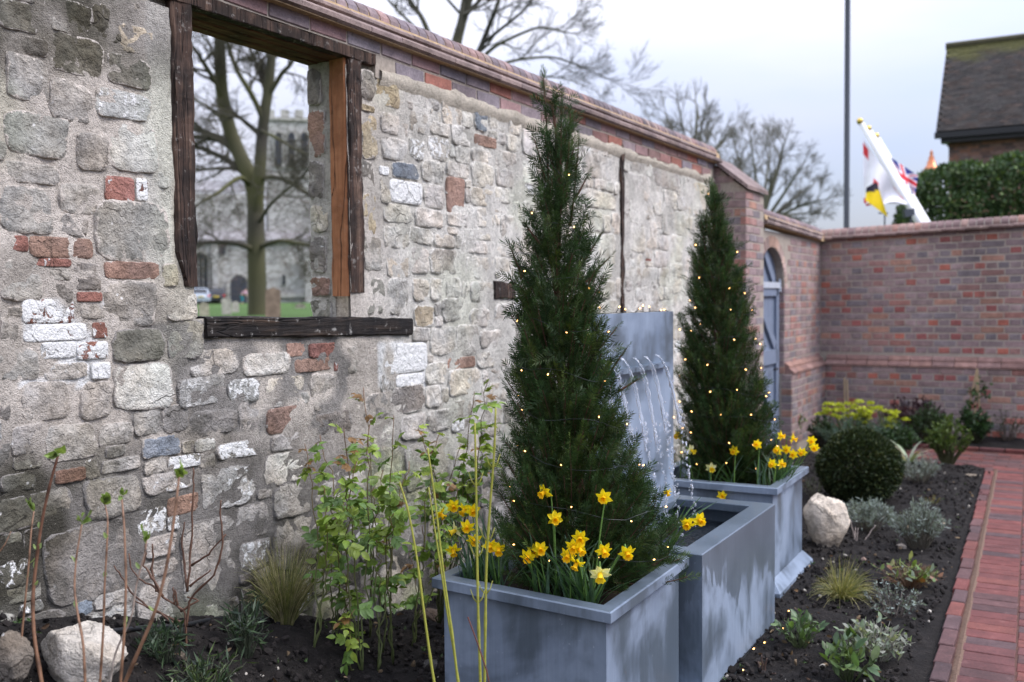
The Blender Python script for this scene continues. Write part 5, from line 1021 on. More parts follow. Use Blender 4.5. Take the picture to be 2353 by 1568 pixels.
mb.build('branches', M_BARK, t, kind='stuff')

LAV = [(.22, .26, .235), (.28, .325, .295), (.15, .18, .155)]
leafy('grey lavender mound nearest the pale boulder', 'lavender', 'lavender_bush', 1995, 1222, 130, 76, 60, 1700, .034, LAV, M_DULL, 'narrow', .9, 1.0, (.09, .08, .06), 0, 31, 'lavender bushes in the bed')
leafy('wider grey lavender mound right of the one by boulder', 'lavender', 'lavender_bush', 2112, 1262, 130, 112, 70, 2100, .034, LAV, M_DULL, 'narrow', .9, 1.0, (.09, .08, .06), 0, 32, 'lavender bushes in the bed')
leafy('grey lavender mound behind the clipped ball next to crossing path', 'lavender', 'lavender_bush', 2112, 1112, 120, 70, 60, 1200, .03, LAV, M_DULL, 'narrow', .9, 1.0, (.09, .08, .06), 0, 33, 'lavender bushes in the bed')
leafy('thin grey wiry catmint in front of the green heuchera', 'catmint', 'catmint', 2050, 1422, 130, 100, 26, 420, .020, LAV + [(.10, .10, .09)], M_DULL, 'kite', .5, 1.1, (.12, .10, .085), 0, 34)
leafy('low heuchera with rounded green and reddish leaves near path', 'heuchera', 'heuchera', 2090, 1350, 160, 62, 90, 95, .050, [(.10, .17, .04), (.14, .20, .05), (.20, .21, .07), (.16, .07, .03), (.17, .21, .15)], None, 'oval', .25, 1.0, (.12, .07, .04), .1, 35, None, None, None, False)
leafy('silver felted lambs ear plant at lower right', 'silver plant', 'silver_plant', 2012, 1520, 165, 100, 80, 290, .037, [(.22, .24, .19), (.19, .23, .165), (.26, .27, .22), (.15, .20, .11)], None, 'oval', .45, 1.05, (.22, .21, .17), 0, 36, None, None, None, False)
leafy('green leafy perennial left of the silver plant', 'green plant', 'leafy_plant', 1838, 1488, 110, 92, 40, 110, .044, [(.075, .13, .045), (.10, .16, .055), (.055, .10, .04)], None, 'oval', .6, 1.0, (.06, .08, .03), 0, 37, None, None, None, False)
leafy('green perennial with long leaves below the silver plant', 'green plant', 'leafy_plant', 1950, 1562, 145, 108, 36, 76, .062, [(.085, .14, .045), (.12, .17, .055), (.06, .105, .045)], None, 'oval', .55, 1.0, (.06, .08, .03), 0, 38, None, None, None, False)
leafy('tiny orange green sedum between lavender and brick path', 'sedum', 'sedum', 2143, 1160, 44, 22, 16, 160, .012, [(.16, .14, .03), (.20, .10, .03), (.12, .15, .04)], None, 'kite', .6, 1.0, (.08, .07, .03), 0, 39)
leafy('purple leaved shrub against the far brick wall', 'purple shrub', 'purple_shrub', 2098, 1008, 150, 100, 70, 2600, .035, [(.055, .022, .030), (.075, .03, .038), (.035, .018, .024)], None, 'kite', .5, 1.0, (.04, .02, .02), 0, 40)
leafy('dark green shrub just right of the purple shrub', 'green shrub', 'evergreen_shrub', 2135, 1022, 110, 95, 50, 2200, .035, [(.022, .048, .016), (.035, .065, .02)], None, 'kite', .5, 1.0, (.03, .025, .015), 0, 41)
leafy('yellow green upright bush at the corner of crossing path', 'green shrub', 'evergreen_shrub', 2178, 1066, 108, 112, 60, 2000, .036, [(.07, .11, .02), (.05, .09, .02), (.10, .14, .03)], None, 'kite', 1.1, .95, (.05, .05, .02), 0, 42)
leafy('glossy dark green shrub under the obelisk canes', 'green shrub', 'evergreen_shrub', 2238, 1018, 82, 88, 50, 1500, .042, [(.028, .065, .02), (.04, .085, .025), (.02, .045, .018)], None, 'kite', .5, 1.0, (.03, .03, .015), 0, 43)
leafy('dark green shrub behind the euphorbia by the plinth corner', 'green shrub', 'evergreen_shrub', 1890, 1022, 70, 70, 40, 900, .035, [(.022, .045, .016), (.04, .065, .022)], None, 'kite', .5, 1.0, (.03, .025, .015), 0, 44)
leafy('dark green low shrub between euphorbia and crossing path', 'green shrub', 'evergreen_shrub', 2062, 1052, 90, 84, 44, 1500, .04, [(.025, .055, .02), (.04, .075, .024)], None, 'kite', .5, 1.0, (.03, .025, .015), 0, 45)
leafy('sparse grey green climber seedlings at the right foot of far wall', 'small plant', 'wall_plant', 2312, 1012, 110, 70, 22, 260, .03, [(.05, .07, .035), (.08, .08, .05)], None, 'kite', .6, 1.1, (.08, .06, .045), 0, 46)
leafy('pale green hellebore by the foot of the grey door', 'hellebore', 'hellebore', 1812, 1012, 80, 95, 22, 240, .05, [(.10, .16, .04), (.16, .19, .05), (.07, .12, .035)], None, 'kite', .6, 1.0, (.14, .13, .06), 0, 47)
leafy('small grey green plant behind the pale boulder', 'small plant', 'herb_clump', 1872, 1150, 70, 70, 18, 160, .03, [(.08, .12, .05), (.12, .15, .09)], None, 'narrow', .8, 1.0, (.1, .09, .06), 0, 48)
# euphorbia: blue-green leafy stems with sulphur heads
def euphorbia(label, px, py, w, h, heads, seed):
    r_ = np.random.default_rng(seed); t = leafy(label, 'euphorbia', 'euphorbia', px, py, w, h, 40, 1700, .050, [(.075, .13, .095), (.095, .15, .115), (.06, .105, .07)], None, 'narrow', .5, 1.0, (.09, .11, .06), .15, seed); b = np.array(t.location); dep = proj(b)[2]
    for hx, hy, hw, hh in heads:
        n = int(hw * hh * .30); c0 = atd(hx, hy, dep - .05); sc = dep / F; m = max(3, int(hw * hh / 150)); n = int(n * 1.5); q = r_.integers(0, m, n); su = r_.uniform(-.5, .5, m); sx_ = (su * hw)[q] + r_.normal(size=n) * 3.6; sy_ = ((r_.uniform(-.45, .5, m) * (1 - 1.2 * su ** 2)) * hh)[q] + np.abs(r_.normal(size=n)) * 2.2; sz_ = (r_.uniform(-.4, .4, m) * hw)[q] + r_.normal(size=n) * 3.6; P = c0 + rt0 * (sx_ * sc)[:, None] + up0 * (sy_ * sc)[:, None] + fw0 * (sz_ * sc)[:, None]
        V, Q, C = scatter(kite_v * [2.2, 1, .8], kite_q, P, r_.normal(size=(n, 3)) * .8 + [0, 0, .7] - fw0 * .3, .021, None, np.array([[.50, .54, .05]]) * r_.uniform(.6, 1.2, (n, 1))); mb = MB(); mb.add(V, Q, None, C)
        mb.c = (.12, .15, .05, 1)
        for k in range(4): mb.tube([b + [0, 0, .05], c0 + (r_.uniform(-.4, .4) * hw * sc) * rt0], .005, 4, False)
        mb.build('flower_head', M_LEAF, t)
euphorbia('large euphorbia with three sulphur yellow flower heads', 1950, 1035, 170, 95, [(1915, 944, 56, 46), (1962, 944, 60, 44), (1984, 966, 36, 34), (2000, 938, 24, 24)], 51)
euphorbia('smaller euphorbia right of the large one with scattered yellow heads', 2040, 1034, 110, 75, [(2063, 962, 36, 30), (2022, 945, 14, 18), (2038, 975, 18, 18)], 52)
b = ghit(2088, 1066); t = thing('striped_leaf_plant', 'pale striped sword leaved plant at the right of clipped ball', 'striped plant', b)
sm = strap_mesh(77); sm.materials.append(M_LEAFO)
for k in range(15):
    o = link('leaf', sm, None, t, color=np.array([(.40, .45, .32), (.27, .34, .2), (.42, .38, .27)][k % 3]) * rng.uniform(.7, 1.1)); o.matrix_local = Matrix.Rotation(rng.uniform(0, 6.28), 4, 'Z') @ Matrix.Rotation(rng.uniform(.3, 1.1), 4, 'Y') @ Matrix.Diagonal((.9, 2.0, .9, 1))
tuft('straw coloured drooping feather grass in front of pale boulder', 1932, 1378, 165, 118, 420, [(.28, .25, .10), (.34, .30, .14), (.20, .20, .08), (.13, .15, .05)], 61, 1.02, None, (.12, -.1))
t_g = tuft('dry green and straw grass tuft at the foot of stone wall', 655, 1440, 200, 200, 640, [(.22, .225, .085), (.32, .29, .14), (.42, .37, .22), (.16, .18, .06)], 62, .3)
tuft('sparse grass wisps beyond the rose against stone wall', 775, 1395, 120, 150, 120, [(.26, .23, .13), (.2, .18, .1)], 63, .3)
# cut twigs
def twigs(label, px, py, sticks, c, r0, name='bare_twigs', cat='twigs'):
    b = ghit(px, py); dep = proj(b)[2]; t = thing(name, label, cat, b)
    for s_ in sticks:
        P = [atd(x, y, dep + dz) for x, y, dz in s_]; mb = MB(); mb.c = (*c, 1); m = max(8, 3 * len(P)); P = np.array(P); k = np.linspace(0, len(P) - 1, m); P = np.stack([np.interp(k, np.arange(len(P)), P[:, q]) for q in range(3)], 1); P[1:-1] += rng.normal(size=(m - 2, 3)) * .0012; mb.tube(P, np.linspace(r0, r0 * .55, m) * (1 + .25 * (np.arange(m) % 4 == 0)), 6); mb.build('twig', M_STEM, t, smooth=True)
    return t
twigs('cut brown twig stubs left of the lower right perennials', 1752, 1548, [[(1752, 1548, 0), (1750, 1505, 0)], [(1756, 1548, 0), (1762, 1512, 0)], [(1748, 1550, 0), (1742, 1520, .02)], [(1760, 1550, 0), (1782, 1548, -.03)]], (.06, .035, .025), .005)
twigs('bleached bare twigs standing between boulder and lavender', 1965, 1245, [[(1965, 1245, 0), (1954, 1195, 0)], [(1968, 1246, 0), (1972, 1213, 0)], [(1964, 1246, 0), (1966, 1212, .03)], [(1985, 1246, 0), (2012, 1207, 0)]], (.30, .25, .22), .004)
# brown woody shrub, nearly leafless
twigs('leafless brown woody shrub in front of the stone wall', 425, 1492, [[(425, 1492, 0), (428, 1440, 0), (424, 1405, 0), (400, 1388, 0), (375, 1372, 0), (350, 1345, .02), (322, 1335, .02), (300, 1305, .02), (296, 1272, .02)],
    [(428, 1440, 0), (434, 1400, .0), (440, 1370, 0), (492, 1325, -.03), (508, 1270, -.03), (512, 1230, -.03), (505, 1180, -.03), (508, 1150, -.03)], [(430, 1360, 0), (437, 1310, 0), (435, 1290, .02), (442, 1200, .02), (445, 1120, .02), (444, 1075, .02)],
    [(436, 1348, 0), (460, 1330, .0), (484, 1310, 0)], [(430, 1350, 0), (424, 1300, .03), (418, 1250, .03), (424, 1200, .03)], [(440, 1300, 0), (478, 1275, -.02), (519, 1228, -.02)], [(400, 1388, 0), (398, 1350, 0)], [(408, 1390, 0), (402, 1355, 0)],
    [(375, 1372, 0), (352, 1330, .0), (330, 1300, 0), (335, 1270, 0), (334, 1250, 0)], [(360, 1360, 0), (348, 1310, .03), (352, 1280, .03), (350, 1250, .03)], [(410, 1440, 0), (395, 1430, .0), (365, 1405, 0), (310, 1382, 0)], [(418, 1430, 0), (345, 1400, .03), (300, 1360, .03), (283, 1330, .03), (262, 1300, .03)],
    [(415, 1405, 0), (455, 1380, 0), (430, 1372, 0)]], (.105, .055, .035), .0040, 'woody_shrub', 'bare shrub')
# budding stems close to the camera at the lower left
hyd = [([(40, 1580), (52, 1440), (66, 1300), (72, 1215), (78, 1175)], 5.0, (70, 1140)), ([(98, 1580), (78, 1470), (74, 1380), (82, 1300), (95, 1200), (115, 1110), (134, 1045)], 9.0, (136, 1035)), ([(196, 1580), (192, 1480), (178, 1410), (170, 1350), (175, 1280), (188, 1205)], 6.0, (188, 1165)),
       ([(229, 1580), (238, 1440), (240, 1350), (246, 1250), (248, 1190), (241, 1160)], 5.5, (246, 1135)), ([(276, 1580), (286, 1450), (290, 1330), (285, 1200), (279, 1140)], 6.5, (279, 1122)), ([(282, 1580), (325, 1480), (352, 1420), (378, 1330), (395, 1230), (408, 1130), (411, 1095)], 8.5, (416, 1062)),
       ([(252, 1580), (262, 1500), (305, 1420), (311, 1350), (325, 1300), (337, 1255), (336, 1240)], 5.0, (335, 1222)), ([(-8, 1500), (8, 1545), (18, 1580)], 6.0, None), ([(-6, 1275), (12, 1250), (25, 1222)], 3.0, None)]
hb = onp(200, 1567, 1, 1.6); t = thing('budding_shrub', 'foreground shrub of brown upright stems with fresh green tip buds', 'shrub', (hb[0], hb[1], float(gh(hb[0], hb[1]))))
for k, (pp, wd, bud) in enumerate(hyd):
    yp = 1.60 + .05 * math.sin(k * 2.3); P = np.array([onp(x, y, 1, yp + .012 * i) for i, (x, y) in enumerate(pp)]); m = 26; q = np.linspace(0, len(P) - 1, m)
    from_ = np.stack([np.interp(q, np.arange(len(P)), P[:, a]) for a in range(3)], 1); sm_ = from_.copy()
    for _ in range(3): sm_[1:-1] = (sm_[:-2] + 2 * sm_[1:-1] + sm_[2:]) / 4
    lowp = sm_[0] - (sm_[1] - sm_[0]) * 0; zg = float(gh(lowp[0], lowp[1])); 
    if lowp[2] > zg and pp[0][1] > 1500: sm_ = np.concatenate([[[lowp[0] - .01, lowp[1], zg - .02]], sm_])
    rr = np.linspace(1.05, .62, len(sm_)) * wd / 2 * proj(sm_[5])[2] / F * (1 + .22 * (np.arange(len(sm_)) % 6 == 3)); mb = MB(); c0 = np.array((.19, .10, .055)) if k != 6 else np.array((.33, .29, .25)); c1 = np.array((.115, .05, .032)) if k == 1 else np.array((.26, .155, .10)) * (1 if k != 6 else .8)
    mb.tube(sm_, rr, 7, True, np.array([np.append((c0 + (c1 - c0) * f) * (.45 if i % 6 == 3 else 1), 1) for i, f in enumerate(np.linspace(0, 1, len(sm_)))])); s_ = mb.build('stem', M_STEM, t, smooth=True)
    if bud:
        B = sm_[-1]; tipv = onp(bud[0], bud[1], 1, yp + .02) - B; Lb = max(.02, np.linalg.norm(tipv)); mb = MB(); d0 = tipv / Lb
        for q_ in range(5): V, Q, C = scatter(oval_v * [.75, 1, 1], oval_q, np.array([B + d0 * Lb * .15 * (q_ % 3)]), np.array([d0 + rng.normal(size=3) * .20]), [Lb * rng.uniform(.45, .78)], None, np.array([[.22, .31, .10]]) * rng.uniform(.75, 1.2)); mb.add(V, Q, None, C)
        mb.build('bud', M_LEAF, s_)
        mb = MB()
        for q_ in range(5 if k == 1 else 2):
            i = rng.integers(6, len(sm_) - 2); V, Q, C = scatter(oval_v, oval_q, sm_[i][None], np.array([[rng.normal() * .4, rng.normal() * .4, 1]]), [.022], None, np.array([[.25, .33, .12]])); mb.add(V, Q, None, C)
        mb.build('side_bud', M_LEAF, s_, kind='stuff')
# yellow-green dogwood rods in front of the near planter
rods = [([(918, 1108), (938, 1170), (958, 1280), (976, 1420), (990, 1520), (1003, 1600)], 6.5), ([(983, 1030), (1000, 1150), (1010, 1240), (1022, 1340), (1040, 1460), (1056, 1600)], 6.2), ([(985, 1120), (998, 1210), (1012, 1300), (1028, 1410), (1060, 1600)], 4.8), ([(1091, 972), (1094, 1110), (1096, 1270), (1099, 1420), (1105, 1600)], 6.8), ([(1139, 938), (1136, 1040), (1126, 1160), (1117, 1300), (1115, 1440), (1113, 1600)], 6.8)]
rb = onp(1060, 1567, 1, 2.35); t = thing('dogwood', 'bare yellow green dogwood rods standing in front of the near planter', 'dogwood', (rb[0], 2.35, 0))
for k, (pp, wd) in enumerate(rods):
    P = np.array([onp(x, y, 1, 2.32 + .04 * (k % 3)) for x, y in pp]); m = 24; q = np.linspace(0, len(P) - 1, m); S_ = np.stack([np.interp(q, np.arange(len(P)), P[:, a]) for a in range(3)], 1)
    for _ in range(2): S_[1:-1] = (S_[:-2] + 2 * S_[1:-1] + S_[2:]) / 4
    S_ = np.concatenate([S_[:1] + (S_[:1] - S_[1:2]) * 0, S_, [[S_[-1, 0] + .01, S_[-1, 1], -.01]]])[1:]; rr = np.linspace(.62, 1.05, len(S_)) * wd / 2 * proj(S_[5])[2] / F * (1 + .25 * (np.arange(len(S_)) % 7 == 4)); mb = MB(); mb.c = (.27, .275, .045, 1); mb.tube(S_, rr, 7)
    if k in (3, 4):
        for i in (6, 12, 16):
            for sgn in (-1, 1): mb.tube([S_[i], S_[i] + rt0 * sgn * .012 + up0 * .015, S_[i] + rt0 * sgn * .020 + up0 * .040], [.0022, .0016, .0008], 5)
    mb.build('stem', M_STEM, t, smooth=True)
mb = MB(); mb.c = (.10, .035, .025, 1); mb.tube([onp(1075, 1418, 1, 2.30), onp(1098, 1480, 1, 2.30), onp(1118, 1540, 1, 2.30), onp(1130, 1600, 1, 2.3)], .0022, 6); mb.build('red_twig', M_STEM, t)
# dark weeds on the soil at lower left
WD = [(.028, .05, .024), (.04, .068, .03), (.022, .038, .022)]
leafy('dark narrow leaved weed right of the leafless woody shrub', 'weed', 'weed', 565, 1510, 105, 150, 26, 190, .055, WD, None, 'narrow', .5, 1.0, (.04, .05, .03), 0, 71); leafy('dark weed at the foot of the leafless woody shrub', 'weed', 'weed', 385, 1520, 150, 95, 30, 230, .05, WD, None, 'narrow', .5, 1.0, (.04, .05, .03), 0, 72)
leafy('low dark weed by the bottom edge between boulder and rose', 'weed', 'weed', 470, 1590, 240, 80, 34, 240, .05, WD + [(.07, .10, .035)], None, 'narrow', .6, 1.0, (.05, .06, .03), 0, 73)
# hose and loose chips
mb = MB(); P = [ghit(x, y) + [0, 0, .014] for x, y in ((185, 1478), (230, 1466), (290, 1456), (340, 1452), (400, 1450), (440, 1443), (480, 1434), (520, 1428))]; P = np.array(P); q = np.linspace(0, 7, 40); P = np.stack([np.interp(q, np.arange(8), P[:, a]) for a in range(3)], 1); mb.tube(P, .0085, 8); tag(mb.build('hose', m_plain('black rubber', (.012, .013, .015), .45), smooth=True, loc=tuple(P[0])), 'black irrigation hose lying on soil along the wall foot', 'hose')
def chip(label, px, py, w, h, col, seed, name='stone_chip'):
    b = ghit(px, py); sc = proj(b)[2] / F; v = lump(seed) * np.array([w / 2 * sc, w / 2.5 * sc, h * sc * .8]); mb = MB(); mb.add(v + b + [0, 0, h * sc * .25], None, ico_f, (*col, .05)); tag(mb.build(name, M_STONE, loc=tuple(b)), label, 'stone')
chip('small buff stone chip on soil under the woody shrub', 418, 1515, 28, 20, (.33, .27, .2), 1); chip('grey slate chip on soil left of the near planter', 985, 1535, 62, 26, (.09, .085, .08), 2); chip('white stone chip under the rose near bottom edge', 838, 1555, 16, 18, (.5, .45, .38), 3); chip('flat brown stone beneath the rose beside the planter corner', 985, 1420, 70, 22, (.17, .13, .10), 4)
chip('curled pale dead leaf on the soil below lavender', 2072, 1262, 26, 14, (.42, .36, .30), 6, 'dead_leaf'); chip('round pale pebble right of the widest lavender', 2164, 1210, 18, 14, (.36, .3, .23), 7); chip('flat pale stone by the far corner of the soil bed', 2235, 1096, 34, 10, (.25, .22, .18), 8); chip('small pinkish stone beside the feather grass', 1985, 1290, 14, 10, (.4, .28, .22), 9)

# dead leaves and seedlings, past counting
n = 420; X = rng.uniform(.05, 2.2, n); Y = 1.3 + 8 * rng.uniform(0, 1, n) ** 1.6; ok = X < pathx(Y) - .02; X, Y = X[ok], Y[ok]; n = len(X); mb = MB()
V, Q, C = scatter(oval_v, oval_q, np.stack([X, Y, gh(X, Y) + .022], 1), np.stack([rng.normal(size=n), rng.normal(size=n), rng.normal(size=n) * .25], 1), .030 * rng.uniform(.5, 1.2, n), None, np.array([(.10, .06, .035), (.16, .10, .055), (.065, .042, .028), (.22, .16, .10)])[rng.integers(0, 4, n)] * rng.uniform(.6, 1.2, (n, 1))); mb.add(V, Q, None, C)
mb.build('leaf_litter', M_DULL, kind='stuff')
n = 260; X = rng.uniform(.05, 2.15, n); Y = 1.4 + 7.5 * rng.uniform(0, 1, n) ** 1.5; X = np.repeat(X, 5); Y = np.repeat(Y, 5); n = len(X); mb = MB()
V, Q, C = scatter(kite_v, kite_q, np.stack([X, Y, gh(X, Y) + .012], 1), np.stack([rng.normal(size=n), rng.normal(size=n), rng.uniform(.2, 1.2, n)], 1), .020 * rng.uniform(.4, 1.2, n), None, np.array([[.05, .085, .028]]) * rng.uniform(.6, 1.5, (n, 1))); mb.add(V, Q, None, C)
mb.build('weed_seedlings', M_LEAF, kind='stuff')
# ---- rose bush
r_ = np.random.default_rng(81); rose = thing('rose_bush', 'leafy rose bush with reddish young shoots between near planter and wall', 'rose bush', ghit(840, 1545))
lf_v, lf_q = [], []
def add_leaflet(o, d, L, w):
    k = len(lf_v); M = frame(d, 0); n = 6
    d = np.array(d, float) / np.linalg.norm(d); sd = np.cross(d, [0, 0, 1.0]); sd /= np.linalg.norm(sd); nu = np.cross(sd, d); row = []
    for i in range(n):
        t_ = i / (n - 1); ww = w * math.sin(math.pi * (.06 + .92 * t_) ** .82)
        for u in (-1, 0, 1): lf_v.append(np.array(o) + d * L * t_ + sd * ww * u + nu * (.10 * L * abs(u) * (ww / w) - .22 * L * t_ * t_))
    for i in range(n - 1):
        for j in range(2): lf_q.append((k + i * 3 + j, k + i * 3 + j + 1, k + i * 3 + 4 + j, k + i * 3 + 3 + j))
def compound(seed):
    global lf_v, lf_q
    lf_v, lf_q = [], []; q = np.random.default_rng(seed); npair = q.choice([2, 2, 3]); Lr = 1.0
    for i in range(npair):
        p = np.array([0, 0, .0]) + np.array([1, 0, 0]) * (.35 + .5 * i / npair) + [0, 0, -.12 * ((.35 + .5 * i / npair)) ** 2]
        for sgn in (-1, 1): add_leaflet(p, (.45, sgn * 1.0, q.uniform(-.25, .1)), q.uniform(.42, .55), q.uniform(.15, .185))
    add_leaflet((.95, 0, -.11), (1, q.uniform(-.2, .2), -.3), .60, .19)
    V = np.array(lf_v); Q = list(lf_q); mb = MB(); mb.add(V, Q); mb.tube([(0, 0, 0), (.5, 0, -.02), (.95, 0, -.11)], [.02, .014, .01], 4, False); me = mb.mesh('leaf', smooth=True); me.materials.append(M_LEAFO); return me
RL = [compound(k) for k in range(6)]
rb0 = np.array(rose.location); canes = []
basepx = [(832, 1552), (868, 1545), (800, 1500), (905, 1530), (770, 1480), (945, 1490), (850, 1470), (720, 1500), (1010, 1440), (880, 1500)]
tips = [(700, 1020), (735, 1000), (790, 985), (850, 975), (905, 955), (960, 985), (1010, 995), (1060, 1020), (1100, 1040), (745, 1120), (820, 1060), (880, 1080), (940, 1060), (990, 1100), (1050, 1120), (1110, 1000), (740, 1230), (770, 1180), (775, 1200), (1090, 900), (1120, 880), (835, 890), (790, 1150), (905, 1180), (860, 1230), (970, 1210), (1020, 1180), (940, 1270), (890, 1320), (800, 1290), (700, 1500), (860, 1120), (790, 1330), (1000, 1290), (815, 1400), (800, 1480), (1085, 1080), (930, 1130)]
rleaves = []
for k, tp in enumerate(tips):
    bp = basepx[k % len(basepx)] if k < 34 else basepx[0]; bp = min(basepx, key=lambda q: abs(q[0] - tp[0]) + r_.uniform(0, 130)); B = ghit(*bp); dz = r_.uniform(-.22, .30); dB = proj(B)[2]; dT = np.clip(dB + dz, 3.05, 4.35) if tp[1] > 950 else 4.2
    Tp = atd(tp[0], tp[1], dT); Tp[0] = max(Tp[0], .10)
    P = curve(B, Tp, np.array([0, 0, .10 * np.linalg.norm(Tp - B)]) + r_.normal(size=3) * .05, 16, .006, k); mb = MB(); L = np.linalg.norm(Tp - B)
    cc = [np.append(np.array((.085, .105, .035)) * (1 - f) + np.array((.16, .075, .035)) * f if r_.uniform() < 2 else 0, 1) for f in np.linspace(0, 1, 16) ** 2]; mb.tube(P, np.linspace(.0036, .0013, 16), 6, True, np.array(cc)); mb.build('stem', M_STEM, rose, smooth=True)
    nl = int(6 + 9 * L)
    for q in range(nl):
        u = r_.uniform(.40, 1.0) ** .8; i = min(14, int(u * 15)); pt = P[i] + (P[i + 1] - P[i]) * (u * 15 - i) if i < 15 else P[15]; d = r_.normal(size=3) * [1, 1, .45] + [0, 0, .25] - fw0 * .15; young = u > .86 and r_.uniform() < .55
        col = np.array((.20, .11, .035)) if young and r_.uniform() < .4 else (np.array((.22, .29, .045)) if young or r_.uniform() < .25 else np.array((.175, .265, .042)) if r_.uniform() < .6 else np.array((.115, .20, .045)))
        x = d / np.linalg.norm(d); z_ = np.array([0, 0, 1.0]) + r_.normal(size=3) * .35 - fw0 * .3; z_ = z_ - x * (z_ @ x); z_ /= np.linalg.norm(z_); y_ = np.cross(z_, x)
        rleaves.append((np.linalg.norm(pt - CAM), pt, np.stack([x, y_, z_], 1), (.060 if not young else .046) * r_.uniform(.75, 1.2), col * r_.uniform(.75, 1.25), r_.integers(6)))
rleaves.sort(key=lambda q: -q[3] / q[0]); mb = MB()
for k, (_, pt, M, s_, col, v) in enumerate(rleaves):
    if k < 300: o = link('leaf', RL[v], None, rose, color=col); o.matrix_local = Matrix.Translation(Vector(pt - rb0)) @ Matrix([list(q) for q in M]).to_4x4() @ Matrix.Scale(s_, 4)
    else:
        V = np.array([w.co for w in RL[v].vertices]) @ M.T * s_ + pt; mb.add(V, [tuple(f.vertices) for f in RL[v].polygons if len(f.vertices) == 4], None, col)
mb.build('leaves', M_LEAF, rose, smooth=True, kind='stuff')

# canes by the far wall
def caneset(label, pxs, leaves, yb):
    B = onp(pxs[0][0], pxs[0][1], 1, yb); B[2] = .02; t = thing('plant_support', label, 'garden canes', (B[0], B[1], .02))
    for (x0, y0, x1, y1) in pxs:
        a = onp(x0, y0, 1, yb); b = onp(x1, y1, 1, yb + .03); d = a - b; a = b + d * ((b[2]) / max(.05, (b[2] - a[2]))); mb = MB(); mb.c = (.36, .27, .16, 1); mb.tube([a, b], .010, 6); mb.build('cane', M_STEM, t)
    if leaves:
        mb = MB(); r2 = np.random.default_rng(5)
        for x, y, n, s_ in leaves:
            P = np.array([onp(x + r2.normal() * s_, y + r2.normal() * s_, 1, yb - .03 + r2.normal() * .03) for _ in range(n)]); V, Q, C = scatter(kite_v * [1.6, 1, 1], kite_q, P, r2.normal(size=(n, 3)), .05, None, np.array([[.05, .085, .03]]) * r2.uniform(.6, 1.4, (n, 1))); mb.add(V, Q, None, C)
        mb.build('climber_foliage', M_LEAF, t, kind='stuff')
caneset('short pair of bare bamboo canes against the far wall', [(1942, 960, 1940, 868), (1950, 960, 1946, 872)], None, 11.30)
caneset('bamboo wigwam with small climbing plant against far wall', [(2222, 960, 2245, 848), (2252, 960, 2246, 850), (2240, 960, 2246, 852)], [(2238, 900, 26, 6), (2258, 885, 18, 7), (2262, 905, 14, 6), (2230, 930, 16, 8)], 11.25)
# ================================================================== BEYOND THE WALLS
# ---- trees without leaves
def grow_tree(start, d0, L0, r0, levels, seed, up_=.12, kids=(3, 5), wob=.22, ratio=(.55, .8), skel=None, spread=(.5, 1.0)):
    r_ = np.random.default_rng(seed); big, fine = [], []
    def rec(P, d, L, r0_, lev):
        m = 6 if lev < 2 else (4 if lev < 4 else 3); pts = [P]; q = d / np.linalg.norm(d)
        for i in range(m):
            q = q + r_.normal(size=3) * wob * .5 + np.array([0, 0, up_ * (.5 if lev < 1 else 1)]); q /= np.linalg.norm(q); pts.append(pts[-1] + q * L / m)
        pts = np.array(pts); rad = np.linspace(r0_, r0_ * .55, m + 1); (big if lev < 2 else fine).append((pts, rad, lev))
        if lev < levels: branch(pts, rad, L, lev)
    def branch(pts, rad, L, lev):
        k = r_.integers(kids[0], kids[1] + 1); m = len(pts) - 1
        for i in range(k):
            u = .3 + .7 * (i + r_.uniform(.2, 1)) / k; j = min(m - 1, int(u * m)); f = u * m - j; P = pts[j] + (pts[j + 1] - pts[j]) * min(1, f); T = pts[j + 1] - pts[j]; T /= np.linalg.norm(T); sd = np.cross(T, r_.normal(size=3)); sd /= np.linalg.norm(sd) + 1e-6; a = r_.uniform(*spread)
            rec(P, T * math.cos(a) + sd * math.sin(a), L * r_.uniform(*ratio), rad[j] * .62, lev + 1)
        rec(pts[-1], pts[-1] - pts[-2], L * r_.uniform(*ratio), rad[-1], lev + 1)
    if skel is None: rec(np.array(start, float), np.array(d0, float), L0, r0, 0)
    else:
        for pts, ra, rb_ in skel:
            pts = np.array(pts); q = np.linspace(0, len(pts) - 1, 4 * len(pts)); P = np.stack([np.interp(q, np.arange(len(pts)), pts[:, a]) for a in range(3)], 1)
            for _ in range(2): P[1:-1] = (P[:-2] + 2 * P[1:-1] + P[2:]) / 4
            rad = np.linspace(ra, rb_, len(P)); big.append((P, rad, 0)); L = np.linalg.norm(P[-1] - P[len(P) // 2]) * .62; branch(P, rad, max(L, L0), 1)
    return big, fine
def bare_tree(label, base, big, fine, bark, moss, group=None, rmin=.004):
    t = thing('bare_tree', label, 'tree', base, group); mb = MB()
    for pts, rad, lev in big:
        c = np.array([np.append(np.array(bark) * (1 - f) + np.array(moss) * f, 1) for f in np.clip([.5 + .9 * mnoise.noise(Vector(p * .55)) for p in pts], 0, 1)]); mb.tube(pts, np.maximum(rad, rmin), 8 if lev == 0 else 6, False, c)
    mb.build('trunk', M_BARK, t, smooth=True); mb = MB()
    for pts, rad, lev in fine: mb.c = (*(np.array(bark) * .9 * (1 if lev % 2 else 1.1) + np.array(moss) * .25), 1); mb.tube(pts, np.maximum(rad, rmin), 3, False)
    mb.build('crown', M_BARK, t, kind='stuff'); return t
BARK, MOSS = (.046, .040, .033), (.080, .078, .031)
dT = 42.0; A = lambda pts, d=dT: [atd(x, y, d + z) for x, y, z in pts]
s1 = dT / F
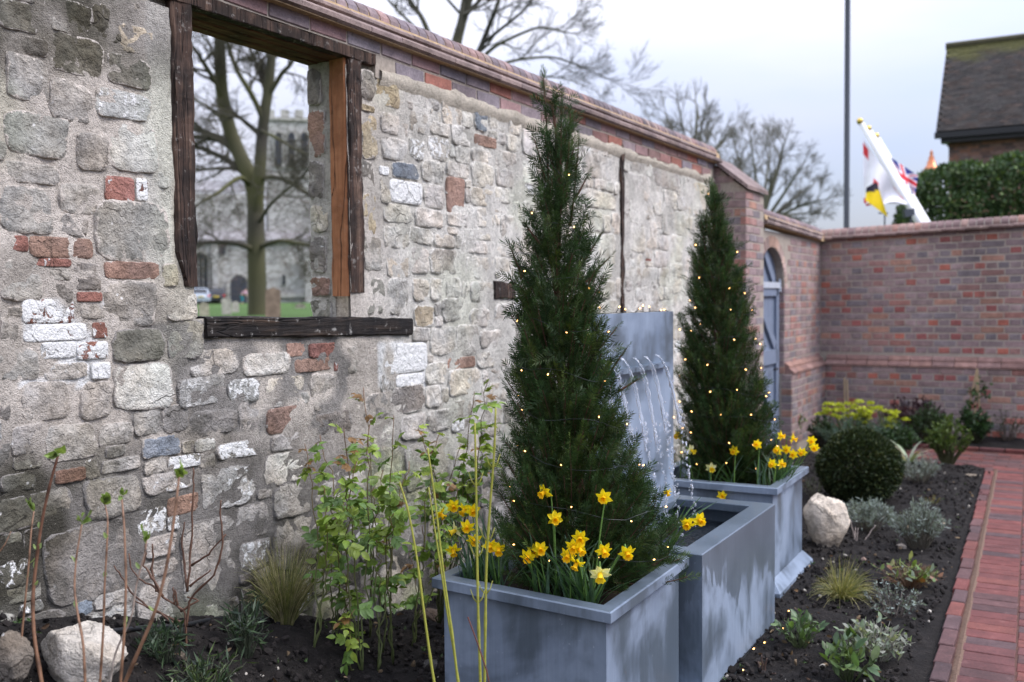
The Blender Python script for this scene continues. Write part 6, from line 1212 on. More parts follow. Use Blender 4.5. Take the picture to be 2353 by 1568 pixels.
skel = [(A([(592, 735, 0), (592, 690, 0), (590, 620, 0), (588, 540, 0), (588, 470, 0), (583, 430, 0), (570, 395, 0), (548, 350, .3), (528, 300, .5), (516, 250, .5), (508, 200, .4), (506, 140, .3), (504, 60, 0)]), 23 * s1, 13 * s1),
        (A([(588, 500, 0), (592, 440, -.3), (598, 380, -.6), (602, 310, -.6), (608, 260, -.8), (618, 200, -.8), (624, 130, -.8), (628, 40, -.8)]), 16 * s1, 9 * s1), (A([(606, 280, -.8), (590, 240, -1), (568, 200, -1.4), (548, 170, -1.5), (528, 120, -1.6), (515, 60, -2)]), 7 * s1, 4.5 * s1),
        (A([(614, 225, -.8), (635, 190, -1), (650, 165, -1.2), (668, 150, -1.4), (690, 100, -1.4)]), 6 * s1, 4 * s1), (A([(612, 215, -.8), (600, 180, -.4), (585, 140, 0), (570, 100, .2)]), 5 * s1, 3 * s1), (A([(572, 400, 0), (545, 355, 1), (515, 325, 1.5), (480, 318, 2), (440, 312, 2.4), (400, 330, 3)]), 9 * s1, 4 * s1),
        (A([(525, 290, .5), (495, 260, 1), (470, 240, 1.6), (440, 225, 2)]), 5 * s1, 2.5 * s1), (A([(518, 240, .5), (500, 200, 0), (478, 160, -.5), (455, 120, -1)]), 5 * s1, 2.5 * s1), (A([(575, 430, 0), (555, 405, -1), (530, 420, -1.5), (500, 445, -2), (470, 460, -2.4), (440, 480, -3)]), 6 * s1, 2.5 * s1),
        (A([(590, 415, 0), (625, 405, -1), (660, 415, -2), (700, 440, -3), (740, 470, -4)]), 6 * s1, 3 * s1), (A([(590, 520, 0), (620, 470, -1), (655, 440, -2), (680, 420, -2), (720, 380, -3)]), 4.5 * s1, 2 * s1), (A([(586, 575, 0), (550, 560, -1), (500, 555, -1.6), (450, 560, -2), (420, 570, -3)]), 7 * s1, 3 * s1), (A([(592, 570, 0), (640, 552, -1), (690, 560, -2), (740, 570, -3)]), 6 * s1, 3 * s1),
        (A([(600, 300, -.8), (640, 320, -2), (680, 345, -3), (720, 360, -4)]), 4 * s1, 2 * s1)]
b0 = atd(592, 735, dT); big, fine = grow_tree(None, None, 1.25, .1, 5, 5, .03, (3, 4), .30, (.55, .8), skel, (.5, 1.15))
bare_tree('big mossy forked bare tree seen through the window opening', b0, big, fine, BARK, MOSS, 'bare trees behind the walls', .008)
dW = 30.0; s2 = .62 * dW / F
skel = [(A([(1010, 640, 0), (1020, 400, 0), (1035, 200, 0), (1048, 100, 0), (1062, 50, 0), (1078, 0, 0), (1100, -80, 0), (1120, -200, 0)], dW), 30 * s2, 9 * s2), (A([(1040, 240, 0), (1080, 160, .5), (1106, 108, .6), (1120, 70, .6), (1140, 20, .6), (1165, -60, 1)], dW), 14 * s2, 6 * s2), (A([(1030, 200, 0), (990, 90, -1), (970, 40, -1), (940, 0, -1), (915, -70, -1)], dW), 11 * s2, 6 * s2),
        (A([(1075, 170, 0), (1130, 110, -1), (1180, 85, -1.5), (1240, 60, -2), (1300, 75, -2.4)], dW), 8 * s2, 3 * s2), (A([(1060, 230, 0), (1140, 150, 1), (1200, 135, 1.5), (1270, 130, 2), (1330, 150, 2), (1390, 178, 2)], dW), 8 * s2, 2 * s2), (A([(1110, 100, .6), (1160, 60, 0), (1210, 20, 0), (1250, -40, 0)], dW), 7 * s2, 3 * s2),
        (A([(985, 100, -1), (950, 60, -2), (900, 10, -2), (860, -40, -2)], dW), 7 * s2, 3 * s2), (A([(1180, 180, 1), (1240, 175, 1), (1300, 180, 1), (1350, 200, 1)], dW), 5 * s2, 1.6 * s2), (A([(1065, 40, 0), (1020, -10, 1), (990, -60, 1)], dW), 6 * s2, 4 * s2)]
b0 = atd(1010, 640, dW); big, fine = grow_tree(None, None, 1.0, .1, 5, 15, .05, (3, 4), .26, (.55, .8), skel, (.35, .95))
bare_tree('large bare tree arching over the top of the stone wall', b0, big, fine, (.045, .042, .036), (.07, .07, .035), 'bare trees behind the walls', .005)
dD = 46.0; s3 = dD / F
skel = [(A([(1745, 660, 0), (1748, 560, 0), (1752, 500, 0), (1762, 460, 0), (1775, 420, 0), (1790, 380, 0), (1796, 350, 0)], dD), 9 * s3, 3 * s3)] + [(A([(1750, 520, 0), ((1750 + x) / 2 + q, (520 + y) / 2 - 12, z / 2), (x, y, z)], dD), 5 * s3, 1.6 * s3) for x, y, z, q in ((1690, 340, 0, -10), (1725, 330, 1, 0), (1840, 385, -1, 10), (1860, 430, 1, 10), (1890, 460, -1, 6), (1870, 490, 1, 0), (1650, 350, 0, -14), (1680, 420, 1, -10), (1830, 500, 0, 0), (1705, 400, -2, 0), (1770, 340, 2, 0))]
b0 = atd(1745, 660, dD); big, fine = grow_tree(None, None, .85, .1, 5, 25, .05, (3, 4), .26, (.55, .8), skel, (.35, .9)); bare_tree('spreading bare tree beyond the pier left of the lamp column', b0, big, fine, (.085, .08, .068), (.10, .10, .06), 'bare trees behind the walls', .007)
dE = 52.0; s4 = dE / F
skel = [(A([(1585, 640, 0), (1588, 450, 0), (1592, 360, 0), (1600, 300, 0), (1602, 255, 0)], dE), 8 * s4, 2.5 * s4)] + [(A([(1590, 420, 0), ((1590 + x) / 2, (420 + y) / 2 - 10, z / 2), (x, y, z)], dE), 4.5 * s4, 1.5 * s4) for x, y, z in ((1530, 260, 0), (1560, 245, 1), (1640, 290, 0), (1660, 330, 1), (1545, 300, -1), (1620, 250, -2), (1500, 290, 1), (1690, 290, 2))]
b0 = atd(1585, 640, dE); big, fine = grow_tree(None, None, .8, .1, 4, 35, .06, (4, 5), .26, (.55, .8), skel, (.35, .9)); bare_tree('small distant bare tree peeping over the coping mid wall', b0, big, fine, (.085, .08, .068), (.10, .10, .06), 'bare trees behind the walls', .008)
# low scrub of twigs behind the opening
dS = 58.0; r_ = np.random.default_rng(91); mb = MB(); sb = atd(560, 690, dS); t = thing('scrub', 'brown leafless scrub and low branches in front of the church', 'scrub', sb)
for k in range(1100):
    x, y = r_.uniform(380, 800), r_.triangular(60, 620, 690) if k % 3 else r_.uniform(330, 690); p = atd(x, y, dS + r_.uniform(-4, 4)); d = r_.normal(size=3) * [1, 1, .6]; d /= np.linalg.norm(d); L = r_.uniform(.8, 2.6); mb.c = (*((.07, .062, .035) if r_.uniform() < .5 else (.085, .055, .042)), 1); mb.tube(curve(p, p + d * L, (0, 0, .3), 5, .06, k), [.017, .014, .011, .008, .005], 3, False)
mb.build('twigs', M_BARK, t, kind='stuff')

# ---- church, in its own frame facing the opening
dC = 96.0; sC = dC / F
cx0 = atd(575, 692, dC); cr_, cf_ = np.array([*( rt0[:2] * math.cos(R(14)) - fw0[:2] * math.sin(R(14)) ), 0]), None
cr_ = rt0 * math.cos(R(14.3)) - fw0 * math.sin(R(14.3)); cf_ = fw0 * math.cos(R(14.3)) + rt0 * math.sin(R(14.3))
# the plane that looks back along the sight line through the opening
sd_ = ray(575, 692); sd_ = np.array([sd_[0], sd_[1], 0]); sd_ /= np.linalg.norm(sd_); cr_ = np.array([sd_[1], -sd_[0], 0.0]); cf_ = sd_; cK = np.linalg.norm((cx0 - CAM)[:2]) / math.cos(0) / F * math.cos(R(14.3)) * 1.0
zc0 = chz(*cx0[:2])
def cp(x, y, d=0.0):                              # pixel -> church facade, d metres behind it
    r = ray(x, y); tpl = ((cx0 - CAM) @ cf_ + d) / (r @ cf_); return CAM + r * tpl
church = thing('church', 'grey flint church with arched dark doorway and square tower', 'church', (cx0[0], cx0[1], zc0))
M_FLINT = m_plain('flint walling', (.36, .35, .33), .95, 0, .35, .1, 1.2, .5); M_CDARK = m_plain('dark glass', (.03, .033, .04), .3); M_CSTONE = m_plain('dressed stone', (.40, .385, .35), .9, 0, .2, .1, 2, .3); M_CDOOR = m_plain('slate grey door', (.035, .038, .05), .6); M_LEAD = m_plain('lead roof', (.22, .21, .21), .7, 0, .2)
def cbox(nm, x0, y0, x1, y1, d0, d1, mat, par=church):
    a, b, c, d = cp(x0, y0, d0), cp(x1, y0, d0), cp(x1, y1, d0), cp(x0, y1, d0); 
    zt, zb = a[2], (d[2] + c[2]) / 2 if y1 < 696 else zc0 - .6; L = a.copy(); Rr = b.copy(); w = cf_ * (d1 - d0); V = [(*L[:2], zb), (*Rr[:2], zb), (*(Rr + w)[:2], zb), (*(L + w)[:2], zb), (*L[:2], zt), (*Rr[:2], zt), (*(Rr + w)[:2], zt), (*(L + w)[:2], zt)]
    mb = MB(); mb.add(V, [(0, 3, 2, 1), (4, 5, 6, 7), (0, 1, 5, 4), (1, 2, 6, 5), (2, 3, 7, 6), (3, 0, 4, 7)]); return mb.build(nm, mat, par)
def carch(nm, x0, x1, ytop, ybot, mat, par, grow_=0.0, d0=-.05, d1=.02, pointed=False):
    xm = (x0 + x1) / 2; h = (x1 - x0) / 2 + grow_; ysp = ytop + h * (1.15 if pointed else 1.0) - grow_ * 0; pts = [(xm - h, ybot)] + [(xm + h * math.cos(a) * (1 if not pointed else 1), ysp - h * (1.15 if pointed else 1.0) * math.sin(a)) for a in np.linspace(math.pi, 0, 13)] + [(xm + h, ybot)]
    P = [cp(x, y, d0) for x, y in pts]; mb = MB(); mb.prism(P, (0, 0, 0), cf_ * (d1 - d0)); return mb.build(nm, mat, par)
nave = cbox('nave_wall', 330, 556, 880, 700, 0, 9, M_FLINT); cbox('aisle_wall', 330, 442, 600, 560, 3, 12, M_FLINT); tower = cbox('tower', 612, 268, 800, 560, 2.5, 14, M_FLINT)
for k in range(6): cbox('merlon', 612 + k * 33, 252, 612 + k * 33 + 19, 268, 2.5, 3.2, M_CSTONE)
cbox('parapet', 608, 268, 804, 278, 2.3, 3, M_CSTONE); cbox('string_course', 608, 400, 804, 407, 2.3, 3, M_CSTONE); cbox('string_course', 330, 552, 880, 560, -.3, 1, M_LEAD); cbox('string_course', 330, 676, 880, 684, -.3, .2, M_CSTONE)
for x in (632, 662, 692): w = carch('tower_window', x, x + 16, 300, 385, M_CSTONE, church, 4, 2.35, 2.6, True); carch('louvre', x, x + 16, 304, 383, M_CDARK, w, 0, 2.28, 2.5, True)
w = carch('window', 442, 477, 574, 662, M_CSTONE, church, 6, -.2, .1, True); carch('pane', 442, 477, 580, 662, M_CDARK, w, 0, -.28, .0, True)
for x in (454, 465): cbox('mullion', x, 592, x + 2, 662, -.36, -.25, M_CSTONE, w)
cbox('buttress', 486, 560, 500, 700, -1.2, 0.1, M_FLINT); cbox('buttress', 700, 580, 714, 700, -1.0, .1, M_FLINT)
w = carch('door_surround', 530, 568, 628, 700, M_CSTONE, church, 9, -.35, .1); w2 = carch('door', 530, 568, 632, 700, M_CDOOR, w, 0, -.42, .0)
w = carch('window', 648, 657, 628, 656, M_CSTONE, church, 2, -.1, .1); carch('pane', 648, 657, 631, 655, M_CDARK, w, -1, -.18, 0)
for x0, x1 in ((505, 517), ): cbox('niche', x0, 560, x1, 585, -.2, .1, M_CDARK)
mb = MB(); a, b, c, d = cp(330, 442, 3), cp(606, 442, 3), cp(606, 420, 8), cp(330, 420, 8); mb.prism([a, b, c, d], (0, 0, 0), (0, 0, .2)); mb.build('roof', M_LEAD, church)
rf = MB(); a, b, c, d = cp(330, 556, -.3), cp(880, 556, -.3), cp(880, 535, 3), cp(330, 535, 3); rf.prism([a, b, c, d], (0, 0, 0), (0, 0, .2)); rf.build('roof', M_LEAD, church)
# ---- gravestones, cars, person
def on_yard(x, d): p = atd(x, 700, d); return np.array([p[0], p[1], chz(p[0], p[1])])
M_GRAVE = m_attr('lichened gravestone', .9, .35, 6, .5)
def grave(label, x, d, w, h, shape, col):
    b = on_yard(x, d); hw = w / 2; pts = [(-hw, -.3), (hw, -.3), (hw, h * .86)] + ([(hw * .93, h * .93), (0, h), (-hw * .93, h * .93)] if shape == 0 else [(hw * math.cos(a), h - hw * .7 + hw * .7 * math.sin(a)) for a in np.linspace(.15, math.pi - .15, 9)]) + [(-hw, h * .86)]
    mb = MB(); mb.c = (*col, 1); tl = R(rng.uniform(-3, 3)); mb.prism([b + cr_ * (x_ * math.cos(tl) + z_ * math.sin(tl)) + up0 * z_ for x_, z_ in pts], (0, 0, 0), cf_ * .12); tag(mb.build('gravestone', M_GRAVE, loc=tuple(b)), label, 'gravestone', 'gravestones in the churchyard')
grave('large brown upright gravestone beside the mossy trunk', 627, 34, .50, 1.10, 0, (.21, .15, .11)); grave('small pale gravestone at the left end of grass', 469, 40, .38, .55, 1, (.40, .36, .26)); grave('pale pointed gravestone in front of the church doorway', 521, 44, .42, .72, 0, (.38, .36, .31)); grave('little pale gravestone right of the pointed one', 541, 50, .34, .52, 1, (.40, .37, .32)); grave('low flat gravestone at the right of the lawn', 690, 60, .6, .3, 1, (.3, .28, .22))
def car(label, xpx, d, col, yaw, blue=False):
    b = on_yard(xpx, d); t = thing('parked_car', label, 'car', b, 'cars parked at the church'); t.rotation_euler = (0, 0, yaw); M_C = m_plain('car paint', col, .3, .2, .03, .6, 5, 0); tm = mesh_np; L, W = 4.2, 1.74
    def sec(prof, hw, nm, mat, par):               # profile (y along the car, z), swept across the width with tumblehome
        n = len(prof); V = [(sgn * (hw - .10 * max(0, z - .8)), y, z) for sgn in (-1, 1) for y, z in prof]; V += [(-hw * .9, 0, .7), (hw * .9, 0, .7)]; Q = [(i, (i + 1) % n, n + (i + 1) % n, n + i) for i in range(n)]; T = [(2 * n, (i + 1) % n, i) for i in range(n)] + [(2 * n + 1, n + i, n + (i + 1) % n) for i in range(n)]
        me = mesh_np(nm, V, [np.array(Q), np.array(T)]); return link(nm, me, mat, par)
    body = sec([(-2.1, .28), (-2.12, .62), (-2.02, .92), (-1.2, .96), (.9, .98), (1.85, .82), (2.1, .62), (2.1, .28)], W / 2, 'body', M_C, t); sec([(-1.98, .93), (-1.62, 1.40), (-.9, 1.47), (.1, 1.45), (.95, .97)], W / 2 - .06, 'cabin', M_C, t)
    G_ = m_plain('car glass', (.015, .018, .022), .1, 0, 0, .6)
    def pl(nm, pts, mat, par): mb = MB(); mb.prism(pts, (0, 0, 0), (0, -.02, .006)); return link(nm, mb.mesh(nm), mat, par)
    pl('rear_window', [(-.66, -1.96, .98), (.66, -1.96, .98), (.58, -1.66, 1.36), (-.58, -1.66, 1.36)], G_, t)
    for s_ in (-1, 1):
        pl('tail_light', [(s_ * .82, -2.10, .66), (s_ * .62, -2.11, .66), (s_ * .62, -2.07, .86), (s_ * .82, -2.06, .86)], m_plain('red lens', (.5, .02, .02), .3), t)
        mb = MB(); mb.prism([(s_ * .77, -1.75, .98), (s_ * .77, .75, 1.0), (s_ * .72, .1, 1.38), (s_ * .72, -1.45, 1.36)], (0, 0, 0), (s_ * .012, 0, 0)); link('side_window', mb.mesh('side_window'), G_, t)
        for y in (-1.3, 1.3): mb = MB(); mb.lathe([(.0, -.1), (.2, -.1), (.31, -.09), (.32, 0), (.31, .09), (.2, .1), (0, .1)], (s_ * .76, y, .31), 14, (1, 0, 0)); w_ = link('wheel', mb.mesh('wheel', smooth=False), m_plain('tyre', (.015, .015, .015), .8), t)
    pl('number_plate', [(-.26, -2.13, .62), (.26, -2.13, .62), (.26, -2.115, .73), (-.26, -2.115, .73)], m_plain('yellow plate', (.6, .45, .04), .5), t)
yaw0 = math.atan2(-cf_[0], cf_[1]); car('dark grey hatchback seen from behind left of church doorway', 496, 93, (.03, .033, .04), yaw0 + .05); car('silver blue car at the left edge of the opening', 448, 91, (.35, .40, .46), yaw0 + .3)
# a person stooping beside the doorway
b = on_yard(557, 90); t = thing('person', 'person in pink top and teal trousers stooping by the church doorway', 'person', b); ox = lambda a, z, d=0: Vector(cr_ * a + up0 * z + cf_ * d)
def skin(nm, vs, es, rads, mat, par):
    me = bpy.data.meshes.new(nm); me.from_pydata([tuple(v) for v in vs], es, []); o = link(nm, me, mat, par); m = o.modifiers.new('skin', 'SKIN'); o.modifiers.new('sub', 'SUBSURF').levels = 1
    for i, v in enumerate(me.skin_vertices[0].data): v.radius = (rads[i], rads[i]); v.use_root = i == 0
    return o
skn = m_plain('skin', (.45, .28, .2), .6)
skin('body', [ox(0, .78), ox(.12, 1.0, -.05), ox(.26, 1.16, -.1), ox(.35, 1.24, -.12), ox(.42, 1.3, -.12), ox(.32, 1.08, -.28), ox(.36, .86, -.36), ox(.42, .68, -.38), ox(.24, 1.06, .10), ox(.3, .84, .14), ox(.38, .68, .1), ox(-.04, .70, -.10), ox(.06, .42, -.14), ox(-.02, .08, -.12), ox(.12, .05, -.14), ox(-.04, .70, .1), ox(.0, .42, .12), ox(-.12, .08, .12), ox(.02, .05, .12)],
     [(0, 1), (1, 2), (2, 3), (3, 4), (2, 5), (5, 6), (6, 7), (2, 8), (8, 9), (9, 10), (0, 11), (11, 12), (12, 13), (13, 14), (0, 15), (15, 16), (16, 17), (17, 18)], [.15, .15, .15, .07, .10, .06, .045, .035, .06, .045, .035, .10, .075, .05, .05, .10, .075, .05, .05], skn, t)
skin('top', [ox(0, .82), ox(.12, 1.02, -.05), ox(.26, 1.17, -.1), ox(.32, 1.07, -.28), ox(.36, .9, -.35), ox(.24, 1.05, .1), ox(.3, .88, .14)], [(0, 1), (1, 2), (2, 3), (3, 4), (2, 5), (5, 6)], [.17, .17, .17, .085, .065, .085, .065], m_plain('pink cloth', (.62, .36, .50), .9), t)
skin('trousers', [ox(0, .76), ox(-.04, .68, -.1), ox(.06, .42, -.14), ox(-.02, .14, -.12), ox(-.04, .68, .1), ox(.0, .42, .12), ox(-.12, .14, .12)], [(0, 1), (1, 2), (2, 3), (0, 4), (4, 5), (5, 6)], [.165, .12, .095, .07, .12, .095, .07], m_plain('teal cloth', (.03, .22, .27), .9), t)
mb = MB(); mb.lathe([(.0, -.09), (.07, -.08), (.105, -.02), (.1, .06), (.05, .11), (0, .115)], np.array(b) + cr_ * .44 + up0 * 1.34 - cf_ * .11, 12); mb.build('hair', m_plain('dark hair', (.03, .02, .015), .6), t, smooth=True)

# ---- lamp column, flags, lantern, hedge, house
def pole_base(p): return np.array([p[0], p[1], .4])
P = atd(1945, 520, 16.0); q = atd(1941, -260, 16.0); b = np.array([P[0], P[1], .36]); t = thing('lamp_column', 'tall dark grey lamp column behind the far wall', 'lamp post', b); M_COLM = m_plain('grey painted steel', (.055, .062, .075), .45, .2, .08)
mb = MB(); mb.lathe([(.075, 0), (.075, .9), (.046, .96), (.043, 6.4)], b, 14); mb.build('shaft', M_COLM, t, smooth=True); mb = MB(); mb.lathe([(.12, 0), (.12, .03), (.08, .05)], b, 14); mb.build('base_plate', M_COLM, t)
mb = MB(); mb.box((b[0] - .08, b[1] - .5, 6.76), (b[0] + .08, b[1] + .05, 6.86)); mb.build('lantern_head', M_COLM, t)
M_WHITE = m_plain('white painted pole', (.78, .78, .78), .5, 0, .04); M_GOLD = m_plain('gilt ball', (.55, .40, .09), .25, .8, .05); M_FLAG = m_attr('flag cloth', .85, .06, 8, .1)
fd0 = 15.0; top1, bot1 = atd(1979, 284, fd0), atd(2112, 512, fd0); fdir = (bot1 - top1) / np.linalg.norm(bot1 - top1)
def flag_grid(n, m, fn, colf, nm, par):
    V = [fn(i / (n - 1), j / (m - 1)) for i in range(n) for j in range(m)]; C = [(*colf(i / (n - 1), j / (m - 1)), 1) for i in range(n) for j in range(m)]; mb = MB(); mb.add(V, [(i * m + j, (i + 1) * m + j, (i + 1) * m + j + 1, i * m + j + 1) for i in range(n - 1) for j in range(m - 1)], None, np.array(C)); return mb.build(nm, M_FLAG, par, smooth=True)
def george(u, v):
    if abs(v - .5) < .085 or abs(u - .52) < .055: return (.62, .045, .05)
    return (.80, .79, .82)
def yellow(u, v): return (.72, .52, .01) if u > .28 else (.02, .018, .03)
def union(u, v):
    x, y = (u - .5) * 2, (v - .5); red, wh, bl = (.60, .035, .05), (.80, .79, .82), (.025, .035, .22)
    if abs(x) < .1 or abs(y) < .1: return red
    if abs(x) < .17 or abs(y) < .17: return wh
    k = abs(abs(x) * .5 - abs(y)); return red if k < .03 else (wh if k < .09 else bl)
for k, (dx, dy, dd, lab) in enumerate(((0, 0, 0, 'white'), (19, 17, .12, 'middle'), (37, 34, .24, 'rear'))):
    d = fd0 + dd; a = atd(1979 + dx, 284 + dy, d); e = a + fdir * (3.4 if k == 0 else 3.1) ; t = thing('flagpole', ('nearest slanting white flagpole with gilt ball', 'middle slanting white flagpole half behind the nearest one', 'rearmost slanting white flagpole behind the other two')[k], 'flagpole', e, 'slanting flagpoles behind the far wall')
    mb = MB(); mb.tube([a, e], [.040, .075], 12); mb.build('pole', M_WHITE, t, smooth=True); mb = MB(); mb.lathe([(.0, -.05), (.03, -.045), (.048, -.015), (.048, .015), (.03, .042), (0, .05)], a - fdir * .04, 12); mb.build('finial', M_GOLD, t, smooth=True)
def hang(dep, TL, TR, BR, BL, waves, amp, seed):
    q = [np.array(x, float) for x in (TL, TR, BR, BL)]
    def fn(u, v):
        p = q[0] * (1 - u) * (1 - v) + q[1] * u * (1 - v) + q[2] * u * v + q[3] * (1 - u) * v; w = amp * math.sin(u * waves * 6.283 + v * 2.0 + seed) * (.35 + .65 * v)
        return atd(p[0] + w * 14, p[1] + w * 5 * math.sin(v * 5), dep + w)
    return fn
t = thing('flag', 'white flag with red patches hanging from the nearest pole', 'flag', atd(2035, 400, fd0), 'flags behind the far wall'); flag_grid(26, 40, hang(fd0 - .02, (1988, 318), (2092, 462), (2066, 456), (1990, 430), 1.6, .09, 0), lambda u, v: george(v, u), 'cloth', t)
def edges(u, v): return (.62, .045, .05) if (u < .13 and .06 < v < .24) or (abs(u - .36) < .08 and .46 < v < .74) or (.72 < u < .93 and v < .14) or (u < .12 and v > .9) else (.80, .79, .82)
bpy.data.objects.remove(t.children[0]); flag_grid(30, 40, hang(fd0 - .02, (1983, 318), (2088, 470), (2044, 468), (1984, 468), 1.7, .09, 0), lambda u, v: edges(u, v), 'cloth', t)
t = thing('flag', 'yellow pennant with black corner drooping at pole foot', 'flag', atd(2010, 460, fd0), 'flags behind the far wall'); flag_grid(18, 16, hang(fd0 - .20, (1990, 432), (2014, 418), (2040, 500), (1989, 460), .8, .04, 2), lambda u, v: yellow(v * .8 + u * .1, v), 'cloth', t)
flag_grid(8, 8, hang(fd0 + .05, (1991, 452), (1999, 456), (2001, 472), (1990, 474), .8, .02, 2), lambda u, v: (.62, .045, .05), 'red_tail', t)
t = thing('flag', 'blue flag with red and white crosses flying right of poles', 'flag', atd(2075, 410, fd0 + .2), 'flags behind the far wall'); flag_grid(44, 30, hang(fd0 + .18, (2032, 352), (2109, 404), (2104, 448), (2076, 436), 1.3, .10, 1), union, 'cloth', t)
# lantern with copper cap
b = atd(2139, 500, 17.0); b = np.array([b[0], b[1], .4]); tz_ = atd(2139, 346, 17.0)[2]; t = thing('street_lantern', 'pale street lantern with copper cap beside the house', 'street lamp', b); H = tz_ - b[2]
mb = MB(); mb.lathe([(.10, 0), (.10, .3), (.05, .4), (.045, H - .95)], b, 12); mb.build('post', m_plain('black iron post', (.02, .02, .02), .5), t, smooth=True); mb = MB(); mb.lathe([(.05, H - .95), (.075, H - .85), (.125, H - .42), (.125, H - .40)], b, 6); mb.build('glass', m_plain('frosted glass', (.62, .60, .50), .3), t)
mb = MB(); mb.lathe([(.15, H - .40), (.15, H - .37), (.10, H - .28), (.075, H - .26), (.07, H - .2), (.045, H - .17), (.05, H - .13), (.022, H - .09), (.03, H - .06), (.008, H)], b, 16); mb.build('cap', m_plain('bright copper', (.46, .17, .08), .3, .6, .1), t, smooth=True)
b = atd(2090, 500, 14.6); t = thing('floodlight', 'small dark floodlight box on bracket below the hedge', 'floodlight', (b[0], b[1], .4)); mb = MB(); mb.prism([atd(2078, 481, 14.6), atd(2102, 479, 14.6), atd(2102, 494, 14.6), atd(2082, 500, 14.6)], (0, 0, 0), fw0 * .10); mb.build('housing', M_COLM, t); mb = MB(); c_ = atd(2093, 490, 14.65); mb.tube([c_, (c_[0], c_[1], .4)], .02, 6); mb.build('bracket', M_COLM, t)
b = atd(2033, 490, 15.4); t = thing('aerial', 'thin grey aerial with crossbar showing above the far wall', 'aerial', (b[0], b[1], .4)); mb = MB(); mb.tube([(b[0], b[1], .4), b], .012, 6); mb.build('mast', M_COLM, t); mb = MB(); mb.tube([b - rt0 * .10, b + rt0 * .05], .010, 6); mb.build('crossbar', M_COLM, t)
# hedge
dH = 15.5; r_ = np.random.default_rng(101); hb = atd(2240, 520, dH); t = thing('hedge', 'dense dark green evergreen hedge behind the far wall', 'hedge', (hb[0], hb[1], .4)); n = 26000; prof = np.array([(2056, 520), (2068, 470), (2090, 430), (2110, 405), (2140, 390), (2180, 380), (2230, 372), (2270, 382), (2300, 362), (2330, 352), (2360, 350), (2460, 340), (2560, 350)])
X = r_.uniform(2056, 2560, n); top = np.interp(X, prof[:, 0], prof[:, 1]) + 7 * np.array([mnoise.noise(Vector((x * .03, 0, 0))) for x in X]); v = r_.uniform(0, 1, n); Yp = top + (720 - top) * v ** 1.3; dpt = dH + np.where(r_.uniform(0, 1, n) < .6, r_.uniform(0, .25, n), r_.uniform(0, 2.2, n)) + .9 * np.clip(1 - v * 3.2, 0, 1) * r_.uniform(.0, 1, n) + np.array([.22 * mnoise.noise(Vector((x * .02, y * .02, 3))) for x, y in zip(X, Yp)]); P = np.array([atd(x, y, d) for x, y, d in zip(X, Yp, dpt)])
V, Q, C = scatter(kite_v * [1.5, 1, 1], kite_q, P, r_.normal(size=(n, 3)) * .8 - fw0 * .35 + [0, 0, .45], .085 * r_.uniform(.6, 1.2, n), None, np.where(r_.uniform(0, 1, (n, 1)) < .3, [[.075, .115, .034]], [[.036, .068, .024]]) * r_.uniform(.6, 1.4, (n, 1))); mb = MB(); mb.add(V, Q, None, C); mb.build('foliage', M_NEEDLE, t, kind='stuff')
mb = MB(); mb.c = (.03, .022, .015, 1)
for k in range(30): a = atd(2080 + k * 16, 520, dH + 1.0); a[2] = .4; mb.tube([a, a + np.array([r_.normal() * .2, r_.normal() * .2, 2.0])], [.04, .012], 5, False)
mb.build('stems', M_BARK, t, kind='stuff')
# house with plain tiled roof, gable at its left end
HYf = 24.0; eL = onp(2150, 306, 1, HYf); wallL = onp(2180, 340, 1, HYf + .35); ez = eL[2]; hx0, hx1 = wallL[0], wallL[0] + 12; rz = onp(2165, 112, 1, HYf + 2.0)[2]; t = thing('house', 'brick house with mossy brown tiled roof behind the hedge', 'house', (hx0, HYf, .4)); M_HB = m_brick('old house brick', 'attr', .9, .6); M_FASC = m_plain('black gutter', (.012, .013, .015), .4)
mb = MB(); mb.c = (.25, .13, .10, 1); yb, yr = HYf + .35, HYf + 2.0; mb.prism([(hx0, yb, .3), (hx0, yb + 3.3, .3), (hx0, yb + 3.3, ez), (hx0, yr, rz - .25), (hx0, yb, ez)], (0, 0, 0), (hx1 - hx0, 0, 0)); mb.build('wall', M_HB, t)
hbk = Bricks(); k = 0
for r2 in range(16):
    x = hx0 + (.0525 if r2 % 2 else .1075); z = ez - .1 - r2 * .075
    while x < hx0 + 2.6: hbk.put(hbk.shape(.215 if not (r2 % 2 and x < hx0 + .06) else .102, .065, .05, k % 3), (x, yb - .006, z), Mf, pcol([(.17, .11, .095), (.22, .125, .095), (.13, .10, .095), (.21, .14, .12), (.26, .135, .095)])); x += .225; k += 1
hbk.build('brick', t, M_BRICK, M_BRICKA)
roof = MB(); xr0 = eL[0]; sl = np.array([0, yr - HYf, rz - ez]); sL = np.linalg.norm(sl); sl /= sL; nrm = np.array([0, -sl[2], sl[1]]); nr = int(sL / .10); ti = []
M_TILE = m_brick('roof tile', 'attr', .9, .4); M_TILEO = m_brick('clay roof tile', 'obj', .9, .4); TC = [tuple(.8 * np.array(c_)) for c_ in ((.042, .037, .034), (.046, .04, .036), (.038, .034, .033), (.048, .039, .034), (.043, .040, .037), (.055, .040, .033))]
tm_ = MB(); a_, b_ = .082, .0; V_ = [(-.082, 0, 0), (.082, 0, 0), (.082, .165, 0), (-.082, .165, 0), (-.082, 0, .013), (.082, 0, .013), (.082, .165, .010), (-.082, .165, .010)]
tile_me = mesh_np('roof_tile', V_, [[(0, 3, 2, 1), (4, 5, 6, 7), (0, 1, 5, 4), (1, 2, 6, 5), (2, 3, 7, 6), (3, 0, 4, 7)]]); tile_me.materials.append(M_TILEO); Mt = np.stack([np.array([1, 0, 0]), (sl - nrm * .07) / np.linalg.norm(sl - nrm * .07), np.cross([1, 0, 0], (sl - nrm * .07) / np.linalg.norm(sl - nrm * .07))], 1)
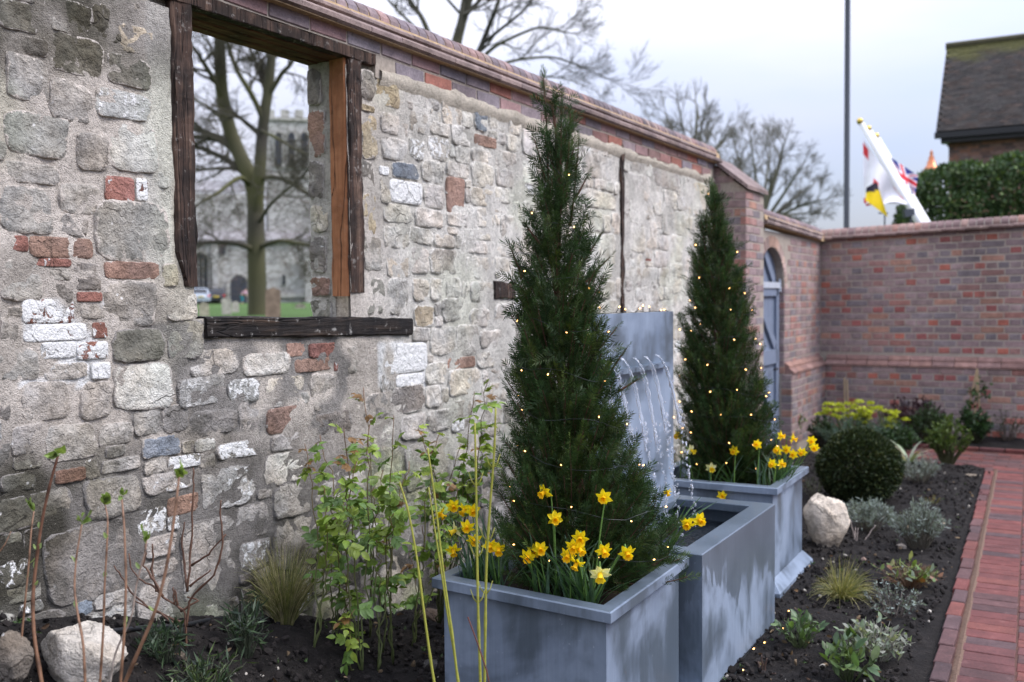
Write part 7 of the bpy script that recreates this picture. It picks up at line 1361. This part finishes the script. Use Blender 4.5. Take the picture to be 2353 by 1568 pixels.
for r2 in range(nr):
    for c2 in range(40):
        p = np.array([xr0 + .085 + c2 * .17 + (.085 if r2 % 2 else 0), HYf, ez + .02]) + sl * r2 * .10 + nrm * (.012 + rng.uniform(0, .006)); f = r2 / nr; moss = sst(.72, 1.0, f + .25 * mnoise.noise(Vector((c2 * .25, r2 * .2, 0)))); col = np.array(TC[rng.integers(6)]) * rng.uniform(.8, 1.25); col = col + (np.array((.075, .075, .018)) - col) * moss * .8; ti.append((p, col))
order_ = sorted(range(len(ti)), key=lambda q: -1e3 * float(proj(ti[q][0])[0] < 2360) + proj(ti[q][0])[2]); mb = MB(); tl_root = t; off = wloc(t)
for q, i in enumerate(order_):
    p, col = ti[i]
    if q < 300: o = link('roof_tile', tile_me, None, t, color=col); o.matrix_local = Matrix.Translation(Vector(p - off)) @ Matrix([list(r3) for r3 in Mt]).to_4x4()
    else: mb.add(np.array(V_) @ Mt.T + p, [(0, 3, 2, 1), (4, 5, 6, 7), (0, 1, 5, 4), (1, 2, 6, 5), (2, 3, 7, 6), (3, 0, 4, 7)], None, (*col, 1))
mb.build('roof_tiles', M_TILE, t, kind='stuff')
mb = MB(); mb.prism([(xr0 + .02, HYf + .02, ez - .02), (xr0 + .02, yr, rz - .03), (xr0 + .02, 2 * yr - HYf, ez - .02)], (0, 0, 0), (13, 0, 0)); mb.build('roof_deck', m_plain('roof void', (.03, .026, .024), .9), t)
mb = MB(); mb.box((xr0 - .02, HYf - .06, ez - .13), (xr0 + 13, HYf + .04, ez + .0)); mb.build('gutter', M_FASC, t); mb = MB(); mb.box((xr0 + .10, HYf + .05, ez - .22), (xr0 + 13, yb, ez - .05)); mb.build('soffit', M_FASC, t)
mb = MB(); mb.c = (.06, .055, .03, 1); mb.tube([(xr0 - .02, yr, rz + .03), (xr0 + 13, yr, rz + .03)], .09, 8); mb.build('ridge', M_TILE, t)
mb = MB(); mb.c = (.05, .045, .03, 1); mb.prism([(xr0 - .0, HYf, ez - .02), (xr0 - .0, yr, rz + .0), (xr0 - .0, yr, rz - .12), (xr0 - .0, HYf + .12, ez - .10)], (0, 0, 0), (.03, 0, 0)); mb.build('bargeboard', M_FASC, t)
